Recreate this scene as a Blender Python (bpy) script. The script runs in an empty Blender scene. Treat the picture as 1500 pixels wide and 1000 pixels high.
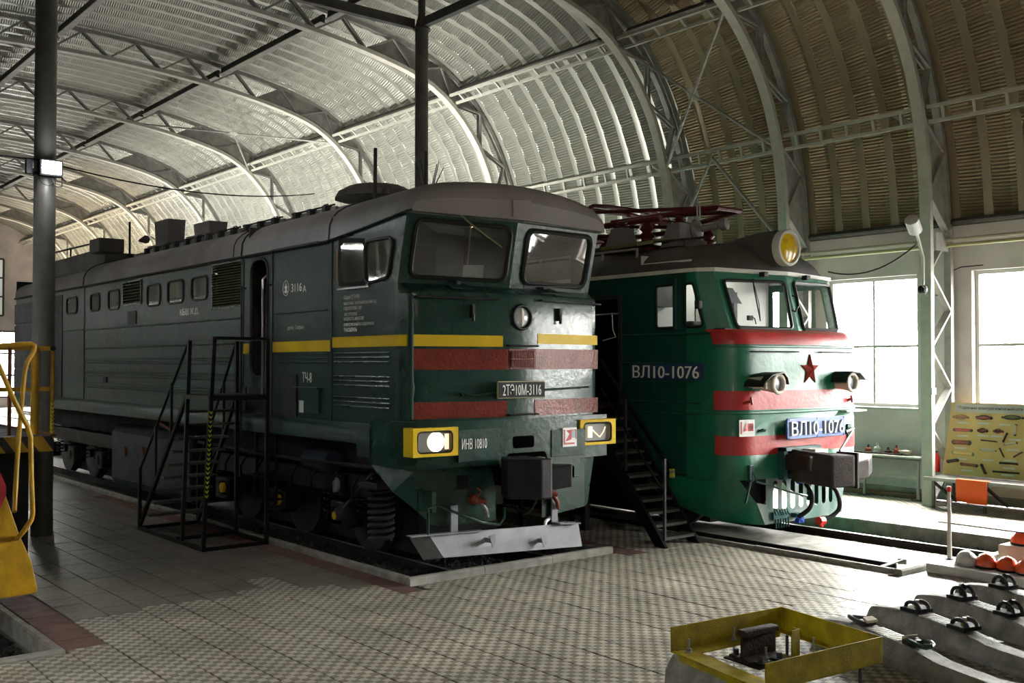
import bpy, bmesh, math, random
from mathutils import Vector, Matrix

random.seed(7)
SC = bpy.context.scene
C = SC.collection
R = math.radians
V = Vector

# ------------------------------------------------------------------ camera
YAW, PITCH, FPX, CAMH = R(39.35), math.atan(32 / 1510), 1510.0, 2.5
cd = bpy.data.cameras.new('camera')
cd.sensor_width = 36.0
cd.lens = FPX / 1500 * 36.0
cd.clip_end = 400
cam = bpy.data.objects.new('camera', cd)
C.objects.link(cam)
cam.location = (0, 0, CAMH)
cam.rotation_euler = (math.pi / 2 + PITCH, 0, -YAW)
SC.camera = cam

# ------------------------------------------------------------------ view, world, lights
SKY_HORIZON = 62.0
SC.view_settings.view_transform = 'Standard'
SC.view_settings.look = 'None'
SC.view_settings.gamma = 1.0
SC.view_settings.use_curve_mapping = False
SC.view_settings.exposure = 0.35
cy = SC.cycles
cy.use_denoising = True
cy.max_bounces = 6
cy.diffuse_bounces = 3
cy.glossy_bounces = 3
cy.transmission_bounces = 4
cy.transparent_max_bounces = 8
cy.caustics_reflective = False
cy.caustics_refractive = False
cy.sample_clamp_indirect = 4.0

W = bpy.data.worlds.new('world')
SC.world = W
W.use_nodes = True
wn = W.node_tree
_g = wn.nodes.new('ShaderNodeNewGeometry')
_s = wn.nodes.new('ShaderNodeSeparateXYZ')
wn.links.new(_g.outputs['Incoming'], _s.inputs[0])
_m = wn.nodes.new('ShaderNodeMath')          # overcast sky: three times brighter overhead than at the horizon
_m.operation = 'MULTIPLY'
_m.inputs[1].default_value = -1.0
wn.links.new(_s.outputs[2], _m.inputs[0])
_r = wn.nodes.new('ShaderNodeMapRange')
_r.inputs[1].default_value = 0.0
_r.inputs[2].default_value = 1.0
_r.inputs[3].default_value = SKY_HORIZON
_r.inputs[4].default_value = SKY_HORIZON * 3
wn.links.new(_m.outputs[0], _r.inputs[0])
_c = wn.nodes.new('ShaderNodeMath')          # pale ground outside below the horizon
_c.operation = 'LESS_THAN'
_c.inputs[1].default_value = 0.0
wn.links.new(_m.outputs[0], _c.inputs[0])
_x = wn.nodes.new('ShaderNodeMix')
wn.links.new(_c.outputs[0], _x.inputs[0])
wn.links.new(_r.outputs[0], _x.inputs[2])
_x.inputs[3].default_value = SKY_HORIZON * 0.15
wn.links.new(_x.outputs[0], wn.nodes['Background'].inputs[1])
wn.nodes['Background'].inputs[0].default_value = (1.0, 0.985, 0.955, 1)


def light(name, kind, loc, power, color, aim=None, size=0.3, size_y=None, spread=None, spot=None, blend=0.5):
    d = bpy.data.lights.new(name, kind)
    d.energy = power
    d.color = color
    if kind == 'AREA':
        d.shape = 'RECTANGLE'
        d.size = size
        d.size_y = size_y or size
        if spread:
            d.spread = R(spread)
    else:
        d.shadow_soft_size = size
    if kind == 'SPOT':
        d.spot_size = R(spot)
        d.spot_blend = blend
    o = bpy.data.objects.new(name, d)
    C.objects.link(o)
    o.location = loc
    if aim:
        o.rotation_euler = (V(aim) - V(loc)).to_track_quat('-Z', 'Y').to_euler()
    return o


COOL = (1.0, 0.985, 0.90)
WARM = (1.0, 0.84, 0.62)
# unseen lights added between the two tracks to brighten the shoulder of the vault
for i, yy in enumerate((20.5, 27.0, 33.0, 39.0, 45.0, 51.0)):
    light('vault_fill', 'AREA', (11.0, yy, 4.9), 200, COOL if i < 4 else WARM, (16.8, yy + 1.0, 8.6), 0.7, 0.35, spread=100)
light('vault_fill', 'AREA', (11.0, 57.0, 4.9), 200, WARM, (16.8, 58, 8.6), 0.7, 0.35, spread=100)
# floodlight on the near post, then out-of-view hall lamps added near the camera and over the locomotives
light('flood_beam', 'POINT', (4.25, 15.40, 5.25), 26, (0.93, 0.96, 1.0), size=0.10)
light('hall_lamp', 'SPOT', (3.6, 1.2, 7.0), 200, (1.0, 0.93, 0.84), (8.3, 10.0, 2.2), 0.25, spot=75, blend=0.9)
light('hall_lamp', 'SPOT', (5.4, 11.5, 9.6), 130, (1.0, 0.95, 0.90), (7.1, 14.0, 4.5), 0.3, spot=80, blend=0.9)
light('hall_lamp', 'SPOT', (5.6, 19.5, 9.6), 90, (1.0, 0.95, 0.90), (7.0, 20.5, 4.5), 0.3, spot=80, blend=0.9)
light('roof_fill', 'SPOT', (6.0, 3.0, 4.2), 230, WARM, (15.0, 12.0, 9.0), 0.3, spot=110, blend=0.9)  # unseen warm light added to brighten the near vault
light('cab_fill_light', 'POINT', (12.75, 10.0, 3.85), 30, (1.0, 0.98, 0.9), size=0.12)  # light added to brighten the electric locomotive's cab, no lamp known there


# ------------------------------------------------------------------ pixel -> point on a known plane (1500x1000 frame)
def ray(px, py):
    x = (px - 750) / FPX
    y = -(py - 500) / FPX
    f = math.cos(PITCH) - y * math.sin(PITCH)
    u = math.sin(PITCH) + y * math.cos(PITCH)
    return V((f * math.sin(YAW) + x * math.cos(YAW), f * math.cos(YAW) - x * math.sin(YAW), u))


def P(px, py, X=None, Y=None, Z=None):
    r = ray(px, py)
    t = X / r[0] if X is not None else (Y / r[1] if Y is not None else (Z - CAMH) / r[2])
    return V((r[0] * t, r[1] * t, CAMH + r[2] * t))


def proj(p):
    x, y, z = p[0], p[1], p[2] - CAMH
    f0 = x * math.sin(YAW) + y * math.cos(YAW)
    rr = x * math.cos(YAW) - y * math.sin(YAW)
    f = f0 * math.cos(PITCH) + z * math.sin(PITCH)
    u = -f0 * math.sin(PITCH) + z * math.cos(PITCH)
    return (750 + FPX * rr / f, 500 - FPX * u / f, f)


# ------------------------------------------------------------------ materials
MATS = {}


def mat(name, col, rough=0.5, metal=0.0, var=0.0, vscale=3.0, bump=0.0, bscale=40.0, spec=0.5, col2=None, coat=0.0, streak=False, detail=4.0):
    m = bpy.data.materials.new(name)
    m.use_nodes = True
    nt = m.node_tree
    b = nt.nodes['Principled BSDF']
    b.inputs['Base Color'].default_value = (*col, 1)
    b.inputs['Roughness'].default_value = rough
    b.inputs['Metallic'].default_value = metal
    b.inputs['Specular IOR Level'].default_value = spec
    if coat:
        b.inputs['Coat Weight'].default_value = coat
        b.inputs['Coat Roughness'].default_value = 0.12
    geo = nt.nodes.new('ShaderNodeNewGeometry')
    if var or col2:
        n = nt.nodes.new('ShaderNodeTexNoise')
        n.inputs['Scale'].default_value = vscale
        n.inputs['Detail'].default_value = detail
        if streak:
            mp = nt.nodes.new('ShaderNodeMapping')
            mp.inputs['Scale'].default_value = (1, 1, 0.18)
            nt.links.new(geo.outputs['Position'], mp.inputs[0])
            nt.links.new(mp.outputs[0], n.inputs['Vector'])
        else:
            nt.links.new(geo.outputs['Position'], n.inputs['Vector'])
        r = nt.nodes.new('ShaderNodeMapRange')
        r.inputs[1].default_value = 0.35
        r.inputs[2].default_value = 0.65
        nt.links.new(n.outputs[0], r.inputs[0])
        mx = nt.nodes.new('ShaderNodeMix')
        mx.data_type = 'RGBA'
        mx.inputs[6].default_value = (*col, 1)
        c2 = col2 or tuple(c * (1 - var) for c in col)
        mx.inputs[7].default_value = (*c2, 1)
        nt.links.new(r.outputs[0], mx.inputs[0])
        nt.links.new(mx.outputs[2], b.inputs['Base Color'])
        r2 = nt.nodes.new('ShaderNodeMapRange')
        r2.inputs[3].default_value = rough * 0.8
        r2.inputs[4].default_value = min(1, rough * 1.3)
        nt.links.new(n.outputs[0], r2.inputs[0])
        nt.links.new(r2.outputs[0], b.inputs['Roughness'])
    if bump:
        n2 = nt.nodes.new('ShaderNodeTexNoise')
        n2.inputs['Scale'].default_value = bscale
        n2.inputs['Detail'].default_value = 3
        nt.links.new(geo.outputs['Position'], n2.inputs['Vector'])
        bp = nt.nodes.new('ShaderNodeBump')
        bp.inputs['Strength'].default_value = bump
        bp.inputs['Distance'].default_value = 0.02
        nt.links.new(n2.outputs[0], bp.inputs['Height'])
        nt.links.new(bp.outputs[0], b.inputs['Normal'])
    MATS[name] = m
    return m


def emis(name, col, s, gloss=False):
    m = bpy.data.materials.new(name)
    m.use_nodes = True
    b = m.node_tree.nodes['Principled BSDF']
    b.inputs['Base Color'].default_value = (*col, 1)
    b.inputs['Emission Color'].default_value = (*col, 1)
    b.inputs['Emission Strength'].default_value = s
    MATS[name] = m
    return m


def glassmat(name, tint, mirror, rough=0.02, haze=0.0):
    m = bpy.data.materials.new(name)
    m.use_nodes = True
    nt = m.node_tree
    nt.nodes.remove(nt.nodes['Principled BSDF'])
    out = nt.nodes['Material Output']
    tr = nt.nodes.new('ShaderNodeBsdfTransparent')
    tr.inputs[0].default_value = (*tint, 1)
    gl = nt.nodes.new('ShaderNodeBsdfGlossy')
    gl.inputs['Roughness'].default_value = rough
    df = nt.nodes.new('ShaderNodeBsdfDiffuse')
    df.inputs[0].default_value = (0.5, 0.5, 0.48, 1)
    lw = nt.nodes.new('ShaderNodeLayerWeight')
    lw.inputs[0].default_value = 0.5
    pw = nt.nodes.new('ShaderNodeMath')
    pw.operation = 'POWER'
    pw.inputs[1].default_value = 4.0
    nt.links.new(lw.outputs['Facing'], pw.inputs[0])
    ma = nt.nodes.new('ShaderNodeMath')
    ma.operation = 'MULTIPLY_ADD'
    ma.inputs[1].default_value = 1 - mirror
    ma.inputs[2].default_value = mirror
    nt.links.new(pw.outputs[0], ma.inputs[0])
    m1 = nt.nodes.new('ShaderNodeMixShader')
    nt.links.new(ma.outputs[0], m1.inputs[0])
    nt.links.new(tr.outputs[0], m1.inputs[1])
    nt.links.new(gl.outputs[0], m1.inputs[2])
    m2 = nt.nodes.new('ShaderNodeMixShader')
    m2.inputs[0].default_value = haze
    nt.links.new(m1.outputs[0], m2.inputs[1])
    nt.links.new(df.outputs[0], m2.inputs[2])
    nt.links.new(m2.outputs[0], out.inputs[0])
    MATS[name] = m
    return m


M = MATS
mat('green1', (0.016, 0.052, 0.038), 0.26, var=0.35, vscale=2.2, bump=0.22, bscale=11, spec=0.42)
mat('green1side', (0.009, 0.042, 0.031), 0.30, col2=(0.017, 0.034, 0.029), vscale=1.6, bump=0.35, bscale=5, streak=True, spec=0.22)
mat('beadgreen', (0.020, 0.055, 0.043), 0.6, spec=0.15, bump=0.1)
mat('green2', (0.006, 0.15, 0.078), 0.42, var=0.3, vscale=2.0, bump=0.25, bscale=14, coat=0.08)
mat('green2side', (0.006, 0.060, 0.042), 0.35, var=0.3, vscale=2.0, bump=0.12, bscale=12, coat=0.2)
mat('red1', (0.21, 0.034, 0.020), 0.34, var=0.3, vscale=4, bump=0.4, bscale=26, spec=0.22)
mat('red2', (0.42, 0.022, 0.020), 0.40, var=0.2, vscale=3, bump=0.25, bscale=14, coat=0.1)
mat('star', (0.24, 0.020, 0.014), 0.35, bump=0.1)
mat('yellow', (0.82, 0.55, 0.008), 0.5, var=0.12, bump=0.08, spec=0.25)
mat('railyellow', (0.60, 0.33, 0.012), 0.36, var=0.3, vscale=6, bump=0.2, bscale=30)
mat('gaugeyellow', (0.44, 0.33, 0.004), 0.6, col2=(0.28, 0.21, 0.006), vscale=8, bump=0.3, bscale=60, spec=0.25)
mat('roofgrey', (0.22, 0.20, 0.195), 0.50, var=0.25, vscale=1.5, bump=0.15, bscale=7)
mat('roofgrey2', (0.070, 0.066, 0.056), 0.55, var=0.35, vscale=2.5, bump=0.1, bscale=9)
mat('trimwhite', (0.62, 0.62, 0.56), 0.5, var=0.15)
mat('black', (0.010, 0.010, 0.011), 0.45, var=0.4, vscale=6, bump=0.15, spec=0.2)
mat('blackpaint', (0.012, 0.012, 0.014), 0.33, var=0.2, bump=0.1, spec=0.2)
mat('dark', (0.018, 0.018, 0.018), 0.75, var=0.4, spec=0.2)
mat('interior', (0.035, 0.030, 0.026), 0.8, spec=0.2)
mat('cabwall', (0.30, 0.30, 0.27), 0.7, var=0.15)
mat('cabwhite', (0.62, 0.63, 0.60), 0.6, var=0.1)
mat('gun', (0.05, 0.05, 0.055), 0.5, metal=0.3, var=0.4, bump=0.2, spec=0.2)
mat('tank', (0.022, 0.028, 0.040), 0.38, var=0.3, spec=0.2)
mat('chrome', (0.45, 0.46, 0.46), 0.28, metal=0.9)
mat('plow', (0.30, 0.31, 0.34), 0.42, var=0.2, vscale=4, bump=0.15, bscale=60)
mat('brown', (0.032, 0.021, 0.017), 0.55, var=0.4, vscale=7, bump=0.3, spec=0.2)
mat('rust', (0.20, 0.055, 0.02), 0.6, var=0.4)
mat('valve', (0.24, 0.04, 0.018), 0.45)
mat('panto', (0.11, 0.018, 0.014), 0.45, var=0.3, spec=0.2)
mat('teal', (0.012, 0.075, 0.07), 0.35, var=0.3)
mat('rubber', (0.012, 0.012, 0.013), 0.55, spec=0.2)
mat('blueplate', (0.045, 0.11, 0.36), 0.42, var=0.15)
mat('blueplatedark', (0.02, 0.055, 0.115), 0.42, var=0.15)
mat('bluevalve', (0.01, 0.05, 0.35), 0.4)
mat('white', (0.80, 0.80, 0.77), 0.45, var=0.06)
mat('offwhite', (0.66, 0.62, 0.52), 0.5, var=0.12)
mat('letter', (0.88, 0.88, 0.82), 0.5)
mat('letterdim', (0.75, 0.77, 0.75), 0.6)
mat('plateblack', (0.012, 0.011, 0.012), 0.6, spec=0.2)
mat('platerim', (0.42, 0.40, 0.20), 0.5)
mat('signred', (0.50, 0.03, 0.04), 0.5)
mat('signgrey', (0.35, 0.36, 0.42), 0.5)
mat('steel', (0.40, 0.39, 0.36), 0.52, metal=0.15, var=0.25, vscale=5, bump=0.1)
mat('steellight', (0.62, 0.60, 0.53), 0.5, metal=0.05, var=0.15, vscale=5, bump=0.08)
mat('steeldark', (0.085, 0.08, 0.07), 0.6, var=0.3)
mat('poleg', (0.15, 0.145, 0.125), 0.48, metal=0.3, var=0.3, vscale=3, bump=0.1)
mat('plaster', (0.86, 0.79, 0.78), 0.85, var=0.2, vscale=1.2, bump=0.3, bscale=25)
mat('plasterdirty', (0.30, 0.29, 0.25), 0.9, var=0.4, vscale=3, bump=0.3, bscale=25)
mat('plasterleft', (0.14, 0.145, 0.135), 0.9, var=0.2, vscale=1.5, bump=0.3, bscale=25)  # plaster darkened so the unseen left and front walls bounce less light
mat('winframe', (0.55, 0.56, 0.50), 0.6)
mat('concrete', (0.34, 0.33, 0.29), 0.85, var=0.35, vscale=6, bump=0.4, bscale=50)
mat('concretedark', (0.16, 0.155, 0.14), 0.85, var=0.4, vscale=9, bump=0.5, bscale=45)
mat('sleeper', (0.27, 0.26, 0.23), 0.8, col2=(0.15, 0.145, 0.13), vscale=7, bump=0.5, bscale=60)
mat('ballast', (0.040, 0.038, 0.036), 0.8, var=0.6, vscale=20)
mat('ballast2', (0.15, 0.135, 0.115), 0.85, var=0.6, vscale=20)
mat('grout', (0.045, 0.042, 0.036), 0.95)
mat('redpaver', (0.17, 0.085, 0.068), 0.7, var=0.3, vscale=5, bump=0.3, bscale=60)
mat('orange', (0.85, 0.10, 0.008), 0.55, bump=0.1)
mat('helmorange', (0.75, 0.085, 0.012), 0.25, coat=0.5)
mat('helmwhite', (0.72, 0.72, 0.70), 0.3, coat=0.3)
mat('cream', (0.62, 0.56, 0.44), 0.6, var=0.05)
mat('board', (0.74, 0.55, 0.22), 0.65, var=0.1)
mat('olive', (0.16, 0.17, 0.06), 0.5, var=0.3)
mat('redbright', (0.55, 0.02, 0.01), 0.4)
mat('lensyellow', (0.80, 0.52, 0.01), 0.15, coat=0.6, var=0.35, vscale=8)
mat('gaskets', (0.014, 0.016, 0.015), 0.45, spec=0.2)
mat('wood', (0.16, 0.10, 0.05), 0.6, var=0.3)
mat('lensglass', (0.42, 0.44, 0.45), 0.12, coat=0.8)
mat('lensdark', (0.16, 0.17, 0.19), 0.35)
mat('apron', (0.22, 0.27, 0.25), 0.5, col2=(0.05, 0.13, 0.11), vscale=3)
mat('paleinsul', (0.70, 0.72, 0.62), 0.25, coat=0.4)
emis('dimpane', (0.9, 1.0, 0.9), 0.25)
emis('lampon', (1.0, 0.80, 0.52), 5.0)
emis('lampdim', (1.0, 0.80, 0.55), 0.9)
emis('floodlens', (0.90, 0.95, 1.0), 60)
glassmat('glass', (0.68, 0.70, 0.67), 0.30, 0.03, 0.02)
glassmat('glassclear', (0.88, 0.90, 0.88), 0.05, 0.02, 0.03)
glassmat('daypane', (0.97, 0.98, 0.97), 0.04, 0.05, 0.0)


# hazard stripes, chevrons, pavers, roof sheet get their own node set-ups
def stripes_mat(name, vec, period, c1, c2, duty=0.5, rough=0.5):
    m = bpy.data.materials.new(name)
    m.use_nodes = True
    nt = m.node_tree
    b = nt.nodes['Principled BSDF']
    b.inputs['Roughness'].default_value = rough
    g = nt.nodes.new('ShaderNodeNewGeometry')
    d = nt.nodes.new('ShaderNodeVectorMath')
    d.operation = 'DOT_PRODUCT'
    d.inputs[1].default_value = vec
    nt.links.new(g.outputs['Position'], d.inputs[0])
    a = nt.nodes.new('ShaderNodeMath')
    a.operation = 'DIVIDE'
    a.inputs[1].default_value = period
    nt.links.new(d.outputs['Value'], a.inputs[0])
    f = nt.nodes.new('ShaderNodeMath')
    f.operation = 'FRACT'
    nt.links.new(a.outputs[0], f.inputs[0])
    t = nt.nodes.new('ShaderNodeMath')
    t.operation = 'GREATER_THAN'
    t.inputs[1].default_value = duty
    nt.links.new(f.outputs[0], t.inputs[0])
    mx = nt.nodes.new('ShaderNodeMix')
    mx.data_type = 'RGBA'
    mx.inputs[6].default_value = (*c1, 1)
    mx.inputs[7].default_value = (*c2, 1)
    nt.links.new(t.outputs[0], mx.inputs[0])
    nt.links.new(mx.outputs[2], b.inputs['Base Color'])
    MATS[name] = m


mat('tapeyellow', (0.62, 0.66, 0.02), 0.5)
mat('void', (0.002, 0.002, 0.002), 1.0, spec=0.0)
stripes_mat('chevron', (0, 0.3, 1), 0.09, (0.75, 0.8, 0.05), (0.3, 0.32, 0.25), 0.6)
stripes_mat('hazard', (1, 0, 0.7), 0.26, (0.55, 0.33, 0.02), (0.012, 0.012, 0.012), 0.62)


def paver_mat(name, c1, c2, joint=None):
    m = bpy.data.materials.new(name)
    m.use_nodes = True
    nt = m.node_tree
    L = nt.links
    b = nt.nodes['Principled BSDF']
    b.inputs['Roughness'].default_value = 0.5
    b.inputs['Specular IOR Level'].default_value = 0.3
    g = nt.nodes.new('ShaderNodeNewGeometry')
    ck = nt.nodes.new('ShaderNodeTexChecker')
    ck.inputs['Scale'].default_value = 14.2857     # 7 cm squares
    mp = nt.nodes.new('ShaderNodeMapping')
    mp.inputs['Location'].default_value = (0.003, 0.002, 0.031)
    L.new(g.outputs['Position'], mp.inputs[0])
    L.new(mp.outputs[0], ck.inputs[0])
    n = nt.nodes.new('ShaderNodeTexNoise')
    n.inputs['Scale'].default_value = 1.3
    n.inputs['Detail'].default_value = 6
    L.new(g.outputs['Position'], n.inputs['Vector'])
    n3 = nt.nodes.new('ShaderNodeTexNoise')
    n3.inputs['Scale'].default_value = 11
    L.new(g.outputs['Position'], n3.inputs['Vector'])
    mx = nt.nodes.new('ShaderNodeMix')
    mx.data_type = 'RGBA'
    mx.inputs[6].default_value = (*c1, 1)
    mx.inputs[7].default_value = (*c2, 1)
    L.new(ck.outputs['Fac'], mx.inputs[0])
    mul = nt.nodes.new('ShaderNodeMix')
    mul.data_type = 'RGBA'
    mul.blend_type = 'MULTIPLY'
    mul.inputs[0].default_value = 1
    L.new(mx.outputs[2], mul.inputs[6])
    cr = nt.nodes.new('ShaderNodeMapRange')
    cr.inputs[1].default_value = 0.3
    cr.inputs[2].default_value = 0.7
    cr.inputs[3].default_value = 0.72
    cr.inputs[4].default_value = 1.15
    L.new(n.outputs[0], cr.inputs[0])
    cr3 = nt.nodes.new('ShaderNodeMapRange')
    cr3.inputs[1].default_value = 0.3
    cr3.inputs[2].default_value = 0.7
    cr3.inputs[3].default_value = 0.85
    cr3.inputs[4].default_value = 1.12
    L.new(n3.outputs[0], cr3.inputs[0])
    mm = nt.nodes.new('ShaderNodeMath')
    mm.operation = 'MULTIPLY'
    L.new(cr.outputs[0], mm.inputs[0])
    L.new(cr3.outputs[0], mm.inputs[1])
    oi = nt.nodes.new('ShaderNodeObjectInfo')
    ra = nt.nodes.new('ShaderNodeMapRange')
    ra.inputs[3].default_value = 0.9
    ra.inputs[4].default_value = 1.1
    L.new(oi.outputs['Random'], ra.inputs[0])
    m4 = nt.nodes.new('ShaderNodeMath')
    m4.operation = 'MULTIPLY'
    L.new(mm.outputs[0], m4.inputs[0])
    L.new(ra.outputs[0], m4.inputs[1])
    L.new(m4.outputs[0], mul.inputs[7])
    L.new(mul.outputs[2], b.inputs['Base Color'])
    # fine grooves, running one way on the light squares and the other way on the dark ones
    sx = nt.nodes.new('ShaderNodeSeparateXYZ')
    L.new(g.outputs['Position'], sx.inputs[0])
    mxd = nt.nodes.new('ShaderNodeMix')
    L.new(ck.outputs['Fac'], mxd.inputs[0])
    L.new(sx.outputs[0], mxd.inputs[2])
    L.new(sx.outputs[1], mxd.inputs[3])
    fr = nt.nodes.new('ShaderNodeMath')
    fr.operation = 'MULTIPLY'
    fr.inputs[1].default_value = 2 * math.pi / 0.014
    L.new(mxd.outputs[0], fr.inputs[0])
    si = nt.nodes.new('ShaderNodeMath')
    si.operation = 'SINE'
    L.new(fr.outputs[0], si.inputs[0])
    bp = nt.nodes.new('ShaderNodeBump')
    bp.inputs['Strength'].default_value = 0.2
    bp.inputs['Distance'].default_value = 0.002
    L.new(si.outputs[0], bp.inputs['Height'])
    L.new(bp.outputs[0], b.inputs['Normal'])
    MATS[name] = m


paver_mat('paver', (0.50, 0.465, 0.38), (0.20, 0.182, 0.146))

paver_mat('pavershaded', (0.19, 0.172, 0.14), (0.16, 0.145, 0.118))


def sheet_mat(name, col):
    m = bpy.data.materials.new(name)
    m.use_nodes = True
    nt = m.node_tree
    L = nt.links
    b = nt.nodes['Principled BSDF']
    b.inputs['Roughness'].default_value = 0.36
    b.inputs['Metallic'].default_value = 0.6
    uv = nt.nodes.new('ShaderNodeUVMap')
    uv.uv_map = 'u'
    sx = nt.nodes.new('ShaderNodeSeparateXYZ')
    L.new(uv.outputs[0], sx.inputs[0])
    a = nt.nodes.new('ShaderNodeMath')
    a.operation = 'MULTIPLY'
    a.inputs[1].default_value = 2 * math.pi / 0.055
    L.new(sx.outputs[0], a.inputs[0])
    s = nt.nodes.new('ShaderNodeMath')
    s.operation = 'SINE'
    L.new(a.outputs[0], s.inputs[0])
    a2 = nt.nodes.new('ShaderNodeMath')
    a2.operation = 'MULTIPLY'
    a2.inputs[1].default_value = 2 * math.pi / 0.44
    L.new(sx.outputs[0], a2.inputs[0])
    s2 = nt.nodes.new('ShaderNodeMath')
    s2.operation = 'SINE'
    L.new(a2.outputs[0], s2.inputs[0])
    ad = nt.nodes.new('ShaderNodeMath')
    ad.operation = 'MULTIPLY_ADD'
    ad.inputs[1].default_value = 1.6
    L.new(s2.outputs[0], ad.inputs[0])
    L.new(s.outputs[0], ad.inputs[2])
    g = nt.nodes.new('ShaderNodeMath')
    g.operation = 'MULTIPLY'
    L.new(ad.outputs[0], g.inputs[0])
    L.new(sx.outputs[1], g.inputs[1])      # v = 1 where the sheet is crimped, 0 on the smooth flanks
    bp = nt.nodes.new('ShaderNodeBump')
    bp.inputs['Strength'].default_value = 0.75
    bp.inputs['Distance'].default_value = 0.012
    L.new(g.outputs[0], bp.inputs['Height'])
    L.new(bp.outputs[0], b.inputs['Normal'])
    ge = nt.nodes.new('ShaderNodeNewGeometry')
    n = nt.nodes.new('ShaderNodeTexNoise')
    n.inputs['Scale'].default_value = 1.1
    n.inputs['Detail'].default_value = 4
    L.new(ge.outputs['Position'], n.inputs['Vector'])
    mx = nt.nodes.new('ShaderNodeMix')
    mx.data_type = 'RGBA'
    mx.inputs[6].default_value = (*col, 1)
    mx.inputs[7].default_value = (*[c * 0.72 for c in col], 1)
    L.new(n.outputs[0], mx.inputs[0])
    L.new(mx.outputs[2], b.inputs['Base Color'])
    MATS[name] = m


sheet_mat('sheet', (0.52, 0.52, 0.465))
sheet_mat('sheetwarm', (0.46, 0.38, 0.25))  # same sheet tinted brown for the warm dim light in the near bays


# ------------------------------------------------------------------ mesh building
OFF = {}


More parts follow.
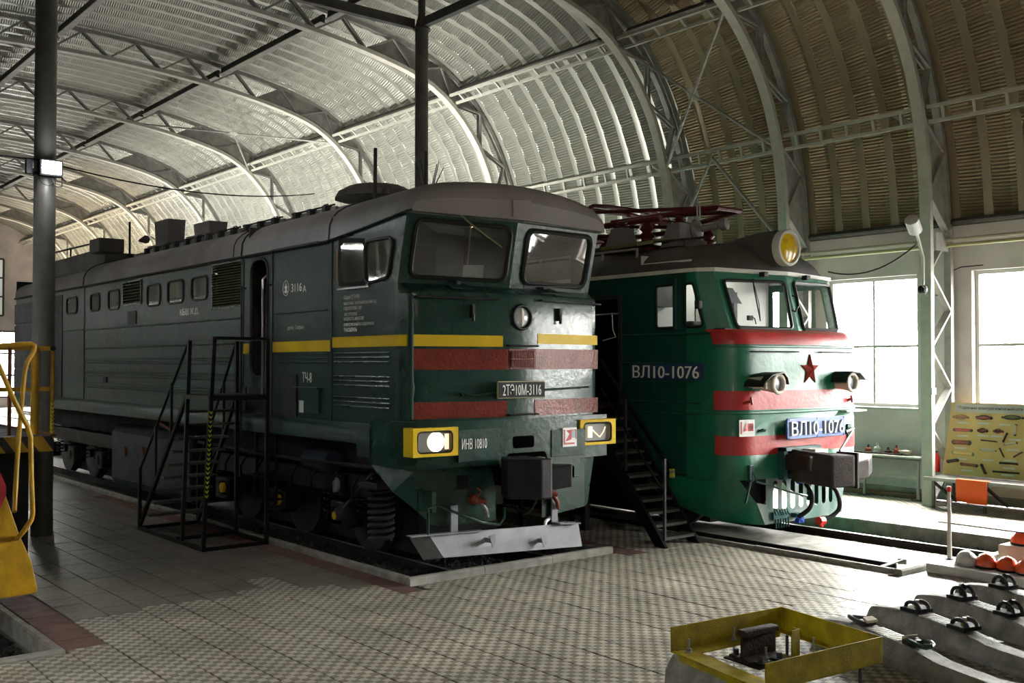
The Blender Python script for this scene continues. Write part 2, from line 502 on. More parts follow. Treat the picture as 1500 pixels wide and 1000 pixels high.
class MB:
    def __init__(s):
        s.v = []
        s.f = []

    def add(s, vs, fs):
        n = len(s.v)
        s.v += [tuple(v) for v in vs]
        s.f += [tuple(i + n for i in f) for f in fs]
        return s

    def box(s, x0, y0, z0, x1, y1, z1):
        vs = [(x, y, z) for z in (z0, z1) for y in (y0, y1) for x in (x0, x1)]
        return s.add(vs, [(0, 2, 3, 1), (4, 5, 7, 6), (0, 1, 5, 4), (2, 6, 7, 3), (0, 4, 6, 2), (1, 3, 7, 5)])

    def beam(s, p, q, w, h, up=(0, 0, 1)):
        p, q = V(p), V(q)
        d = (q - p).normalized()
        u = V(up)
        if abs(d.dot(u)) > 0.98:
            u = V((1, 0, 0))
        a = d.cross(u).normalized() * (w / 2)
        b = a.cross(d).normalized() * (h / 2)
        vs = [c + i * a + j * b for c in (p, q) for i, j in ((-1, -1), (1, -1), (1, 1), (-1, 1))]
        return s.add(vs, [(0, 1, 2, 3), (7, 6, 5, 4), (0, 4, 5, 1), (1, 5, 6, 2), (2, 6, 7, 3), (3, 7, 4, 0)])

    def tube(s, pts, r, n=8, closed=False):
        pts = [V(p) for p in pts]
        m = len(pts)
        rings = []
        ref = None
        for i, p in enumerate(pts):
            if closed:
                d = (pts[(i + 1) % m] - pts[i - 1]).normalized()
            else:
                d = (pts[min(i + 1, m - 1)] - pts[max(i - 1, 0)]).normalized()
            if ref is None:
                ref = V((0, 0, 1)) if abs(d.z) < 0.9 else V((1, 0, 0))
            a = d.cross(ref).normalized()
            b = a.cross(d).normalized()
            ref = b
            rr = r[i] if isinstance(r, (list, tuple)) else r
            rings.append([p + rr * (math.cos(2 * math.pi * k / n) * a + math.sin(2 * math.pi * k / n) * b) for k in range(n)])
        vs = [v for rg in rings for v in rg]
        fs = []
        for i in range(m if closed else m - 1):
            j = (i + 1) % m
            for k in range(n):
                k2 = (k + 1) % n
                fs.append((i * n + k, i * n + k2, j * n + k2, j * n + k))
        if not closed:
            fs.append(tuple(range(n))[::-1])
            fs.append(tuple((m - 1) * n + k for k in range(n)))
        return s.add(vs, fs)

    def cyl(s, p, q, r0, r1=None, n=16):
        return s.tube([p, q], [r0, r0 if r1 is None else r1], n)

    def lathe(s, p, axis, prof, n=20):
        p, d = V(p), V(axis).normalized()
        ref = V((0, 0, 1)) if abs(d.z) < 0.9 else V((1, 0, 0))
        a = d.cross(ref).normalized()
        b = a.cross(d).normalized()
        vs, fs = [], []
        for t, r in prof:
            vs += [p + d * t + r * (math.cos(2 * math.pi * k / n) * a + math.sin(2 * math.pi * k / n) * b) for k in range(n)]
        for i in range(len(prof) - 1):
            for k in range(n):
                k2 = (k + 1) % n
                fs.append((i * n + k, i * n + k2, (i + 1) * n + k2, (i + 1) * n + k))
        fs.append(tuple(range(n))[::-1])
        fs.append(tuple((len(prof) - 1) * n + k for k in range(n)))
        return s.add(vs, fs)

    def prism(s, poly, vec):
        poly = [V(p) for p in poly]
        vec = V(vec)
        n = len(poly)
        vs = poly + [p + vec for p in poly]
        fs = [tuple(range(n))[::-1], tuple(range(n, 2 * n))]
        fs += [(i, (i + 1) % n, (i + 1) % n + n, i + n) for i in range(n)]
        return s.add(vs, fs)

    def loft(s, secs, closed=False, caps=False):
        n = len(secs[0])
        vs = [v for sc in secs for v in sc]
        fs = []
        for i in range(len(secs) - 1):
            for k in range(n if closed else n - 1):
                k2 = (k + 1) % n
                fs.append((i * n + k, i * n + k2, (i + 1) * n + k2, (i + 1) * n + k))
        if caps:
            fs.append(tuple(range(n))[::-1])
            fs.append(tuple((len(secs) - 1) * n + k for k in range(n)))
        return s.add(vs, fs)

    def quad(s, a, b, c, d):
        return s.add([a, b, c, d], [(0, 1, 2, 3)])

    def build(s, name, m, parent=None, smooth=False, bevel=0.0, label=None, ang=38, mats=None):
        me = bpy.data.meshes.new(name)
        o0 = V((0, 0, 0))
        if parent is not None:
            o0 = OFF[parent.name]
        me.from_pydata([tuple(V(v) - o0) for v in s.v], [], s.f)
        bm = bmesh.new()
        bm.from_mesh(me)
        bmesh.ops.recalc_face_normals(bm, faces=bm.faces)
        bm.to_mesh(me)
        bm.free()
        me.materials.append(M[m])
        if smooth:
            for p in me.polygons:
                p.use_smooth = True
            me.set_sharp_from_angle(angle=R(ang))
        o = bpy.data.objects.new(name, me)
        C.objects.link(o)
        OFF[o.name] = o0
        if parent is not None:
            o.parent = parent
        if bevel:
            b = o.modifiers.new('bevel', 'BEVEL')
            b.width = bevel
            b.segments = 2
            b.limit_method = 'ANGLE'
            b.angle_limit = R(40)
        if label:
            o['label'] = label
        return o


def thing(name, label, cat, loc=(0, 0, 0), group=None):
    o = bpy.data.objects.new(name, None)
    C.objects.link(o)
    o.empty_display_size = 0.2
    o.location = loc
    OFF[o.name] = V(loc)
    o['label'] = label
    o['category'] = cat
    if group:
        o['group'] = group
    return o


def tag(o, label, cat, group=None):
    o['label'] = label
    o['category'] = cat
    if group:
        o['group'] = group
    return o


def struct(name, loc=(0, 0, 0)):
    o = bpy.data.objects.new(name, None)
    C.objects.link(o)
    o.location = loc
    OFF[o.name] = V(loc)
    o['kind'] = 'structure'
    return o


def copy_tree(o, parent=None, loc=None, rotz=None, label=None):
    c = o.copy()
    C.objects.link(c)
    c.parent = parent
    if loc is not None:
        c.location = loc
    if rotz is not None:
        c.rotation_euler = (0, 0, rotz)
    if label:
        c['label'] = label
    for ch in list(o.children):
        copy_tree(ch, c)
    OFF[c.name] = OFF.get(o.name, V((0, 0, 0)))
    return c


def text(s, org, xd, height, width, depth, m, parent, name='lettering', label=None, up=(0, 0, 1), align='L'):
    cu = bpy.data.curves.new('lettering_curve', 'FONT')
    cu.body = s
    cu.size = 1
    cu.extrude = 0.5
    cu.resolution_u = 3
    o = bpy.data.objects.new('lettering_curve', cu)
    C.objects.link(o)
    bpy.context.view_layer.update()
    dg = bpy.context.evaluated_depsgraph_get()
    me0 = bpy.data.meshes.new_from_object(o.evaluated_get(dg))
    vs = [v.co.copy() for v in me0.vertices]
    fs = [tuple(p.vertices) for p in me0.polygons]
    bpy.data.objects.remove(o)
    bpy.data.meshes.remove(me0)
    x0, x1 = min(v.x for v in vs), max(v.x for v in vs)
    y0, y1 = min(v.y for v in vs), max(v.y for v in vs)
    xd, up, org = V(xd).normalized(), V(up).normalized(), V(org)
    nn = xd.cross(up)
    mb = MB()
    mb.add([org + xd * ((v.x - x0) / (x1 - x0) * width) + up * ((v.y - y0) / (y1 - y0) * height) + nn * ((v.z + 0.5) * depth) for v in vs], fs)
    return mb.build(name, m, parent, label=label)


def rrect(corners, r, k=4):
    """rounded version of a convex polygon given as 2D corners (any order round)"""
    out = []
    n = len(corners)
    for i in range(n):
        p0, p1, p2 = V(corners[i - 1]), V(corners[i]), V(corners[(i + 1) % n])
        a = (p0 - p1).normalized()
        b = (p2 - p1).normalized()
        half = math.acos(max(-1, min(1, a.dot(b)))) / 2
        t = min(r / math.tan(half), (p0 - p1).length * 0.48, (p2 - p1).length * 0.48)
        s, e = p1 + a * t, p1 + b * t
        arc = []
        for j in range(k + 1):
            u = j / k
            arc.append((1 - u) ** 2 * s + 2 * u * (1 - u) * p1 + u * u * e)
        out.append(arc)
    return out


def window_panel(mb, quad, hole, r, k=4):
    """quad = bl,br,tr,tl 3D; hole = four uv corners (0..1). Adds the sheet round the hole to mb, returns the hole loop in 3D"""
    A, B, Cc, D = [V(q) for q in quad]
    w = ((B - A).length + (Cc - D).length) / 2
    h = ((D - A).length + (Cc - B).length) / 2
    arcs = rrect([(u * w, v * h) for u, v in hole], r, k)

    def m3(p):
        u, v = p[0] / w, p[1] / h
        return (A * (1 - u) + B * u) * (1 - v) + (D * (1 - u) + Cc * u) * v
    corners = [A, B, Cc, D]
    a3 = [[m3(p) for p in arc] for arc in arcs]
    for i in range(4):
        c = corners[i]
        for j in range(k):
            mb.add([c, a3[i][j], a3[i][j + 1]], [(0, 1, 2)])
        nx = (i + 1) % 4
        mb.add([c, a3[i][-1], a3[nx][0], corners[nx]], [(0, 1, 2, 3)])
    return [p for arc in a3 for p in arc]


def pane(loop, name, m, parent, fm='gaskets', fr=0.022, off=None, label=None):
    off = V(off) if off is not None else V((0, 0, 0))
    fr_o = MB().tube([p + off for p in loop], fr, 6, closed=True).build('window_frame', fm, parent, smooth=True)
    c = sum(loop, V((0, 0, 0))) / len(loop)
    g = MB().add([p + off * 0.2 for p in loop], [tuple(range(len(loop)))]).build(name, m, fr_o, label=label)
    return fr_o


def grid_wall(mb, mapf, us, vs, holes):
    """flat sheet in (u,v), split at every hole edge, holes left open"""
    U = sorted(set(us + [h[i] for h in holes for i in (0, 1)]))
    Vv = sorted(set(vs + [h[i] for h in holes for i in (2, 3)]))
    for i in range(len(U) - 1):
        for j in range(len(Vv) - 1):
            cu, cv = (U[i] + U[i + 1]) / 2, (Vv[j] + Vv[j + 1]) / 2
            if any(h[0] < cu < h[1] and h[2] < cv < h[3] for h in holes):
                continue
            mb.quad(mapf(U[i], Vv[j]), mapf(U[i + 1], Vv[j]), mapf(U[i + 1], Vv[j + 1]), mapf(U[i], Vv[j + 1]))


# ================================================================== HALL
XC0 = 7.45                                   # hall axis
ARCH_Y = [-2.6, 0.4, 3.4, 6.4, 9.4, 12.4, 15.4, 21.4, 27.4, 33.4, 39.4, 45.4, 51.4, 57.4]
WALLX, YB, YF = 18.12, -5.0, 63.4
INNER = [(17.17, 0), (17.17, 1.2), (17.17, 2.5), (17.18, 3.8), (17.17, 5.0), (17.10, 6.1), (16.83, 7.25), (16.33, 8.25), (15.5, 9.15), (14.4, 9.73),
         (12.3, 10.16), (9.9, 10.40), (7.45, 10.47)]


def catmull(pts, step=0.1):
    out = []
    for i in range(len(pts) - 1):
        p0 = V(pts[max(i - 1, 0)])
        p1, p2 = V(pts[i]), V(pts[i + 1])
        p3 = V(pts[min(i + 2, len(pts) - 1)])
        if i + 2 >= len(pts):
            p3 = V((2 * XC0 - pts[i][0], pts[i][1])) if pts[-1][0] == XC0 else p2
        n = max(2, int((p2 - p1).length / step))
        for k in range(n):
            t = k / n
            out.append(0.5 * ((2 * p1) + (-p0 + p2) * t + (2 * p0 - 5 * p1 + 4 * p2 - p3) * t * t + (-p0 + 3 * p1 - 3 * p2 + p3) * t ** 3))
    out.append(V(pts[-1]))
    return out


half = catmull(INNER, 0.06)
full = half + [V((2 * XC0 - p.x, p.y)) for p in half[-2::-1]]      # right foot -> crown -> left foot
arc = [0.0]
for i in range(1, len(full)):
    arc.append(arc[-1] + (full[i] - full[i - 1]).length)
TOT = arc[-1]


def at_arc(s):
    s = max(0, min(TOT, s))
    lo, hi = 0, len(arc) - 1
    while hi - lo > 1:
        m = (lo + hi) // 2
        if arc[m] <= s:
            lo = m
        else:
            hi = m
    t = (s - arc[lo]) / max(1e-9, arc[hi] - arc[lo])
    p = full[lo].lerp(full[hi], t)
    a, b = full[max(lo - 4, 0)], full[min(hi + 4, len(full) - 1)]
    d = (b - a).normalized()
    n = V((d.y, -d.x))          # outward, going right foot -> crown
    return p, n


def outw(s, k):
    p, n = at_arc(s)
    return p + n * k


def depth_at(s):
    p, n = at_arc(s)
    z = p.y
    return 0.76 if z < 4.5 else (0.76 - (z - 4.5) * 0.055 if z < 7.5 else 0.595)


# ---- floor ---------------------------------------------------------
PITS = [(-0.5, 2.62, 9.45, 62), (6.60, 9.64, 9.80, 62), (11.42, 14.75, 6.60, 62)]     # x0,x1,y0,y1 of the three track beds


def in_pit(x, y, g=0.0):
    return any(a - g < x < b + g and c - g < y < d for a, b, c, d in PITS)


floor = struct('floor')
fb = MB()
us = [-3.9, WALLX]
holes = [(a, b, c, d) for a, b, c, d in PITS]
grid_wall(fb, lambda u, v: (u, v, -0.014), us, [YB, YF], holes)
fb.build('floor_bed', 'grout', floor)

S = 0.35
JO = 2.73          # joints run along Y at X = JO + k*0.35


def slab_mesh(name, m):
    h, g = S / 2 - 0.0055, S / 2 - 0.0015
    c, e = h - 0.004, g - 0.003
    vs = [(-h, -g, -0.03), (h, -g, -0.03), (h, g, -0.03), (-h, g, -0.03),
          (-h, -g, -0.003), (h, -g, -0.003), (h, g, -0.003), (-h, g, -0.003),
          (-c, -e, 0), (c, -e, 0), (c, e, 0), (-c, e, 0)]
    fs = [(0, 1, 5, 4), (1, 2, 6, 5), (2, 3, 7, 6), (3, 0, 4, 7), (4, 5, 9, 8), (5, 6, 10, 9), (6, 7, 11, 10), (7, 4, 8, 11), (8, 9, 10, 11)]
    return vs, fs


SV, SF = slab_mesh('s', None)
slabs = []
KZ = [(a - 0.10, b + 0.10, c - 0.11, d) for a, b, c, d in PITS]


def clip(x0, x1, y0, y1):
    for a, b, c, d in KZ:
        if x1 > a and x0 < b and y1 > c:
            cuts = [('y1', y1 - c)] if y0 < c else []
            if x0 < a:
                cuts.append(('x1', x1 - a))
            if x1 > b:
                cuts.append(('x0', b - x0))
            if not cuts:
                return None
            w, amt = min(cuts, key=lambda q: q[1])
            if w == 'y1':
                y1 = c
            elif w == 'x1':
                x1 = a
            else:
                x0 = b
    return (x0, x1, y0, y1) if x1 - x0 > 0.03 and y1 - y0 > 0.03 else None


for i in range(-10, 44):
    xa, xb = JO + i * S, JO + (i + 1) * S
    if xb > WALLX - 0.03:
        continue
    off = random.choice((0, 0.07, 0.14, 0.21, 0.28)) if random.random() < 0.5 else 0
    off2 = random.choice((0, 0.07, 0.14, 0.21)) if random.random() < 0.5 else 0
    cols = [(y, y + S) for y in (9.45 + off2 + j * S for j in range(0, 31))] + [(y - S, y) for y in (9.45 - off - j * S for j in range(0, 22))]
    if off:
        cols.append((9.45 - off, 9.45))
    if off2:
        cols.append((9.45, 9.45 + off2))
    for ya, yb in cols:
        rc = clip(xa, xb, ya, yb)
        if not rc:
            continue
        x, y = (rc[0] + rc[1]) / 2, (rc[2] + rc[3]) / 2
        px, py, dd = proj((x, y, 0))
        if dd < 1 or not (-500 < px < 2300 and 500 < py < 1700):
            continue
        red = (y > 9.5 and (6.10 < x < 6.62 or 9.70 < x < 10.15 or 2.65 < x < 3.10))
        slabs.append((dd, x, y, red, (rc[1] - rc[0]) / S, (rc[3] - rc[2]) / S))
slabs.sort()
mb_p, mb_r, mb_q = MB(), MB(), MB()
slab_me = {}
nind = 0
root_used = 0
for k, (dd, x, y, red, kx, ky) in enumerate(slabs):
    jx, jy, jz = random.uniform(-0.0015, 0.0015), random.uniform(-0.0015, 0.0015), random.uniform(-0.003, 0.0015)
    if nind < 300 and dd > 6.3 and -20 < proj((x, y, 0))[0] < 1520 and proj((x, y, 0))[1] < 1020:
        nind += 1
        mn = 'redpaver' if red else ('pavershaded' if y > 10.6 and x < 6.6 else 'paver')
        if mn not in slab_me:
            slab_me[mn] = bpy.data.meshes.new('paving_slab')
            slab_me[mn].from_pydata(SV, [], SF)
            slab_me[mn].materials.append(M[mn])
        me = slab_me[mn]
        o = bpy.data.objects.new('paving_slab', me)
        C.objects.link(o)
        o.parent = floor
        o.location = (x + jx, y + jy, jz)
        o.scale = (kx, ky, 1)
        o.rotation_euler = (random.uniform(-0.005, 0.005), random.uniform(-0.005, 0.005), 0)
    else:
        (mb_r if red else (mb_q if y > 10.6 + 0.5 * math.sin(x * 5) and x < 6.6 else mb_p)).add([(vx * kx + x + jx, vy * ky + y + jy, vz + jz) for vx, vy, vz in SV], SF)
o = mb_p.build('paving_slabs', 'paver', floor)
o['kind'] = 'stuff'
o = mb_q.build('shaded_paving_slabs', 'pavershaded', floor)
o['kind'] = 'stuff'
o = mb_r.build('red_paving_slabs', 'redpaver', floor)
o['kind'] = 'stuff'
# beyond 20 m the joints are finer than a pixel
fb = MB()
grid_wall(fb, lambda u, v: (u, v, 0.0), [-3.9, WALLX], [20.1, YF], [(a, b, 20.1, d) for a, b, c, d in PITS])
fb.build('distant_paving', 'pavershaded', floor)

# sub-floor of the track beds
bb = MB()
for a, b, c, d in PITS:
    bb.box(a - 0.02, c - 0.02, -0.42, b + 0.02, d, -0.26)
bb.build('track_bed', 'ballast', floor)

# ---- kerb stones ----------------------------------------------------
def kerb(name, label, pts, w, z0, z1, m='concrete', seg=1.0):
    """straight run of kerb stones from pts[0] to pts[1]; each stone is a part"""
    t = thing(name, label, 'kerb', (pts[0][0], pts[0][1], 0))
    p, q = V((*pts[0], 0)), V((*pts[1], 0))
    L = (q - p).length
    d = (q - p) / L
    n = max(1, int(round(L / seg)))
    a = V((-d.y, d.x, 0)) * (w / 2)
    zz = V((0, 0, 1))
    for i in range(n):
        s0, s1 = p + d * (i * L / n + 0.004), p + d * ((i + 1) * L / n - 0.004)
        j = V((0, 0, random.uniform(-0.006, 0.004)))
        mb = MB()
        ch = 0.018
        sec = lambda s: [s - a + zz * z0, s - a + zz * (z1 - ch), s - a * (1 - ch / (w / 2)) + zz * z1, s + a * (1 - ch / (w / 2)) + zz * z1, s + a + zz * (z1 - ch), s + a + zz * z0]
        mb.loft([[v + j for v in sec(s0)], [v + j for v in sec(s1)]], closed=True, caps=True)
        mb.build('kerb_stone', m, t)
        if i * L / n > 40:
            break
    return t


kerb('kerb', 'light concrete kerb along the left edge of the dark green diesel locomotive\'s track bed', ((6.55, 9.86), (6.55, 46.0)), 0.09, -0.1, 0.075)
kerb('kerb', 'light concrete kerb across the front end of the diesel locomotive\'s track bed, under the grey plough', ((6.50, 9.79), (9.72, 9.79)), 0.10, -0.1, 0.08)
kerb('kerb', 'concrete kerb on the far side of the diesel locomotive\'s track bed, behind the plough', ((9.68, 9.84), (9.68, 24.0)), 0.09, -0.1, 0.045, 'concretedark')
kerb('kerb', 'long light concrete kerb beside the black steel channel at the electric locomotive\'s track', ((11.37, 6.66), (11.37, 24.0)), 0.09, -0.1, 0.05)
kerb('kerb', 'short concrete kerb closing the electric locomotive\'s track bed next to the helmet bench', ((11.33, 6.60), (12.12, 6.60)), 0.11, -0.1, 0.055)
kerb('kerb', 'tall brownish concrete platform edge between ballast and the bright platform', ((14.80, 5.2), (14.80, 26.0)), 0.12, -0.3, 0.012, 'concrete', 1.35)
kerb('kerb', 'low concrete kerb closing the dark track bed at the bottom left corner', ((-0.6, 9.42), (2.70, 9.42)), 0.12, -0.12, 0.03)
kerb('kerb', 'concrete kerb running back under the yellow machine at the left', ((2.66, 9.48), (2.66, 24.0)), 0.09, -0.15, 0.03, 'concrete')
# side walls of the track beds
ww = MB()
for a, b, c, d in PITS:
    ww.box(a - 0.14, c - 0.02, -0.42, a - 0.005, d, -0.016)
    if True:
        ww.box(b + 0.005, c - 0.02, -0.42, b + 0.14, d, -0.016 if a != 11.42 else -0.03)
    ww.box(a - 0.14, c - 0.14, -0.42, b + 0.14, c - 0.005, -0.016)
ww.build('track_bed_wall', 'concretedark', floor)


# ---- ballast ---------------------------------------------------------
def stones(name, label, x0, x1, y0, y1, z, n, m, s0=0.02, s1=0.045):
    mb = MB()
    for i in range(n):
        x, y = random.uniform(x0, x1), y0 + (y1 - y0) * random.random() ** 1.5
        s = random.uniform(s0, s1)
        zz = z + random.uniform(-0.02, 0.03)
        pts = []
        for dx, dy, dz in ((1, 0, 0), (0, 1, 0), (-1, 0, 0), (0, -1, 0), (0, 0, 1), (0, 0, -1)):
            k = s * random.uniform(0.65, 1.25)
            a = random.uniform(-0.5, 0.5)
            pts.append((x + (dx * math.cos(a) - dy * math.sin(a)) * k, y + (dx * math.sin(a) + dy * math.cos(a)) * k, zz + dz * k * 0.8))
        mb.add(pts, [(0, 1, 4), (1, 2, 4), (2, 3, 4), (3, 0, 4), (1, 0, 5), (2, 1, 5), (3, 2, 5), (0, 3, 5)])
    o = mb.build(name, m)
    o['kind'] = 'stuff'
    return tag(o, label, 'ballast')


stones('ballast', 'dark crushed stone ballast under the front of the diesel locomotive', 6.64, 9.60, 9.88, 17.0, -0.12, 9000, 'ballast')
stones('ballast', 'brown crushed stone ballast between rail and platform edge, right of the electric locomotive', 13.52, 14.7, 5.6, 14.0, -0.21, 3000, 'ballast2')
stones('ballast', 'dark ballast in the track bed at the bottom left corner', 0.6, 2.58, 9.52, 16.0, -0.20, 4500, 'ballast', 0.025, 0.055)
bb = MB()
bb.box(6.62, 9.86, -0.27, 9.62, 60, -0.14)
bb.box(13.48, 6.64, -0.27, 14.73, 60, -0.225)
bb.box(-0.48, 9.50, -0.27, 2.60, 60, -0.22)
bb.build('ballast_bed', 'ballast', floor)


# ---- rails -----------------------------------------------------------
def rail_profile(h=0.18):
    k = h / 0.18
    r = [(-0.066, 0), (-0.066, 0.010), (-0.012, 0.026), (-0.009, 0.14), (-0.036, 0.148), (-0.036, 0.174), (-0.028, 0.18),
         (0.028, 0.18), (0.036, 0.174), (0.036, 0.148), (0.009, 0.14), (0.012, 0.026), (0.066, 0.010), (0.066, 0)]
    return [(x, z * k) for x, z in r]


def rail(label, x, y0, y1, ztop, m='brown', plates=0):
    t = thing('rail', label, 'rail', (x, y0, ztop - 0.18))
    mb = MB()
    mb.prism([(x + a, y0, ztop - 0.18 + b) for a, b in rail_profile()], (0, y1 - y0, 0))
    mb.build('rail_body', m, t, smooth=True)
    MB().box(x - 0.027, y0, ztop - 0.001, x + 0.027, y1, ztop + 0.003).build('running_surface', 'chrome', t, label='worn bright running surface')
    for k in range(plates):
        yy = y0 + 0.35 + k * 0.62
        mb = MB()
        mb.box(x - 0.17, yy - 0.08, ztop - 0.21, x + 0.17, yy + 0.08, ztop - 0.165)
        mb.box(x - 0.13, yy - 0.03, ztop - 0.17, x - 0.05, yy + 0.03, ztop - 0.10)
        mb.box(x + 0.05, yy - 0.03, ztop - 0.17, x + 0.13, yy + 0.03, ztop - 0.10)
        mb.build('rail_clamp', 'brown', t)
    return t


rail('rusty rail under the left wheels of the diesel locomotive', 7.36, 9.9, 40, 0.0, 'dark', 6)
rail('rusty rail under the right wheels of the diesel locomotive', 8.88, 9.9, 40, 0.0, 'dark', 6)
rail('brown rail with bright worn top leading out from under the electric locomotive', 13.40, 5.6, 40, 0.03, 'brown', 12)
rail('rail of the dark track at the bottom left corner', 0.35, 9.55, 40, -0.02, 'dark', 4)
rail('rail deep under the yellow machine at the left', 1.87, 9.55, 40, -0.02, 'dark', 4)
# black channel that carries the other rail, with its folded end
t = thing('steel_channel', 'long black steel channel lying between kerb and pale concrete strip', 'channel', (11.8, 6.8, -0.1))
mb = MB()
mb.box(11.47, 6.95, -0.22, 11.50, 40, 0.0)
mb.box(11.88, 6.95, -0.22, 11.91, 40, 0.0)
mb.box(11.47, 6.95, -0.24, 11.91, 40, -0.215)
mb.build('channel_body', 'dark', t)
MB().beam((11.60, 6.97, 0.0), (11.78, 6.80, 0.09), 0.10, 0.012).beam((11.78, 6.80, 0.09), (11.95, 6.90, 0.0), 0.10, 0.012).build('bent_end_plate', 'steel', t)
o = MB().box(11.92, 6.66, -0.30, 13.22, 40, -0.055).build('concrete_strip', 'concrete', floor, bevel=0.01)

# ---- right wall with its windows --------------------------------------
wr = struct('wall_right', (WALLX, 0, 0))
win = []
k = 0
for n in range(-3, 16):
    y0 = 7.12 + 3.0 * n
    if y0 > 60 or y0 < 0:
        continue
    win.append((y0, y0 + 1.95))
mb = MB()
WZ0, WZ1 = 1.66, 4.17
grid_wall(mb, lambda u, v: (WALLX, u, v), [YB, YF], [0, 4.95], [(a, b, WZ0, WZ1) for a, b in win])
grid_wall(mb, lambda u, v: (WALLX + 0.38, u, v), [YB, YF], [0, 4.95], [(a, b, WZ0, WZ1) for a, b in win])
for a, b in win:
    mb.box(WALLX + 0.001, a - 0.001, WZ0 - 0.02, WALLX + 0.38, b + 0.001, WZ0)
    mb.box(WALLX + 0.001, a - 0.001, WZ1, WALLX + 0.38, b + 0.001, WZ1 + 0.02)
    mb.box(WALLX + 0.001, a - 0.02, WZ0, WALLX + 0.38, a, WZ1)
    mb.box(WALLX + 0.001, b, WZ0, WALLX + 0.38, b + 0.02, WZ1)
mb.build('wall_plaster', 'plaster', wr)
mb = MB()
mb.box(WALLX - 0.10, YB, 4.72, WALLX + 0.3, YF, 4.98)
mb.build('ring_beam', 'plaster', wr)
mb = MB()
mb.box(WALLX - 0.16, YB, 4.98, WALLX + 0.1, YF, 5.12)
mb.tube([(WALLX - 0.18, YB, 5.05), (WALLX - 0.18, YF, 5.05)], 0.05, 8)
mb.build('eave_gutter', 'steeldark', wr)
for n, (a, b) in enumerate(win):
    w = struct('window_%d' % (n + 1), (WALLX + 0.16, a, WZ0))
    x = WALLX + 0.16
    mb = MB()
    f = 0.07
    mb.box(x - 0.03, a, WZ0, x + 0.03, a + f, WZ1)
    mb.box(x - 0.03, b - f, WZ0, x + 0.03, b, WZ1)
    mb.box(x - 0.03, a + f, WZ0, x + 0.03, b - f, WZ0 + f)
    mb.box(x - 0.03, a + f, WZ1 - f, x + 0.03, b - f, WZ1)
    mb.build('window_frame', 'winframe', w)
    ym, zm = (a + b) / 2, 2.83
    MB().box(x - 0.025, ym - 0.022, WZ0 + f, x + 0.025, ym + 0.022, WZ1 - f).build('mullion', 'winframe', w)
    MB().box(x - 0.026, a + f, zm - 0.025, x + 0.026, b - f, zm + 0.025).build('transom', 'winframe', w)
    for ya, yb in ((a + f, ym - 0.022), (ym + 0.022, b - f)):
        for za, zb in ((WZ0 + f, zm - 0.025), (zm + 0.025, WZ1 - f)):
            MB().box(x + 0.004, ya, za, x + 0.01, yb, zb).build('pane', 'daypane', w)
    MB().box(WALLX - 0.05, a - 0.05, WZ0 - 0.05, WALLX + 0.14, b + 0.05, WZ0 - 0.001).build('window_sill', 'winframe', w)
for a, b in win:
    d = bpy.data.lights.new('window_portal', 'AREA')
    d.shape = 'RECTANGLE'
    d.size, d.size_y = b - a - 0.1, WZ1 - WZ0 - 0.1
    d.cycles.is_portal = True
    o = bpy.data.objects.new('window_portal', d)
    C.objects.link(o)
    o.location = (WALLX + 0.20, (a + b) / 2, (WZ0 + WZ1) / 2)
    o.rotation_euler = V((-1, 0, 0)).to_track_quat('-Z', 'Z').to_euler()
    if b > 45:
        bpy.data.objects.remove(o)
bs = MB().box(WALLX - 0.03, YB, 0, WALLX, YF, 0.16).build('baseboard_right', 'plasterdirty')
bs['kind'] = 'structure'

# ---- other walls ------------------------------------------------------
wl = struct('wall_left', (2 * XC0 - WALLX, 0, 0))
MB().box(2 * XC0 - WALLX - 0.3, YB, 0, 2 * XC0 - WALLX, YF, 5.0).build('wall_plaster', 'plasterleft', wl)
wf = struct('wall_front', (7, YB, 0))
MB().box(2 * XC0 - WALLX - 0.3, YB - 0.3, -0.1, WALLX + 0.4, YB, 12).build('wall_plaster', 'plasterleft', wf)
wb = struct('wall_back', (7, YF, 0))
mb = MB()
holes = [(9.6, 11.9, 5.2, 8.4), (12.4, 14.7, 5.2, 8.4), (12.9, 16.6, 0.6, 4.3), (7.0, 9.1, 5.2, 8.4)]
grid_wall(mb, lambda u, v: (u, YF, v), [2 * XC0 - WALLX, WALLX + 0.4], [-0.1, 12], holes)
mb.build('wall_plaster', 'plaster', wb)
for n, (a, b, c, d) in enumerate(holes):
    w = struct('window_%d' % (len(win) + n + 1), (a, YF, c))
    o = MB()
    for i in range(4):
        xx = a + (b - a) * i / 3
        o.box(xx - 0.05, YF - 0.05, c, xx + 0.05, YF + 0.08, d)
    for i in range(4):
        zz = c + (d - c) * i / 3
        o.box(a, YF - 0.04, zz - 0.05, b, YF + 0.07, zz + 0.05)
    o.build('window_frame', 'steeldark', w)
    for i in range(3):
        o = MB().box(a + (b - a) * i / 3 + 0.05, YF + 0.02, c, a + (b - a) * (i + 1) / 3 - 0.05, YF + 0.03, d)
        o.build('pane', 'daypane' if n == 2 else 'dimpane', w)

# ---- roof of arched sheet panels ---------------------------------------
ceil_ = struct('ceiling')
PW = 0.60
prof = [(0.0, -0.21, 0), (0.08, -0.217, 0), (0.16, -0.21, 0), (0.172, -0.19, 1), (0.225, -0.01, 1), (0.36, -0.01, 1), (0.588, -0.19, 1), (0.60, -0.21, 0)]
s_lo = next(arc[i] for i, p in enumerate(full) if p.y > 4.95)
NS = 110


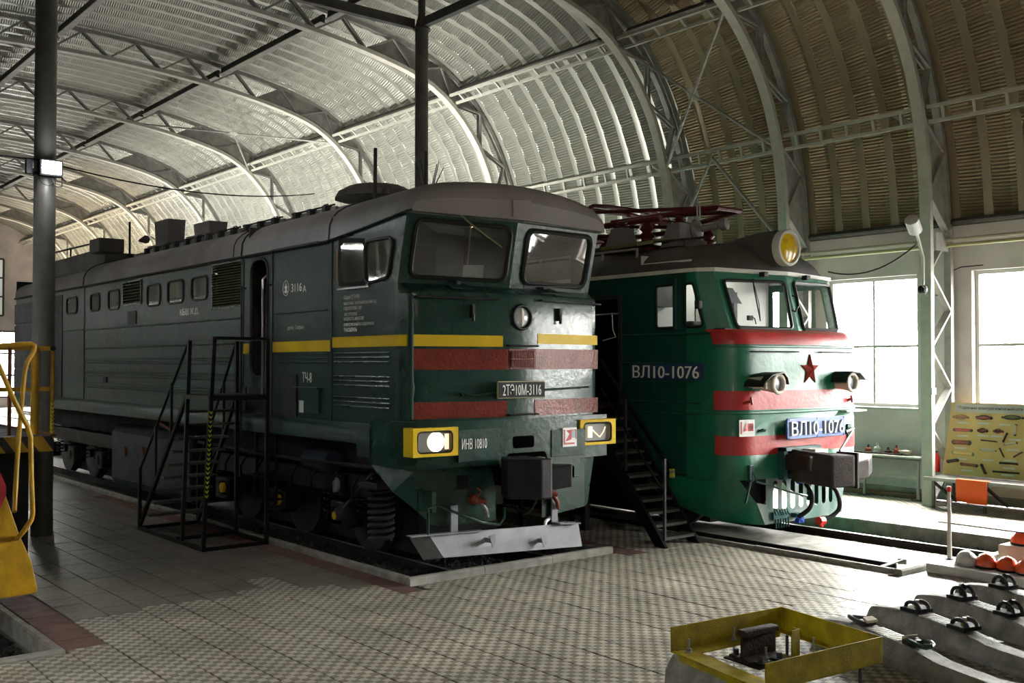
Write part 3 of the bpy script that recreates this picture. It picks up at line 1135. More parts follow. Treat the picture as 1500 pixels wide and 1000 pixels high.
def panel_mesh(name, m):
    vs, fs, uvs = [], [], []
    for i in range(NS + 1):
        s = s_lo + (TOT - 2 * s_lo) * i / NS
        dep = depth_at(s) + 0.30
        for y, dz, cr in prof:
            p = outw(s, dep + dz * 1.0)
            vs.append((p.x, y, p.y))
            uvs.append((s, cr))
    n = len(prof)
    for i in range(NS):
        for k in range(n - 1):
            fs.append((i * n + k, i * n + k + 1, (i + 1) * n + k + 1, (i + 1) * n + k))
    me = bpy.data.meshes.new(name)
    me.from_pydata(vs, [], fs)
    ul = me.uv_layers.new(name='u')
    for lp in me.loops:
        ul.data[lp.index].uv = uvs[lp.vertex_index]
    for p in me.polygons:
        p.use_smooth = True
    me.set_sharp_from_angle(angle=R(22))
    me.materials.append(M[m])
    return me


pm1, pm2 = panel_mesh('roof_panel', 'sheet'), panel_mesh('roof_panel_warm', 'sheetwarm')
y = YB - 0.2
while y < YF:
    o = bpy.data.objects.new('roof_panel', pm2 if y < 14.9 else pm1)
    C.objects.link(o)
    o.parent = ceil_
    o.location = (0, y, 0)
    y += PW


# ---- lattice arches -----------------------------------------------------
def make_arch(y0):
    t = thing('lattice_arch', '', 'roof arch', (XC0, y0, 0))
    n = 90
    for nm, k0, k1, wdt, m in (('inner_chord', 0.0, 0.10, 0.20, 'steellight'), ('outer_chord', None, None, 0.13, 'steel')):
        secs = []
        for i in range(n + 1):
            s = TOT * i / n
            d0 = 0.0 if k0 is not None else depth_at(s)
            a, b = outw(s, d0 - 0.05), outw(s, d0 + 0.05)
            secs.append([(a.x, y0 - wdt / 2, a.y), (a.x, y0 + wdt / 2, a.y), (b.x, y0 + wdt / 2, b.y), (b.x, y0 - wdt / 2, b.y)])
        MB().loft(secs, closed=True, caps=True).build(nm, m, t, smooth=True)
    pitch = 1.38
    nn = int(TOT / pitch) + 1
    st = TOT / nn
    for i in range(nn):
        s0, s1 = i * st, (i + 1) * st
        sm = (s0 + s1) / 2
        a, b, c = outw(s0, 0.03), outw(sm, depth_at(sm) - 0.03), outw(s1, 0.03)
        for p, q in ((a, b), (b, c)):
            mb = MB()
            if p.y > 7.2:
                for dy in (-0.055, 0.055):
                    mb.beam((p.x, y0 + dy, p.y), (q.x, y0 + dy, q.y), 0.045, 0.045, (0, 1, 0))
            else:
                mb.beam((p.x, y0, p.y), (q.x, y0, q.y), 0.035, 0.13, (0, 1, 0))
            mb.build('brace', 'steel', t)
        xm = at_arc(sm)[0]
        hx = abs(xm.x - XC0)
        if 5.2 < hx < 8.1 and xm.y > 8.8 or 4.9 < xm.y < 7.0:
            for tri in ((a, b, c),):
                mb = MB()
                mb.prism([(p.x, y0 - 0.02, p.y) for p in tri], (0, 0.02, 0))
                sn = outw(s0 - st / 2, depth_at(s0) - 0.03)
                mb.prism([(p.x, y0 + 0.005, p.y) for p in (a, b, sn)], (0, 0.015, 0))
                mb.build('gusset_plate', 'steel', t)
    return t


ORD = ['', '', '', 'arch just outside the right edge of the picture',
       'grey steel lattice arch whose white painted leg stands between the two bright windows',
       'steel lattice arch rising behind the yellow headlight of the electric locomotive',
       'pale steel lattice arch curving down right of the two pipe columns to the raised pantograph',
       'steel lattice arch passing behind the middle pipe column above the diesel locomotive cab',
       'second steel lattice arch beyond the middle pipe column',
       'third steel lattice arch beyond the middle pipe column, over the long green body',
       'fourth steel lattice arch beyond the middle pipe column',
       'steel lattice arch right behind the floodlight on the near pipe column',
       'small steel lattice arch second from the far end wall',
       'smallest steel lattice arch, nearest to the far end wall']
a0 = make_arch(ARCH_Y[3])
a0['label'] = 'steel lattice arch at the upper right corner of the picture'
for yy, lb in zip(ARCH_Y[4:], ORD[4:]):
    copy_tree(a0, loc=(XC0, yy, 0), label=lb)


# ---- purlins: ladder girders at inner-chord level and dark beams under the sheets ----
def s_for_x(x):
    """arc position on the right half where the inner chord has this X (upper part)"""
    best = min(range(len(half)), key=lambda i: abs(half[i].x - x) + (0 if half[i].y > 8 else 5))
    return arc[best]


def s_for_z(z):
    best = min(range(len(half)), key=lambda i: abs(half[i].y - z))
    return arc[best]


def ladder(y0, y1, s, label, rungs):
    t = thing('ladder_purlin', label, 'purlin', (outw(s, 0).x, y0, outw(s, 0).y))
    p, n = at_arc(s)
    d = V((-n.y, n.x))
    h = 0.13
    for sg in (-1, 1):
        q = p + n * 0.10 + d * sg * h
        MB().box(q.x - 0.03, y0, q.y - 0.03, q.x + 0.03, y1, q.y + 0.03).build('girder_rail', 'steellight', t)
    for i in range(rungs):
        yy = y0 + (y1 - y0) * (i + 0.5) / rungs
        a, b = p + n * 0.10 - d * h, p + n * 0.10 + d * h
        MB().beam((a.x, yy, a.y), (b.x, yy, b.y), 0.05, 0.05, (0, 1, 0)).build('rung', 'steellight', t)
    # splayed fixing lugs at the near end
    a = p + n * 0.12
    b = p + n * 0.34 + d * 0.10
    MB().beam((a.x, y0 + 0.05, a.y - 0.12), (b.x, y0 + 0.55, b.y), 0.04, 0.05).beam((a.x + 0.09, y0 + 0.05, a.y - 0.16), (b.x + 0.09, y0 + 0.55, b.y - 0.02), 0.04, 0.05).build('fixing_lug', 'steellight', t)
    return t


def beamp(y0, y1, s, label, m='steeldark', k=0.42, sz=0.16):
    p = outw(s, k)
    p2, n = at_arc(s)
    t = thing('purlin', label, 'purlin', (p.x, y0, p.y))
    d = V((-n.y, n.x))
    MB().beam((p.x, y0, p.y), (p.x, y1, p.y), sz * 0.45, sz * 1.25, (n.x, 0, n.y)).build('purlin_web', m, t)
    q = outw(s, k - sz * 0.62)
    MB().beam((q.x, y0, q.y), (q.x, y1, q.y), sz * 1.0, 0.018, (n.x, 0, n.y)).build('purlin_flange', 'steel', t)
    return t


bays = [(ARCH_Y[i], ARCH_Y[i + 1]) for i in range(3, len(ARCH_Y) - 1)] + [(57.4, 63.3)]
nm = ['bay at the upper right corner', 'bay between the two right-hand arches', 'bay above the pantograph', 'bay behind the middle pipe column', 'second bay beyond the middle column',
      'third bay beyond the middle column', 'fourth bay beyond the middle column', 'bay just right of the near pole\'s floodlight', 'bay below the floodlight', 'bay near the far wall', 'last bay at the far wall']
sx = s_for_x(15.45)
sz = s_for_z(6.85)
for (a, b), lb in zip(bays, nm):
    r = 8 if b - a > 4 else 4
    ladder(a + 0.115, b - 0.115, sz, 'lower ladder-shaped purlin, ' + lb, 5 if r == 4 else 8)
    ladder(a + 0.115, b - 0.115, sx, 'upper ladder-shaped purlin, ' + lb, 4 if r == 4 else 8)
    beamp(a + 0.115, b - 0.115, sx + 0.02, 'dark purlin above the upper ladder, ' + lb)
    beamp(a + 0.115, b - 0.115, s_for_x(11.85), 'dark purlin right of the crown, ' + lb)
    beamp(a + 0.115, b - 0.115, s_for_x(7.6), 'dark ridge purlin, ' + lb)
    if b > 18:
        beamp(a + 0.115, b - 0.115, TOT - s_for_x(11.85), 'dark purlin left of the crown, ' + lb)


# ---- wind braces ---------------------------------------------------------
def cross(label, p1, p2, p3, p4, plate=True, r=0.035):
    t = thing('cross_brace', label, 'brace', tuple((V(p1) + V(p2)) / 2))
    MB().tube([p1, p2], r, 6).build('brace_rod', 'steel', t, smooth=True)
    MB().tube([p3, p4], r, 6).build('brace_rod', 'steel', t, smooth=True)
    if plate:
        c = (V(p1) + V(p2)) / 2
        d1, d2 = (V(p1) - V(p2)).normalized() * 0.2, (V(p3) - V(p4)).normalized() * 0.2
        nn = d1.cross(d2).normalized() * 0.02
        MB().prism([c + d1, c + d2, c - d1, c - d2], nn).build('centre_plate', 'steellight', t)
    return t


def ap(s, y, k=0.0):
    q = outw(s, k)
    return (q.x, y, q.y)


cross('X-shaped wind brace with square centre plate in the brown vault right of the arch', ap(sx, 15.3), ap(sz, 12.5), ap(sz, 15.3), ap(sx, 12.5))
cross('V-shaped brace below the lower purlin above the electric locomotive roof', ap(sz, 14.0, -0.05), ap(s_for_z(5.0), 12.5, -0.05), ap(sz, 14.0, -0.05), ap(s_for_z(5.0), 15.3, -0.05), False)
s2 = s_for_x(11.85)
cross('X-shaped brace high in the roof beyond the middle pipe column', ap(s2, 33.2), ap(sx, 27.6), ap(sx, 33.2), ap(s2, 27.6), True, 0.03)


# ---- pipe columns ----------------------------------------------------------
def column(label, x, y, r, ztop):
    t = thing('pipe_column', label, 'column', (x, y, 0))
    MB().cyl((x, y, 0), (x, y, ztop), r, n=32).build('column_shaft', 'poleg', t, smooth=True)
    MB().cyl((x, y, ztop), (x, y, ztop + 0.03), r * 1.3, n=32).build('cap_plate', 'steeldark', t)
    MB().cyl((x, y, ztop + 0.03), (x, y, 10.1), r * 0.55, n=20).build('upper_post', 'steeldark', t, smooth=True)
    for a in range(4):
        d = V((math.cos(a * math.pi / 2), math.sin(a * math.pi / 2), 0))
        MB().prism([V((x, y, ztop + 0.03)) + d * r * 1.2, V((x, y, ztop + 0.03)) + d * r * 0.5, V((x, y, ztop + 0.35)) + d * r * 0.5], V((-d.y, d.x, 0)) * 0.02).build('stiffener', 'steeldark', t)
    return t


column('thick grey pipe column at the left carrying the lit floodlight', 4.25, 15.98, 0.150, 8.62)
column('grey pipe column rising behind the diesel locomotive cab', 10.66, 15.62, 0.122, 8.62)
t = thing('tie_beam', 'dark tie beam running left from the top of the middle pipe column', 'beam', (7.45, 15.75, 8.72))
MB().box(4.3, 15.70, 8.66, 10.6, 15.82, 8.69).box(4.3, 15.75, 8.69, 10.6, 15.77, 8.85).build('beam_body', 'steeldark', t)
t = thing('tie_beam', 'dark lengthwise beam from the middle pipe column towards the viewer', 'beam', (10.66, 9.0, 8.72))
MB().box(10.60, -4.9, 8.66, 10.72, 15.5, 8.69).box(10.65, -4.9, 8.69, 10.67, 15.5, 8.85).build('beam_body', 'steeldark', t)

# floodlight on the near column
t = thing('floodlight', 'lit white floodlight clamped to the thick pipe column', 'floodlight', (4.22, 15.72, 5.3))
MB().box(4.08, 15.60, 5.19, 4.40, 15.74, 5.43).build('lamp_housing', 'dark', t, bevel=0.02)
MB().box(4.11, 15.592, 5.22, 4.37, 15.598, 5.40).build('lens', 'floodlens', t)
MB().box(3.94, 15.74, 5.22, 4.02, 15.84, 5.42).build('ballast_box', 'gun', t)
MB().tube([(4.10, 15.70, 5.18), (4.13, 15.66, 5.08), (4.21, 15.64, 5.05), (4.29, 15.66, 5.10), (4.33, 15.70, 5.17)], 0.008, 6).build('loose_cable', 'rubber', t, smooth=True)
MB().tube([(4.27, 15.70, 5.18), (4.32, 15.66, 5.05), (4.40, 15.66, 5.06), (4.41, 15.70, 5.20)], 0.008, 6).build('loose_cable', 'rubber', t, smooth=True)
MB().lathe((4.25, 15.98, 5.24), (0, 0, 1), [(0, 0.165), (0.05, 0.165)], 28).build('pole_clamp', 'gun', t, smooth=True)


def sag(a, b, drop, n=14):
    a, b = V(a), V(b)
    return [a.lerp(b, i / n) - V((0, 0, drop * 4 * (i / n) * (1 - i / n))) for i in range(n + 1)]


o = MB().tube(sag((4.2, 15.8, 5.42), (10.3, 19.0, 6.0), 0.22), 0.012, 5).build('cable', 'rubber')
tag(o, 'black cable sagging from the near pipe column towards the middle one', 'cable')
o = MB().tube(sag((4.2, 15.9, 5.46), (-3.0, 15.6, 5.46), 0.05), 0.012, 5).build('cable', 'rubber')
tag(o, 'black cable running left from the floodlight to the picture edge', 'cable')


# ================================================================== DIESEL LOCOMOTIVE (green, red bands, grey roof)
XL, XR, XM = 6.60, 9.66, 8.13
L1 = thing('locomotive', 'dark green diesel locomotive with grey roof, yellow stripe and grey plough, beside black stairs', 'locomotive', (XM, 18.6, 0))
EZ = 4.09
YE = 27.2
YK = 11.75     # rear of the flush cab sheets


def skin(mb, X):
    return lambda y, z: (X, y, z)


# -- side walls with real openings
WIN1 = [(22.30, 23.07, 3.54, 3.90), (20.86, 21.46, 3.54, 3.90), (19.70, 20.38, 3.52, 3.91), (17.63, 18.29, 3.50, 3.89), (16.59, 17.32, 3.50, 3.90), (15.62, 16.28, 3.51, 3.90)]
DOOR = (13.50, 14.08, 2.30, 4.02)
CABW = (10.22, 11.46, 3.46, 4.03)
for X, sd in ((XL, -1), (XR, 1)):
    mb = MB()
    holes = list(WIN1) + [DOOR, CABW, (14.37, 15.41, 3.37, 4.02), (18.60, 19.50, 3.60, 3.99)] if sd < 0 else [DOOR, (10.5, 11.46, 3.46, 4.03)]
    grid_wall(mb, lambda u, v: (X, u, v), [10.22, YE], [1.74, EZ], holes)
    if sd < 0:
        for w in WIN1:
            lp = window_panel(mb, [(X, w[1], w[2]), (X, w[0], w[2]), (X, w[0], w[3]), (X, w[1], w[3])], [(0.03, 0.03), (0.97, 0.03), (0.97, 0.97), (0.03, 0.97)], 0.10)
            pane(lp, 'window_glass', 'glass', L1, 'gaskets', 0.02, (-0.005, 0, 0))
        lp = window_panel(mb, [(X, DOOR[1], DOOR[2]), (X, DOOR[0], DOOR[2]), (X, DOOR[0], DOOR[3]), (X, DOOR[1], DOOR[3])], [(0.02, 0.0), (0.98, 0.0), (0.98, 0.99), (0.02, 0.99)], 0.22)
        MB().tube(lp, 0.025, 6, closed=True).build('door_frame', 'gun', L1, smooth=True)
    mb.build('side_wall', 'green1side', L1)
    # cab end of the side wall, wrapping round the corner post up to the raised brow
    mb = MB()
    mb.add([(X, 10.22, EZ), (X, YK, EZ), (X, 10.05, 4.25), (X, 9.96, 4.28), (X, 10.22, 3.46), (X, 10.16, 3.44)], [(0, 1, 2), (0, 2, 3, 5, 4)])
    mb.quad((X, 10.22, 1.74), (X, 10.22, 3.46), (X, 10.16, 3.44), (X, 10.10, 1.74))
    mb.build('corner_sheet', 'green1', L1)

# cab side window: one pane closed and the sliding pane open
lp = window_panel(MB(), [(XL, 11.46, 3.46), (XL, 10.22, 3.46), (XL, 10.22, 4.03), (XL, 11.46, 4.03)], [(0.48, 0.02), (0.90, 0.10), (0.99, 0.93), (0.48, 0.93)], 0.10)
pane(lp, 'window_glass', 'glass', L1, 'gaskets', 0.022, (-0.012, 0, 0))
f = MB()
window_panel(f, [(XL, 11.46, 3.46), (XL, 10.22, 3.46), (XL, 10.22, 4.03), (XL, 11.46, 4.03)], [(0.02, 0.02), (0.90, 0.04), (0.99, 0.94), (0.02, 0.96)], 0.10)
f.build('window_surround', 'green1', L1)
vl = [(XL - 0.20, 11.18, 3.45), (XL - 0.015, 10.87, 3.45), (XL - 0.015, 10.87, 4.03), (XL - 0.20, 11.18, 4.05)]
f = MB()
lp = window_panel(f, vl, [(0.10, 0.08), (0.94, 0.08), (0.94, 0.90), (0.10, 0.90)], 0.06)
wv = f.build('wind_deflector', 'gaskets', L1)
MB().add(lp, [tuple(range(len(lp)))]).build('window_glass', 'glass', wv)
MB().box(XL - 0.035, 10.75, 3.425, XL + 0.005, 11.52, 3.445).build('window_sill', 'chrome', L1, label='thin worn bright sill under the cab side window')
MB().box(XL + 0.10, 10.20, 2.2, XL + 0.11, 10.21, 2.21).build('bracket', 'dark', L1)
MB().beam((XL - 0.02, 11.50, 3.55), (XL - 0.02, 11.50, 3.95), 0.05, 0.04).build('armrest', 'wood', L1)

# recessed dark band between body and cooling section
MB().box(XL - 0.012, 23.35, 1.75, XL + 0.02, 23.95, 3.98).build('dark_recess_panel', 'black', L1)
for z0, z1 in ((1.86, 2.35), (2.40, 2.88), (2.98, 3.40), (3.45, 3.92)):
    cb = MB().box(XL - 0.06, 24.05, z0, XL - 0.0, 27.1, z1).build('cooler_shutter', 'tank', L1, bevel=0.01)
    for i in range(5):
        zz = z0 + 0.05 + (z1 - z0 - 0.08) * i / 5
        MB().beam((XL - 0.06, 24.1, zz), (XL - 0.06, 27.05, zz), 0.02, 0.012).build('slat', 'tank', cb)

# framed sheet seams, ledges and stiffening ribs on the side
mb = MB()
for yy in (11.70, 14.33, 21.85, 13.38):
    mb.box(XL - 0.012, yy - 0.02, 1.74, XL + 0.003, yy + 0.02, EZ)
mb.build('seam_strip', 'green1side', L1)


def rib(y0, y1, z, r=0.013, m='green1side', nm='stiffening_rib'):
    return MB().tube([(XL - 0.002, y0, z), (XL - 0.002, y1, z)], r, 6).build(nm, m, L1, smooth=True)


for zc in (2.57, 2.28, 2.02):
    for dz in (-0.055, 0, 0.055):
        rib(10.32, 11.62, zc + dz, 0.014, 'green1')
for zc in (2.57,):
    for dz in (-0.055, 0, 0.055):
        rib(11.78, 13.35, zc + dz, 0.013)
for zc in (2.54, 2.29, 2.06):
    for dz in (-0.045, 0.0, 0.045):
        rib(14.40, 21.8, zc + dz + 0.0, 0.013)
rib(11.8, 13.35, 3.19, 0.014)
rib(14.40, 21.8, 3.17, 0.016)
rib(14.40, 21.8, 2.80, 0.020)
rib(21.9, 23.3, 3.19, 0.016)
# body sill and underframe valance
mb = MB()
mb.loft([[(XL - 0.04, y, 1.52 if y > 11 else 1.36), (XL - 0.05, y, 1.70), (XL - 0.01, y, 1.765), (XL + 0.10, y, 1.77), (XL + 0.10, y, 1.5)] for y in (10.70, 11.0, 11.01, 13.0, 27.2)], closed=True, caps=True)
mb.build('sill_valance', 'green1side', L1, smooth=True)
mb = MB()
mb.box(XR - 0.1, 10.7, 1.5, XR + 0.04, 27.2, 1.77)
mb.build('sill_valance', 'green1side', L1)
# engine louvres: every slat a part
for (y0, y1, z0, z1, n) in ((14.37, 15.41, 3.37, 4.02, 16), (18.60, 19.50, 3.60, 3.99, 7)):
    fr = MB()
    t0 = 0.03
    fr.box(XL - 0.02, y0 - t0, z0 - t0, XL + 0.02, y0, z1 + t0).box(XL - 0.02, y1, z0 - t0, XL + 0.02, y1 + t0, z1 + t0)
    fr.box(XL - 0.02, y0, z0 - t0, XL + 0.02, y1, z0).box(XL - 0.02, y0, z1, XL + 0.02, y1, z1 + t0)
    fo = fr.build('louvre_frame', 'green1', L1)
    for i in range(n):
        zz = z0 + (z1 - z0) * (i + 0.5) / n
        h = (z1 - z0) / n
        MB().prism([(XL - 0.025, y0, zz - h * 0.42), (XL - 0.028, y0, zz - h * 0.30), (XL + 0.05, y0, zz + h * 0.42), (XL + 0.05, y0, zz + h * 0.34)], (0, y1 - y0, 0)).build('slat', 'olive', fo)
    MB().box(XL + 0.07, y0, z0, XL + 0.075, y1, z1).build('louvre_backing', 'dark', fo)
MB().box(XL - 0.015, 18.82, 3.22, XL + 0.0, 19.26, 3.46).build('dark_hatch', 'black', L1)
MB().box(XL - 0.02, 20.4, 2.13, XL, 20.6, 2.24).build('dark_hatch', 'black', L1)
# mesh panels and hatch near the door foot
MB().box(XL - 0.02, 12.62, 1.78, XL, 13.14, 2.35).build('mesh_panel', 'gun', L1)
MB().box(XL - 0.02, 13.5, 1.78, XL, 14.1, 2.15).build('mesh_panel', 'gun', L1)
MB().box(XL - 0.02, 14.2, 1.78, XL, 15.0, 2.15).build('mesh_panel', 'gun', L1)
h = MB().box(XL - 0.035, 11.98, 1.84, XL, 12.55, 2.17).build('hatch', 'green1side', L1, bevel=0.008)
MB().box(XL - 0.10, 11.92, 2.165, XL - 0.0, 12.62, 2.185).build('rain_lip', 'green1side', h)
# grab rails at the door
for yy in (13.38, 14.20):
    MB().tube([(XL - 0.02, yy, 3.60), (XL - 0.09, yy, 3.62), (XL - 0.09, yy, 3.5), (XL - 0.09, yy, 1.30), (XL - 0.02, yy, 1.25)], 0.016, 8).build('grab_rail', 'gun', L1, smooth=True)
MB().tube([(XL + 0.03, 13.62, 3.75), (XL - 0.03, 13.62, 3.70), (XL - 0.03, 13.62, 2.0)], 0.02, 8).build('grab_rail', 'chrome', L1, smooth=True)
MB().beam((XL - 0.03, 12.0, EZ - 0.01), (XL - 0.03, 13.3, EZ - 0.01), 0.05, 0.03).build('door_gutter', 'black', L1)
mb = MB()
for k in range(4):
    mb.box(XL - 0.02, 13.5, 0.55 + k * 0.32, XL + 0.22, 14.1, 0.58 + k * 0.32)
mb.box(XL + 0.1, 13.47, 0.5, XL + 0.14, 13.5, 1.6).box(XL + 0.1, 14.1, 0.5, XL + 0.14, 14.13, 1.6)
mb.build('footstep', 'black', L1)

# -- roof
def arcsec(y, ez, top, dy=0.0, inset=0.0, n=22):
    out = []
    for i in range(n + 1):
        t = i / n
        a = math.pi * t
        x = XM - math.cos(a) * (XM - XL + 0.03 - inset)
        z = ez + (top - ez) * (math.sin(a) ** 0.62 if 0 < t < 1 else 0)
        out.append((x, y + dy * (1 - abs(x - XM) / 1.55), z))
    return out


mb = MB()
mb.loft([arcsec(y, EZ, 4.69) for y in (14.33, 16, 18, 20, 21.85)], closed=False)
mb.build('roof_shell', 'roofgrey', L1, smooth=True)
mb = MB()
mb.loft([arcsec(14.33, EZ, 4.69), arcsec(14.20, EZ, 4.71), arcsec(11.75, EZ, 4.73)])
mb.build('roof_shell', 'roofgrey', L1, smooth=True)
mb = MB()
mb.loft([arcsec(21.85, EZ, 4.64), arcsec(22.1, EZ, 4.60), arcsec(24, EZ, 4.60), arcsec(27.2, EZ, 4.58)], caps=False)
mb.build('roof_shell', 'roofgrey', L1, smooth=True)
for yy in (14.33, 14.62, 21.83):
    MB().tube(arcsec(yy, EZ, 4.70), 0.02 if yy != 14.62 else 0.010, 6).build('roof_seam', 'black', L1, smooth=True)
MB().tube(arcsec(11.73, EZ, 4.735), 0.016, 6).build('roof_seam', 'gun', L1, smooth=True)
# cab roof: sweeps up into the brow
secs = [arcsec(11.73, EZ, 4.73), arcsec(11.0, 4.16, 4.735), arcsec(10.4, 4.22, 4.735), arcsec(10.05, 4.26, 4.73, -0.10), arcsec(9.92, 4.275, 4.69, -0.15, 0.0), arcsec(9.86, 4.275, 4.60, -0.17, 0.01), arcsec(9.84, 4.275, 4.48, -0.18, 0.02)]
mb = MB().loft(secs)
last = secs[-1]
low = [(x, y, 4.255) for x, y, z in last]
mb.loft([last, low])
back = [(x, y + 0.14, 4.24) for x, y, z in low]
mb.loft([low, back])
mb.build('cab_roof', 'roofgrey', L1, smooth=True, ang=50)
hp = [P(750, 292, Y=9.68), P(777, 293, Y=9.68), P(777, 318, Y=9.68), P(751, 317, Y=9.68)]
MB().prism([(p.x, 9.66, p.z) for p in hp], (0, 0.06, 0)).build('roof_hatch', 'roofgrey', L1, bevel=0.008)
# dark eaves line
MB().tube([(XL - 0.035, YK, EZ - 0.02), (XL - 0.035, 27.2, EZ - 0.02)], 0.022, 6).build('eaves_gutter', 'black', L1)
MB().tube([(XL - 0.03, YK, EZ - 0.015), (XL - 0.03, 11.0, 4.145), (XL - 0.03, 10.05, 4.245), (XL - 0.02, 9.87, 4.262), (XM, 9.70, 4.245), (XR + 0.02, 9.87, 4.262)], 0.014, 6).build('eaves_gutter', 'green1', L1)

# -- windscreen wall: two panels meeting in a shallow V, top leaning forward
WB = [(XL + 0.0, 10.16, 3.44), (XM, 9.97, 3.44), (XR - 0.0, 10.16, 3.44)]
WT = [(XL + 0.0, 9.955, 4.27), (XM, 9.80, 4.25), (XR - 0.0, 9.955, 4.27)]
mb = MB()
l1 = window_panel(mb, [WB[0], WB[1], WT[1], WT[0]], [(0.085, 0.10), (0.945, 0.10), (0.945, 0.90), (0.085, 0.90)], 0.13, 6)
l2 = window_panel(mb, [WB[1], WB[2], WT[2], WT[1]], [(0.13, 0.10), (0.92, 0.10), (0.92, 0.90), (0.13, 0.90)], 0.13, 6)
mb.build('windscreen_surround', 'green1', L1)
p1 = pane(l1, 'windscreen_glass', 'glass', L1, 'gaskets', 0.030, (0, -0.012, -0.004))
p2 = pane(l2, 'windscreen_glass', 'glass', L1, 'gaskets', 0.034, (0, -0.012, -0.004))
for lp, pp in ((l1, p1), (l2, p2)):
    MB().tube([p + V((0, -0.028, 0)) for p in lp], 0.008, 6, closed=True).build('bright_bead', 'gun', L1, smooth=True)
# wipers
MB().tube([P(672, 312, Y=9.78), P(690, 328, Y=9.80), P(735, 362, Y=9.83)], 0.010, 6).build('wiper', 'olive', L1, smooth=True)
MB().tube([P(690, 328, Y=9.82), P(684, 388, Y=9.95)], 0.009, 6).build('wiper', 'wood', L1, smooth=True)
MB().tube([(8.35, 9.93, 3.42), (8.30, 9.90, 3.47), (9.3, 9.98, 3.50)], 0.008, 6).build('wiper', 'gaskets', L1, smooth=True)

# -- nose
def nose_plan(z, sb=0.0):
    pts = [(XL, 10.24), (XL + 0.003, 10.12), (XL + 0.03, 10.02), (XL + 0.09, 9.965), (XL + 0.17, 9.945),
           (7.90, 9.735), (8.36, 9.735), (XR - 0.15, 9.93), (XR - 0.07, 9.945), (XR - 0.02, 10.0), (XR, 10.12), (XR, 10.24)]
    return [(x, y + sb * (1 if 9.6 < y < 10.2 else 0), z) for x, y in pts]


mb = MB()
mb.loft([nose_plan(1.82), nose_plan(2.4), nose_plan(3.0), nose_plan(3.30), nose_plan(3.345, 0.012), nose_plan(3.365, 0.04)])
top0, top1 = nose_plan(3.365, 0.04), []
for (x, y, z) in top0:
    k = abs(x - XM) / 1.53
    top1.append((x, min(10.24, 9.97 + 0.19 * k) if y < 10.2 else y, 3.445))
mb.loft([top0, top1])
mb.build('nose_shell', 'green1', L1, smooth=True)
NF = lambda x, off=0.0: (9.945 - (x - XL - 0.17) * 0.21 / 1.13 if x < 7.90 else (9.735 if x < 8.36 else 9.735 + (x - 8.36) * 0.195 / 1.15)) - off


def band(x0, x1, z0, z1, m, nm, th=0.006, wrap=None, label=None, slope=0.0):
    xs = sorted(set([x0, x1] + [x for x in (7.90, 8.36) if x0 < x < x1]))
    secs = [[(x, NF(x, th), z0), (x, NF(x, th), z1), (x, NF(x, -0.004), z1), (x, NF(x, -0.004), z0)] for x in xs]
    return MB().loft(secs, closed=True, caps=True).build(nm, m, L1, label=label)


band(XL + 0.08, 7.845, 2.70, 2.835, 'yellow', 'yellow_stripe')
band(8.40, XR - 0.03, 2.745, 2.87, 'yellow', 'yellow_stripe')
# stripe round the corner and along the side
secs = [[(x - nx * 0.006, y - ny * 0.006, 2.70), (x - nx * 0.006, y - ny * 0.006, 2.835)] for x, y, nx, ny in
        ((XL, 11.72, 1, 0), (XL, 10.12, 1, 0), (XL + 0.03, 10.02, 0.8, 0.5), (XL + 0.10, 9.963, 0.3, 1), (XL + 0.17, 9.945, 0, 1))]
MB().loft(secs).build('yellow_stripe', 'yellow', L1)
MB().box(XL - 0.006, 11.72, 2.655, XL, 13.36, 2.80).build('yellow_stripe', 'yellow', L1)
MB().box(XL - 0.006, 14.08, 2.64, XL, 14.33, 2.79).build('yellow_stripe', 'yellow', L1)
# red bands
band(XL + 0.07, 7.94, 2.425, 2.67, 'red1', 'red_band')
band(8.33, XR - 0.02, 2.425, 2.68, 'red1', 'red_band')
band(XL + 0.07, 7.90, 1.85, 2.045, 'red1', 'red_band')
band(8.34, XR - 0.02, 1.85, 2.045, 'red1', 'red_band')
# grille: two rows of vertical slots
g = MB().box(7.93, 9.722, 2.43, 8.34, 9.74, 2.675).build('nose_grille', 'red1', L1)
MB().box(7.95, 9.716, 2.45, 8.32, 9.723, 2.655).build('grille_slot_backing', 'dark', g)
for r_ in (0, 1):
    for i in range(16):
        x = 7.955 + i * 0.0232
        z0 = 2.452 + r_ * 0.105
        MB().box(x, 9.705, z0, x + 0.011, 9.717, z0 + 0.092).build('grille_bar', 'red1', g)
MB().box(7.94, 9.703, 2.548, 8.33, 9.717, 2.560).build('grille_rail', 'red1', g)
# round headlight
hl = MB().lathe((8.13, 9.745, 3.065), (0, -1, 0), [(-0.03, 0.165), (0.02, 0.165), (0.045, 0.150), (0.045, 0.135), (0.0, 0.128)], 28).build('headlight', 'gaskets', L1, smooth=True)
MB().lathe((8.13, 9.745, 3.065), (0, -1, 0), [(-0.02, 0.13), (0.004, 0.13), (0.022, 0.10), (0.032, 0.05), (0.034, 0.0)], 28).build('headlight_lens', 'lensglass', hl, smooth=True)
MB().prism([(8.13 + 0.030 * math.sin(a * 0.35) - 0.015, 9.708, 3.065 + 0.11 * math.cos(a * 0.35)) for a in range(10)], (0.018, 0.004, 0)).build('headlight_reflector_edge', 'offwhite', hl)
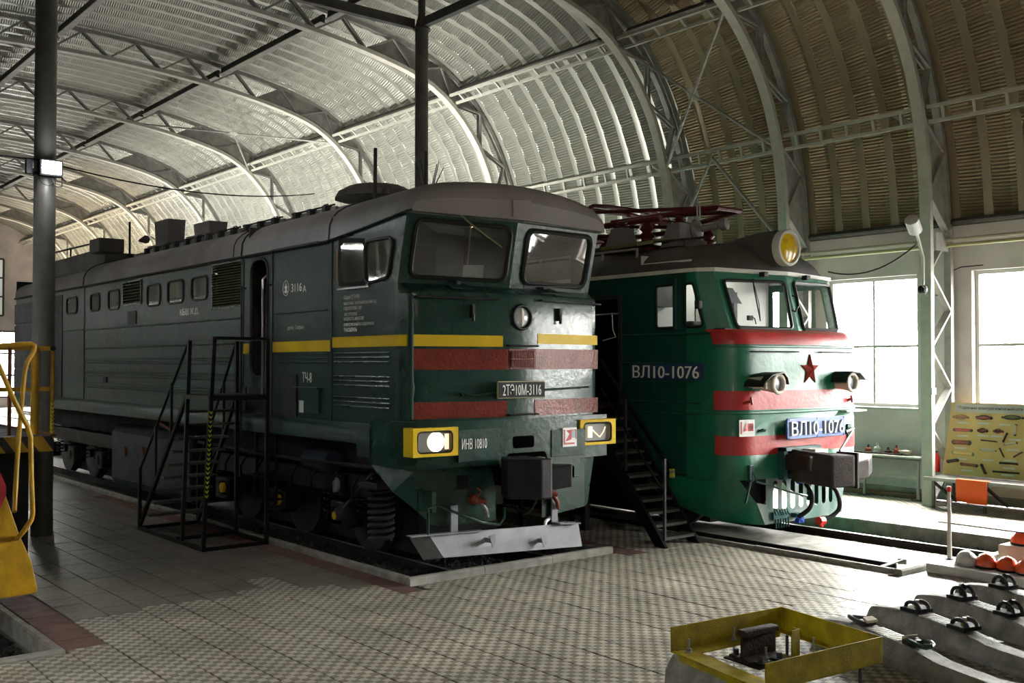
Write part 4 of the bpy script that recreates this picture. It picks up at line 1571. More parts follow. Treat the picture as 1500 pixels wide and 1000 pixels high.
# handrails
for x0, x1, z, o in ((XL + 0.10, 7.75, 3.275, 0.06), (8.42, XR - 0.02, 3.285, 0.06)):
    MB().tube([(x0, NF(x0) + 0.0, z), (x0, NF(x0, o), z), (x1, NF(x1, o), z), (x1, NF(x1), z)], 0.013, 8).build('handrail', 'gun', L1, smooth=True)
MB().tube([(7.30, NF(7.3), 3.28), (7.30, NF(7.3, 0.06), 3.28)], 0.02, 8).build('handrail_bracket', 'gun', L1)
MB().tube([(XL + 0.72, NF(7.3), 2.12), (XL + 0.66, NF(7.2, 0.07), 2.16), (XL + 0.80, NF(7.4, 0.07), 2.115), (7.72, NF(7.7, 0.07), 2.15), (7.75, NF(7.7), 2.15)], 0.013, 8).build('handrail', 'green1', L1, smooth=True)
MB().tube([(8.47, NF(8.5), 2.17), (8.47, NF(8.5, 0.07), 2.17), (9.35, NF(9.3, 0.07), 2.19), (9.35, NF(9.3), 2.19)], 0.013, 8).build('handrail', 'green1', L1, smooth=True)
for z in (2.715, 1.875):
    MB().tube([(7.90, 9.735, z), (7.90, 9.68, z), (8.36, 9.68, z), (8.36, 9.735, z)], 0.012, 8).build('handrail', 'gaskets', L1, smooth=True)
# flag brackets
for x in (7.42, 8.80):
    MB().box(x - 0.02, NF(x, 0.06), 3.04, x + 0.02, NF(x), 3.20).cyl((x, NF(x, 0.05), 3.10), (x, NF(x, 0.05), 3.0), 0.018, n=8).build('flag_bracket', 'gaskets', L1)
# vents on the shelf
for x in (7.35, 8.72):
    k = abs(x - XM) / 1.53
    y0, y1 = NF(x) + 0.06, 9.95 + 0.17 * k
    MB().prism([(x - 0.16, y0, 3.39), (x + 0.16, y0 - 0.03, 3.39), (x + 0.12, y1 - 0.02, 3.46), (x - 0.12, y1, 3.46)], (0, 0, 0.008)).build('shelf_hatch', 'green1', L1)
    MB().box(x - 0.03, y1 - 0.06, 3.45, x + 0.03, y1 - 0.01, 3.49).build('washer_nozzle', 'gun', L1)
# nose seam with dents
MB().tube([(XL + 0.055, 9.965, z) for z in (1.85, 2.1, 2.18, 2.22, 2.3, 2.6, 3.0, 3.05, 3.1, 3.3)], [0.034, 0.034, 0.048, 0.050, 0.036, 0.034, 0.034, 0.044, 0.034, 0.030], 12).build('corner_bead', 'beadgreen', L1, smooth=True)
# number plate
npl = MB().box(7.70, 9.655, 2.075, 8.45, 9.685, 2.285).build('number_plate', 'platerim', L1, bevel=0.01)
MB().box(7.712, 9.648, 2.087, 8.438, 9.66, 2.273).build('plate_field', 'plateblack', npl)
text('2ТЭ10М-3116', (7.765, 9.65, 2.112), (1, 0, 0), 0.135, 0.61, 0.008, 'letter', npl)
MB().box(7.9, 9.685, 2.12, 8.0, 9.745, 2.2).box(8.2, 9.685, 2.12, 8.3, 9.745, 2.2).build('plate_bracket', 'gun', L1)

# -- buffer beam
BY = 9.84
mb = MB()
mb.loft([[(XL - 0.02, 10.75, z), (XL - 0.02, 10.02, z), (XL + 0.06, BY + 0.02, z), (XL + 0.20, BY - 0.03, z), (7.55, BY - 0.10, z), (8.70, BY - 0.10, z), (XR + 0.02, BY - 0.02, z), (XR + 0.04, 10.05, z), (XR + 0.03, 10.75, z)] for z in (1.28, 1.34, 1.80, 1.825)])
mb.loft([[(XL - 0.02, 10.75, 1.825), (XL - 0.02, 10.02, 1.825), (XL + 0.06, BY + 0.02, 1.825), (XL + 0.20, BY - 0.03, 1.825), (7.55, BY - 0.10, 1.825), (8.70, BY - 0.10, 1.825), (XR + 0.02, BY - 0.02, 1.825), (XR + 0.04, 10.05, 1.825), (XR + 0.03, 10.75, 1.825)],
         [(XL + 0.1, 10.75, 1.83), (XL + 0.1, 10.12, 1.83), (XL + 0.12, 10.1, 1.83), (XL + 0.20, 10.08, 1.83), (7.55, 9.9, 1.83), (8.70, 9.9, 1.83), (XR - 0.1, 10.0, 1.83), (XR - 0.1, 10.05, 1.83), (XR - 0.1, 10.75, 1.83)]])
mb.build('buffer_beam', 'green1', L1, smooth=True)
BF = lambda x: BY - 0.03 - (x - XL - 0.2) * 0.07 / 0.75 if x < 7.55 else (BY - 0.10 if x < 8.7 else BY - 0.10 + (x - 8.7) * 0.08)
MB().box(7.17, BF(7.5) - 0.014, 1.34, 7.80, BF(7.5) + 0.02, 1.72).build('beam_plate', 'green1', L1, bevel=0.004)
MB().box(8.62, BF(8.7) - 0.012, 1.32, 9.20, BF(8.7) + 0.03, 1.66).build('beam_plate', 'green1', L1, bevel=0.004)
# slots, their dark inside laid on as flat black patches
for (a, b, c, d) in ((8.00, 8.34, 1.46, 1.61),):
    arcs = rrect([(a, c), (b, c), (b, d), (a, d)], 0.04)
    MB().prism([(p[0], BF(8.1) - 0.004, p[1]) for ar in arcs for p in ar], (0, 0.003, 0)).build('coupler_slot', 'void', L1)
arcs = rrect([(7.88, 1.27), (8.58, 1.27), (8.52, 1.405), (7.92, 1.405)], 0.05)
MB().prism([(p[0], BF(8.1) - 0.005, p[1]) for ar in arcs for p in ar], (0, 0.003, 0)).build('coupler_slot', 'void', L1)
text('ИНВ 10810', (7.215, BF(7.5) - 0.02, 1.49), (1, 0, 0), 0.125, 0.37, 0.004, 'letter', L1)
# fire notice
fs = MB().box(8.80, BF(8.6) - 0.025, 1.44, 9.04, BF(8.6) - 0.014, 1.68).build('safety_notice', 'white', L1)
MB().box(8.815, BF(8.6) - 0.028, 1.47, 8.835, BF(8.6) - 0.026, 1.66).box(8.835, BF(8.6) - 0.028, 1.47, 9.0, BF(8.6) - 0.026, 1.49).build('notice_print', 'signred', fs)
MB().prism([(8.85, BF(8.6) - 0.028, 1.51), (8.91, BF(8.6) - 0.028, 1.60), (8.86, BF(8.6) - 0.028, 1.65), (8.93, BF(8.6) - 0.028, 1.65), (8.94, BF(8.6) - 0.028, 1.53)], (0, 0.002, 0)).build('notice_print', 'signred', fs)
MB().box(8.95, BF(8.6) - 0.028, 1.55, 9.02, BF(8.6) - 0.026, 1.64).build('notice_print', 'signgrey', fs)
MB().box(8.93, BF(8.6) - 0.03, 1.535, 8.94, BF(8.6) - 0.026, 1.65).box(8.93, BF(8.6) - 0.03, 1.645, 9.03, BF(8.6) - 0.026, 1.655).box(9.02, BF(8.6) - 0.03, 1.535, 9.03, BF(8.6) - 0.026, 1.65).build('notice_print', 'signred', fs)

# square lamps in yellow frames
for x0, x1, zc, tilt, on in ((6.54, 7.145, 1.595, 0.10, True), (9.13, 9.73, 1.605, -0.03, False)):
    y = 9.70
    yb = BY + 0.02
    sh = lambda x: (x - x0) / (x1 - x0) * tilt * -0.5
    fl = MB()
    q = [(x0, y + 0.04, zc - 0.165), (x1, y - 0.0, zc - 0.165), (x1, y, zc + 0.165), (x0, y + 0.04, zc + 0.165)]
    lp = window_panel(fl, q, [(0.10, 0.13), (0.88, 0.13), (0.88, 0.87), (0.10, 0.87)], 0.06)
    inner = [p + V((0, 0.05, 0)) for p in lp]
    fl.loft([lp + [lp[0]], inner + [inner[0]]])
    qb = [(a, yb + 0.08, c) for a, b, c in q]
    fl.loft([[V(p) for p in q] + [V(q[0])], [V(p) for p in qb] + [V(qb[0])]])
    fo = fl.build('square_lamp', 'yellow', L1, label='boxy lamp in a thick yellow frame' + (', lit warm white' if on else ', unlit'))
    MB().tube([p + V((0, 0.01, 0)) for p in lp], 0.014, 6, closed=True).build('rubber_seal', 'gaskets', fo, smooth=True)
    MB().add([p + V((0, 0.045, 0)) for p in lp], [tuple(range(len(lp)))]).build('lamp_reflector', 'chrome' if on else 'lensglass', fo)
    xc = (x0 + x1) / 2
    if on:
        MB().lathe((xc + 0.03, y + 0.064, zc), (0, -1, 0), [(0, 0.115), (0.012, 0.11), (0.02, 0.06), (0.022, 0.0)], 24).build('lamp_bulb', 'lampon', fo, smooth=True)
        MB().box(xc + 0.15, y + 0.045, zc - 0.09, xc + 0.20, y + 0.06, zc + 0.09).build('lamp_bulb', 'lampdim', fo)
    else:
        MB().tube([(xc - 0.08, y + 0.05, zc + 0.03), (xc - 0.02, y + 0.045, zc - 0.02), (xc + 0.05, y + 0.045, zc - 0.07), (xc + 0.12, y + 0.045, zc + 0.0), (xc + 0.15, y + 0.045, zc + 0.06)], 0.007, 6).build('lamp_filament', 'lampdim', fo)  # faint emission although this lamp is unlit
        MB().box(xc - 0.15, y + 0.04, zc - 0.07, xc - 0.09, y + 0.06, zc + 0.07).build('lamp_bulb', 'lampdim', fo)

# -- lower skirts (real plates with openings)
SY = 9.93
mb = MB()
lpl = [(XL + 0.10, SY - 0.03, 1.28), (7.62, SY - 0.10, 1.28), (7.62, SY - 0.10, 0.60), (6.98, SY - 0.04, 0.60), (6.80, SY - 0.02, 0.68)]
# left plate with a square hole near x 7.30..7.45
grid_wall(mb, lambda u, v: (u, SY - 0.03 - (u - 6.7) * 0.07, v), [7.0, 7.62], [0.60, 1.28], [(7.24, 7.40, 1.02, 1.17)])
mb.add([(6.70, SY - 0.03, 1.28), (7.0, SY - 0.05, 1.28), (7.0, SY - 0.05, 0.60), (6.90, SY - 0.04, 0.62), (6.70, SY - 0.03, 0.80)], [(0, 1, 2, 3, 4)])
mb.add([(6.70, SY - 0.03, 1.28), (6.70, SY - 0.03, 0.80), (6.58, SY + 0.30, 1.0), (6.575, 10.70, 1.28)], [(0, 1, 2, 3)])
mb.add([(7.62, SY - 0.10, 1.28), (7.62, SY - 0.10, 0.60), (7.80, SY - 0.10, 0.60), (7.80, SY - 0.10, 1.0), (7.72, SY - 0.10, 1.28)], [(0, 1, 2, 3, 4)])
mb.build('front_skirt', 'green1', L1, label='dark green skirt plate left of the coupler')
MB().prism([(7.20, SY - 0.10, 1.005), (7.44, SY - 0.11, 1.005), (7.42, SY - 0.05, 1.005), (7.24, SY - 0.05, 1.005)], (0, 0, 0.012)).build('skirt_lip', 'gun', L1)
mb = MB()
grid_wall(mb, lambda u, v: (u, SY - 0.10 + (u - 8.5) * 0.06, v - (u - 8.55) * -0.09 if v < 0.7 else v), [8.55, 9.33], [0.56, 1.30], [(9.0, 9.14, 1.03, 1.17)])
mb.add([(9.33, SY - 0.05, 1.30), (9.33, SY - 0.05, 0.63), (9.40, SY - 0.03, 0.66), (9.56, SY, 1.32)], [(0, 1, 2, 3)])
mb.build('front_skirt', 'green1', L1, label='greener skirt plate right of the coupler')
MB().box(8.98, SY - 0.12, 1.018, 9.17, SY - 0.06, 1.03).build('skirt_lip', 'gun', L1)

# -- automatic coupler
cp = MB()
cp.box(8.02, 9.3, 0.98, 8.36, 10.4, 1.22)
cpo = cp.build('coupler_shank', 'black', L1, bevel=0.015)
mb = MB()
mb.prism([(7.55, 9.30, 0.93), (7.80, 8.98, 0.93), (7.97, 8.98, 0.93), (8.02, 9.05, 0.93), (8.02, 9.55, 0.93), (7.70, 9.60, 0.93)], (0, 0, 0.46))
mb.build('coupler_jaw', 'black', cpo, bevel=0.02)
mb = MB()
mb.prism([(8.03, 9.20, 0.98), (8.42, 9.12, 1.02), (8.46, 9.20, 1.02), (8.40, 9.5, 1.0), (8.03, 9.55, 0.98)], (0, 0, 0.27))
mb.build('coupler_tooth', 'black', cpo, bevel=0.02)
MB().box(7.80, 9.62, 1.24, 8.42, 9.74, 1.34).box(7.92, 9.60, 1.14, 8.18, 9.66, 1.27).build('coupler_guide', 'offwhite', L1, label='worn cream coupler guide bracket')
MB().tube(sag((8.04, 9.3, 0.95), (8.06, 9.75, 0.75), 0.15), 0.014, 6).build('coupler_chain', 'black', L1)
# air valves
for x, hx in ((7.46, 0.12), (8.62, 0.10)):
    y = SY - 0.14
    v = MB().lathe((x, y + 0.16, 0.88), (0, -1, 0), [(0, 0.05), (0.08, 0.05), (0.10, 0.065), (0.17, 0.06), (0.2, 0.03)], 12).tube([(x + 0.02, y, 0.90), (x + 0.07, y - 0.02, 0.97), (x + 0.02, y - 0.02, 1.02)], 0.014, 6).cyl((x, y, 0.88), (x + hx, y - 0.05, 0.84), 0.04, 0.035, 12).build('air_valve', 'valve', L1, smooth=True)
    MB().tube([(x + hx * 0.5, y - 0.03, 0.84), (x + hx, y - 0.05, 0.76), (x + hx + 0.05, y - 0.02, 0.66)], [0.03, 0.028, 0.022], 10).build('air_hose_stub', 'plow' if x < 8 else 'valve', v, smooth=True)
# uncoupling rod
rod = [P(627, 783, Y=9.62), P(627, 745, Y=9.62), P(640, 740, Y=9.62), P(706, 765, Y=9.62), P(732, 768, Y=9.62), P(739, 757, Y=9.62), P(739, 743, Y=9.62)]
MB().tube(rod, 0.016, 8).build('uncoupling_rod', 'green1', L1, smooth=True)
q = P(633, 735, Y=9.66)
MB().box(q.x - 0.03, 9.62, q.z - 0.12, q.x + 0.03, 9.90, q.z + 0.12).build('rod_bracket', 'green1', L1, bevel=0.006)

# -- plough
a_, b_, c_, d_ = P(628, 783, Y=9.80), P(847, 765, Y=9.70), P(853, 800, Y=9.66), P(650, 817, Y=9.72)
e_, f_ = P(600, 788, Y=10.02), P(620, 820, Y=9.98)
mb = MB()
th = V((0, 0.02, 0))
mb.prism([a_, b_, c_, d_], th)
pl = mb.build('plough_blade', 'plow', L1, bevel=0.004, label='light grey sheet-metal track plough')
MB().prism([a_, d_, f_, e_], (0.01, 0.018, 0)).build('blade_wing', 'plow', pl)
MB().beam(a_.lerp(b_, -0.12), a_.lerp(b_, 0.33), 0.10, 0.012).build('blade_top_flange', 'plow', pl)
MB().beam(a_.lerp(b_, 0.84) + V((0, 0, 0.015)), a_.lerp(b_, 0.99), 0.16, 0.014).build('blade_top_flange', 'plow', pl)
for px in (722, 797):
    q = P(px, 793, Y=9.60)
    MB().prism([(q.x - 0.05, q.y, q.z + 0.07), (q.x + 0.04, q.y, q.z + 0.08), (q.x + 0.045, q.y, q.z - 0.02), (q.x + 0.0, q.y, q.z - 0.07), (q.x - 0.02, q.y, q.z - 0.02)], (0, 0.012, 0)).box(q.x - 0.01, q.y + 0.01, q.z - 0.02, q.x + 0.01, q.y + 0.15, q.z + 0.03).build('hook_bracket', 'plow', pl)
for px in (665, 812):
    q = P(px, 778 if px < 700 else 762, Y=9.80)
    MB().box(q.x - 0.05, 9.79, q.z - 0.06, q.x + 0.05, 9.81, q.z + 0.30).build('plough_bracket', 'plow', pl)
q1, q2 = P(795, 778, Y=9.75), P(808, 757, Y=9.85)
MB().tube([q1, q1.lerp(q2, 0.5) + V((-0.02, 0, 0.04)), q2], 0.022, 8).build('hose', 'white', L1, smooth=True)

# -- cab interior
mb = MB()
mb.box(XL + 0.02, 11.70, 2.30, XR - 0.02, 11.73, 4.4)
mb.build('cab_bulkhead', 'cabwall', L1)
MB().box(XL + 0.02, 10.24, 2.28, XR - 0.02, 11.7, 2.31).build('cab_floor', 'interior', L1)
MB().box(6.9, 10.25, 3.0, 9.4, 10.55, 3.32).build('driver_desk', 'interior', L1, bevel=0.02)
MB().box(7.6, 11.66, 2.35, 8.2, 11.70, 4.1).build('bulkhead_door', 'wood', L1)
for x in (7.2, 9.0):
    MB().box(x - 0.22, 11.0, 2.75, x + 0.22, 11.4, 2.86).box(x - 0.2, 11.36, 2.85, x + 0.2, 11.44, 3.45).build('driver_seat', 'black', L1, bevel=0.03)
q = [P(679, 388, Y=10.12), P(709, 388, Y=10.10), P(707, 408, Y=10.12), P(677, 408, Y=10.14)]
MB().prism(q, (0, 0.004, 0)).build('paper_sheet', 'white', L1, label='white paper sheet inside the left windscreen')
MB().box(XL + 0.05, 10.62, 3.47, XL + 0.06, 10.72, 3.62).build('paper_sheet', 'white', L1)
MB().box(XL + 0.02, 14.15, 2.0, XR - 0.02, 14.2, 4.5).build('engine_bulkhead', 'interior', L1)
MB().box(7.15, 14.5, 2.2, 9.1, 23, 3.7).build('engine_block', 'interior', L1, bevel=0.05)
MB().box(XL + 0.3, 13.4, 2.0, XL + 1.0, 13.45, 4.2).build('vestibule_wall', 'interior', L1)
MB().box(XL, 10.3, 1.5, XR, 27.1, 1.74).build('underframe', 'dark', L1)
MB().box(7.05, 10.4, 1.08, 9.2, 27.0, 1.5).build('underframe', 'dark', L1)
MB().box(7.55, 10.8, 0.62, 8.7, 26.8, 1.08).build('underframe', 'dark', L1)  # boxes added here fill the see-through and keep the underside dark
MB().box(6.95, 16.35, 0.3, 9.3, 16.55, 1.1).build('cross_beam', 'dark', L1)
MB().box(7.4, 18.5, 0.10, 8.8, 20.9, 0.6).build('battery_box', 'dark', L1)
MB().box(XL, 27.15, 1.5, XR, 27.2, 4.5).build('rear_wall', 'green1side', L1)
q = P(624, 377, Y=11.0)
MB().lathe(tuple(P(690, 330, Y=11.0)), (0, -1, 0), [(0, 0.03), (0.02, 0.03)], 12).build('cab_lamp', 'lampon', L1)

# -- lettering on the side (reads towards the nose)
SD = (0, -1, 0)


def side_text(s, px, py, w, h, m='letter'):
    q = P(px, py, X=XL)
    return text(s, (XL - 0.001, q.y, q.z), SD, h, w, 0.004, m, L1)


side_text('3116', 427, 428, 0.30, 0.115)
side_text('А', 444, 428, 0.09, 0.09)
side_text('депо', 421, 484, 0.20, 0.055, 'letterdim')
side_text('Сызрань', 433, 484, 0.24, 0.075, 'letterdim')
side_text('ТЧ-8', 443, 560, 0.26, 0.14)
side_text('КБШ Ж.Д.', 264, 464, 0.78, 0.13)
yy = 436
for ln, w in (('Серия 2ТЭ10М', 0.42), ('изготовит. Ворошиловский з-д', 0.85), ('год изготовл. 1987', 0.48), ('тип грузовой', 0.35), ('мощность 3000 л.сил', 0.53), ('ответственный за содержание', 0.80), ('ТЧ-8 Сызрань', 0.35)):
    q = P(504, yy + 4, X=XL)
    text(ln.upper() if w != 0.42 else ln, (XL - 0.001, q.y, q.z), SD, 0.052 if w != 0.42 else 0.065, w * 0.9, 0.003, 'letterdim', L1)
    yy += 7.7
q = P(419, 422, X=XL)
em = MB().tube([(XL - 0.002, q.y + 0.085 * math.cos(a * 0.449), q.z + 0.105 * math.sin(a * 0.449)) for a in range(14)], 0.006, 5, closed=True).build('round_emblem', 'letter', L1)
MB().prism([(XL - 0.003, q.y + dy, q.z + dz) for dy, dz in ((0.05, -0.05), (0.02, -0.02), (0.045, 0.02), (0.015, 0.03), (0, 0.08), (-0.015, 0.03), (-0.045, 0.02), (-0.02, -0.02), (-0.05, -0.05), (0, -0.075))], (0.003, 0, 0)).build('emblem_figure', 'letter', em)
q = P(445, 595, X=XL)
MB().box(XL - 0.04, q.y - 0.06, q.z - 0.08, XL - 0.035, q.y + 0.06, q.z + 0.08).build('data_plate', 'letterdim', L1)

# -- roof gear
def rooftop(x, y):
    k = abs(x - XM) / 1.56
    return EZ + 0.60 * (max(0.0, 1 - k * k)) ** 0.31


RX = 7.35
for n, (y0, y1) in enumerate(((14.4, 15.9), (15.9, 17.4), (17.4, 18.9), (18.9, 20.4), (12.8, 14.2))):
    z = 4.70
    rr = MB()
    rr.box(RX - 0.05, y0 + 0.05, z - 0.08, RX, y1 - 0.05, z + 0.03)
    rr.build('roof_hatch_rim', 'roofgrey', L1)
    MB().tube([(RX - 0.06, y0 + 0.05, z + 0.05), (RX - 0.06, y1 - 0.05, z + 0.05)], 0.014, 6).build('roof_rail', 'gun', L1)
    for yy in (y0 + 0.25, (y0 + y1) / 2, y1 - 0.25):
        MB().box(RX - 0.13, yy - 0.05, z - 0.07, RX - 0.02, yy + 0.05, z + 0.05).build('hatch_latch', 'gun', L1)
    yy = y0 + 0.5
    MB().tube([(RX + 0.05, yy - 0.06, z), (RX + 0.05, yy - 0.05, z + 0.11), (RX + 0.05, yy + 0.05, z + 0.11), (RX + 0.05, yy + 0.06, z)], 0.012, 6).build('lifting_eye', 'gun', L1, smooth=True)
MB().box(RX, 12.0, 4.66, XR - 0.75, 21.6, 4.72).build('roof_hatch_cover', 'roofgrey', L1)
# exhaust boxes
for (pa, pb, ya, yb, zt, nmz) in ((218, 248, 18.4, 19.4, 5.72, 0), (274, 309, 16.8, 17.7, 5.30, 1)):
    x0 = 7.6
    yc = x0 / math.tan(YAW + math.atan(((pa + pb) / 2 - 750) / FPX))
    y0, y1 = yc - 0.42, yc + 0.30
    z1 = P((pa + pb) / 2, 323 if not nmz else 326, Y=yc).z
    sec = lambda z, g: [(x0 - g, y0 - g, z), (x0 + 0.36 + g, y0 - g, z), (x0 + 0.36 + g, y1 + g, z), (x0 - g, y1 + g, z)]
    mb = MB().loft([sec(4.7, 0.12), sec(4.86, 0.10)], closed=True, caps=True)
    mb.build('exhaust_base', 'roofgrey', L1)
    mb = MB().loft([sec(4.86, -0.02), sec(z1, 0.0)], closed=True, caps=True)
    mb.build('exhaust_stack', 'roofgrey', L1)
# low fan cowl behind the cab, with dark gap beneath
xc, yc = 8.2, 13.1
c = P(552, 285, Y=13.6)
cw = MB().lathe((c.x, 13.6, 4.86), (0, 0, 1), [(-0.2, 0.42), (0.0, 0.42)], 20).build('fan_drum', 'dark', L1, smooth=True)
mb = MB()
zt = P(552, 274, Y=13.6).z
for sgn in (0,):
    o8 = lambda r, z, sy=1.0: [(c.x + r * math.cos(math.pi / 6 * k + 0.26), 13.6 + r * sy * math.sin(math.pi / 6 * k + 0.26), z) for k in range(12)]
    mb.loft([o8(0.66, zt - 0.20), o8(0.60, zt - 0.10), o8(0.42, zt)], closed=True, caps=True)
mb.build('fan_cowl', 'roofgrey2', L1)
# aerial masts and whip bundle
for px, pt, pb, yy, r in ((549, 217, 298, 12.9, 0.028), (190, 325, 372, 20.5, 0.022), (624, 222, 275, 10.9, 0.022)):
    a, b = P(px, pb, Y=yy), P(px + (0 if px != 549 else 1), pt, Y=yy)
    MB().cyl(a, b, r, n=8).box(a.x - 0.06, a.y - 0.06, a.z - 0.08, a.x + 0.06, a.y + 0.06, a.z).build('aerial', 'gun', L1, smooth=True)
for (xa, ya, xb, yb_) in ((619, 276, 608, 236), (623, 276, 616, 234), (634, 276, 643, 236), (632, 276, 640, 240), (635, 276, 650, 245)):
    MB().cyl(P(xa, ya, Y=10.9), P(xb, yb_, Y=10.9), 0.008, 0.005, n=5).build('whip_aerial', 'gun', L1)
q = P(627, 279, Y=10.9)
MB().box(q.x - 0.10, q.y - 0.06, q.z - 0.05, q.x + 0.12, q.y + 0.06, q.z + 0.05).build('aerial_base', 'gun', L1)
# shroud over the cooling section
MB().loft([[(7.0, y, 4.5), (7.05, y, z), (9.2, y, z), (9.26, y, 4.5)] for y, z in ((21.95, 4.82), (22.9, 4.92), (26.9, 4.9))], closed=True, caps=True).build('cooler_shroud', 'roofgrey2', L1)
MB().tube([(7.0, 22.2, 5.05), (7.0, 26.0, 5.10)], 0.02, 6).tube([(7.0, 22.2, 4.9), (7.0, 22.2, 5.10)], 0.02, 6).tube([(7.0, 24.2, 4.9), (7.0, 24.2, 5.10)], 0.02, 6).build('roof_handrail', 'black', L1)
q = P(155, 372, Y=21.0)
MB().box(q.x - 0.2, 20.8, 4.7, q.x + 0.3, 21.4, 4.98).build('roof_box', 'roofgrey2', L1, bevel=0.02)
MB().lathe((q.x + 0.55, 20.6, 4.95), (0, -1, 0), [(0, 0.04), (0.1, 0.05), (0.3, 0.08)], 12).build('roof_horn', 'roofgrey2', L1, smooth=True)

# -- bogies, wheels, tank
def wheelset(y):
    w = MB()
    for x in (7.30, 8.80):
        w.lathe((x, y, 0.525), (1, 0, 0), [(-0.02, 0.30), (0.0, 0.46), (0.0, 0.525), (0.11, 0.525), (0.115, 0.555), (0.14, 0.555), (0.14, 0.2)], 32)
    w.cyl((7.2, y, 0.525), (9.1, y, 0.525), 0.09)
    return w.build('wheelset', 'gun', L1, smooth=True)


for y0, y1 in ((11.0, 16.4), (20.8, 26.2)):
    MB().box(7.48, y0, 0.05, 8.74, y1, 0.62).build('bogie_light_block', 'dark', L1)  # solid box added to block the bright floor beyond the wheels
for y in (11.9, 13.75, 15.6, 21.6, 23.45, 25.3):
    wheelset(y)
    for x, d in ((6.95, -1), (9.31, 1)):
        ab = MB().box(x - 0.13, y - 0.22, 0.36, x + 0.13, y + 0.22, 0.70).build('axle_box', 'black', L1, bevel=0.03)
        MB().lathe((x + d * 0.13, y, 0.53), (d, 0, 0), [(0, 0.09), (0.03, 0.08), (0.04, 0.0)], 16).build('axle_cap', 'gun', ab, smooth=True)
for y0, y1 in ((11.2, 16.3), (20.9, 26.0)):
    for x in (6.92, 9.22):
        mb = MB()
        mb.box(x, y0, 0.78, x + 0.12, y1, 1.06)
        mb.build('bogie_frame', 'black', L1, bevel=0.02)
        for k in range(6):
            yy = y0 + 0.35 + k * (y1 - y0 - 0.7) / 5
            MB().tube([(x + 0.06 + 0.07 * math.cos(i * 0.7), yy + 0.07 * math.sin(i * 0.7), 0.80 - i * 0.009) for i in range(36)], 0.014, 5).build('coil_spring', 'black', L1)
for y, z in ((10.95, 0.95),):
    sp = [(6.88 + 0.15 * math.cos(i * 0.6), y + 0.15 * math.sin(i * 0.6), 0.30 + i * 0.0078) for i in range(84)]
    MB().tube(sp, 0.026, 6).build('coil_spring', 'gun', L1, smooth=True)
    MB().box(6.68, y - 0.22, 0.96, 7.06, y + 0.22, 1.04).build('spring_seat', 'gun', L1, bevel=0.01)
for (px, py, r, m, x) in ((489, 710, 0.10, 'plow', 6.80), (489, 755, 0.055, 'yellow', 6.78), (405, 732, 0.08, 'yellow', 6.78), (324, 714, 0.08, 'yellow', 6.78)):
    q = P(px, py, X=x)
    MB().lathe((x + 0.05, q.y, q.z), (-1, 0, 0), [(0, r), (0.05, r * 0.95), (0.06, 0)], 16).build('round_cap', m, L1, smooth=True)
    MB().box(x + 0.04, q.y - 0.15, q.z - 0.14, x + 0.3, q.y + 0.15, q.z + 0.14).build('gear_box', 'black', L1, bevel=0.03)
MB().lathe((6.9, 12.1, 1.18), (0, 1, 0), [(0, 0.12), (0.02, 0.16), (0.7, 0.16), (0.72, 0.12)], 16).build('air_reservoir', 'tank', L1, smooth=True)
mb = MB()
mb.prism([(x, 16.6, z) for x, z in ((6.80, 0.16), (6.72, 0.30), (6.72, 1.18), (6.82, 1.32), (9.4, 1.32), (9.5, 1.2), (9.5, 0.30), (9.4, 0.16))], (0, 3.9, 0))
mb.build('fuel_tank', 'tank', L1, bevel=0.04)
for px, py in ((183, 661), (209, 661), (238, 676)):
    q = P(px, py, X=6.71)
    MB().lathe((6.72, q.y, q.z), (-1, 0, 0), [(0, 0.09), (0.03, 0.085), (0.035, 0)], 14).build('tank_cap', 'rust', L1, smooth=True)
MB().beam((6.70, 17.3, 1.36), (6.72, 17.9, 1.46), 0.08, 0.05).build('filler_lever', 'rust', L1)
mb = MB()
for k in range(9):
    yy = 11.3 + k * 0.55
    mb.tube([(6.78, yy, 1.1), (6.75, yy + 0.12, 0.95), (6.80, yy + 0.2, 0.75)], 0.018, 6)
mb.tube([(6.76, 10.8, 1.22), (6.74, 13.0, 1.18), (6.74, 16.3, 1.22)], 0.025, 6)
mb.build('brake_pipes', 'black', L1, smooth=True)
MB().beam(P(546, 692, X=6.75), P(496, 753, X=6.85), 0.03, 0.03).build('brake_rod', 'gun', L1)


# ================================================================== ELECTRIC LOCOMOTIVE
CX, HW = 12.75, 1.55
X2, X2R = CX - HW, CX + HW
L2 = thing('locomotive', 'bright green electric locomotive with red star, yellow headlight and folded pantograph', 'locomotive', (CX, 18, 0))
YFc = 8.78                 # face of the nose on the centre line
YR2 = 24.0


def plan2(z, sb=0.0, rad=0.42, grow=0.0, bow=0.16, yend=9.75, nseg=9):
    """nose outline, left side -> front -> right side; sb = how far the face is set back"""
    h = HW + grow
    pts = [(CX - h, yend)]
    yc = YFc + sb
    # corner arcs
    ex = h - rad
    ybase = yc + bow * (ex / h) ** 2
    arcp = []
    for i in range(nseg + 1):
        a = math.pi / 2 * i / nseg
        arcp.append((CX - ex - rad * math.cos(a), ybase + rad * 0.92 * (1 - math.sin(a))))
    pts += arcp
    m = 8
    for i in range(1, m):
        x = -ex + 2 * ex * i / m
        pts.append((CX + x, yc + bow * (x / h) ** 2))
    pts += [(2 * CX - x, y) for x, y in arcp[::-1]]
    pts.append((CX + h, yend))
    return [(x, y, z) for x, y in pts]


lo = [(0.90, 0.0), (1.70, 0.0), (1.71, 0.012), (2.40, 0.015), (2.74, 0.02), (2.82, 0.035), (2.89, 0.07), (2.95, 0.12), (2.975, 0.17)]
mb = MB()
mb.loft([plan2(z, s) for z, s in lo])
mb.build('nose_shell', 'green2', L2, smooth=True, ang=50)
# the red bands follow the same outline a few millimetres proud


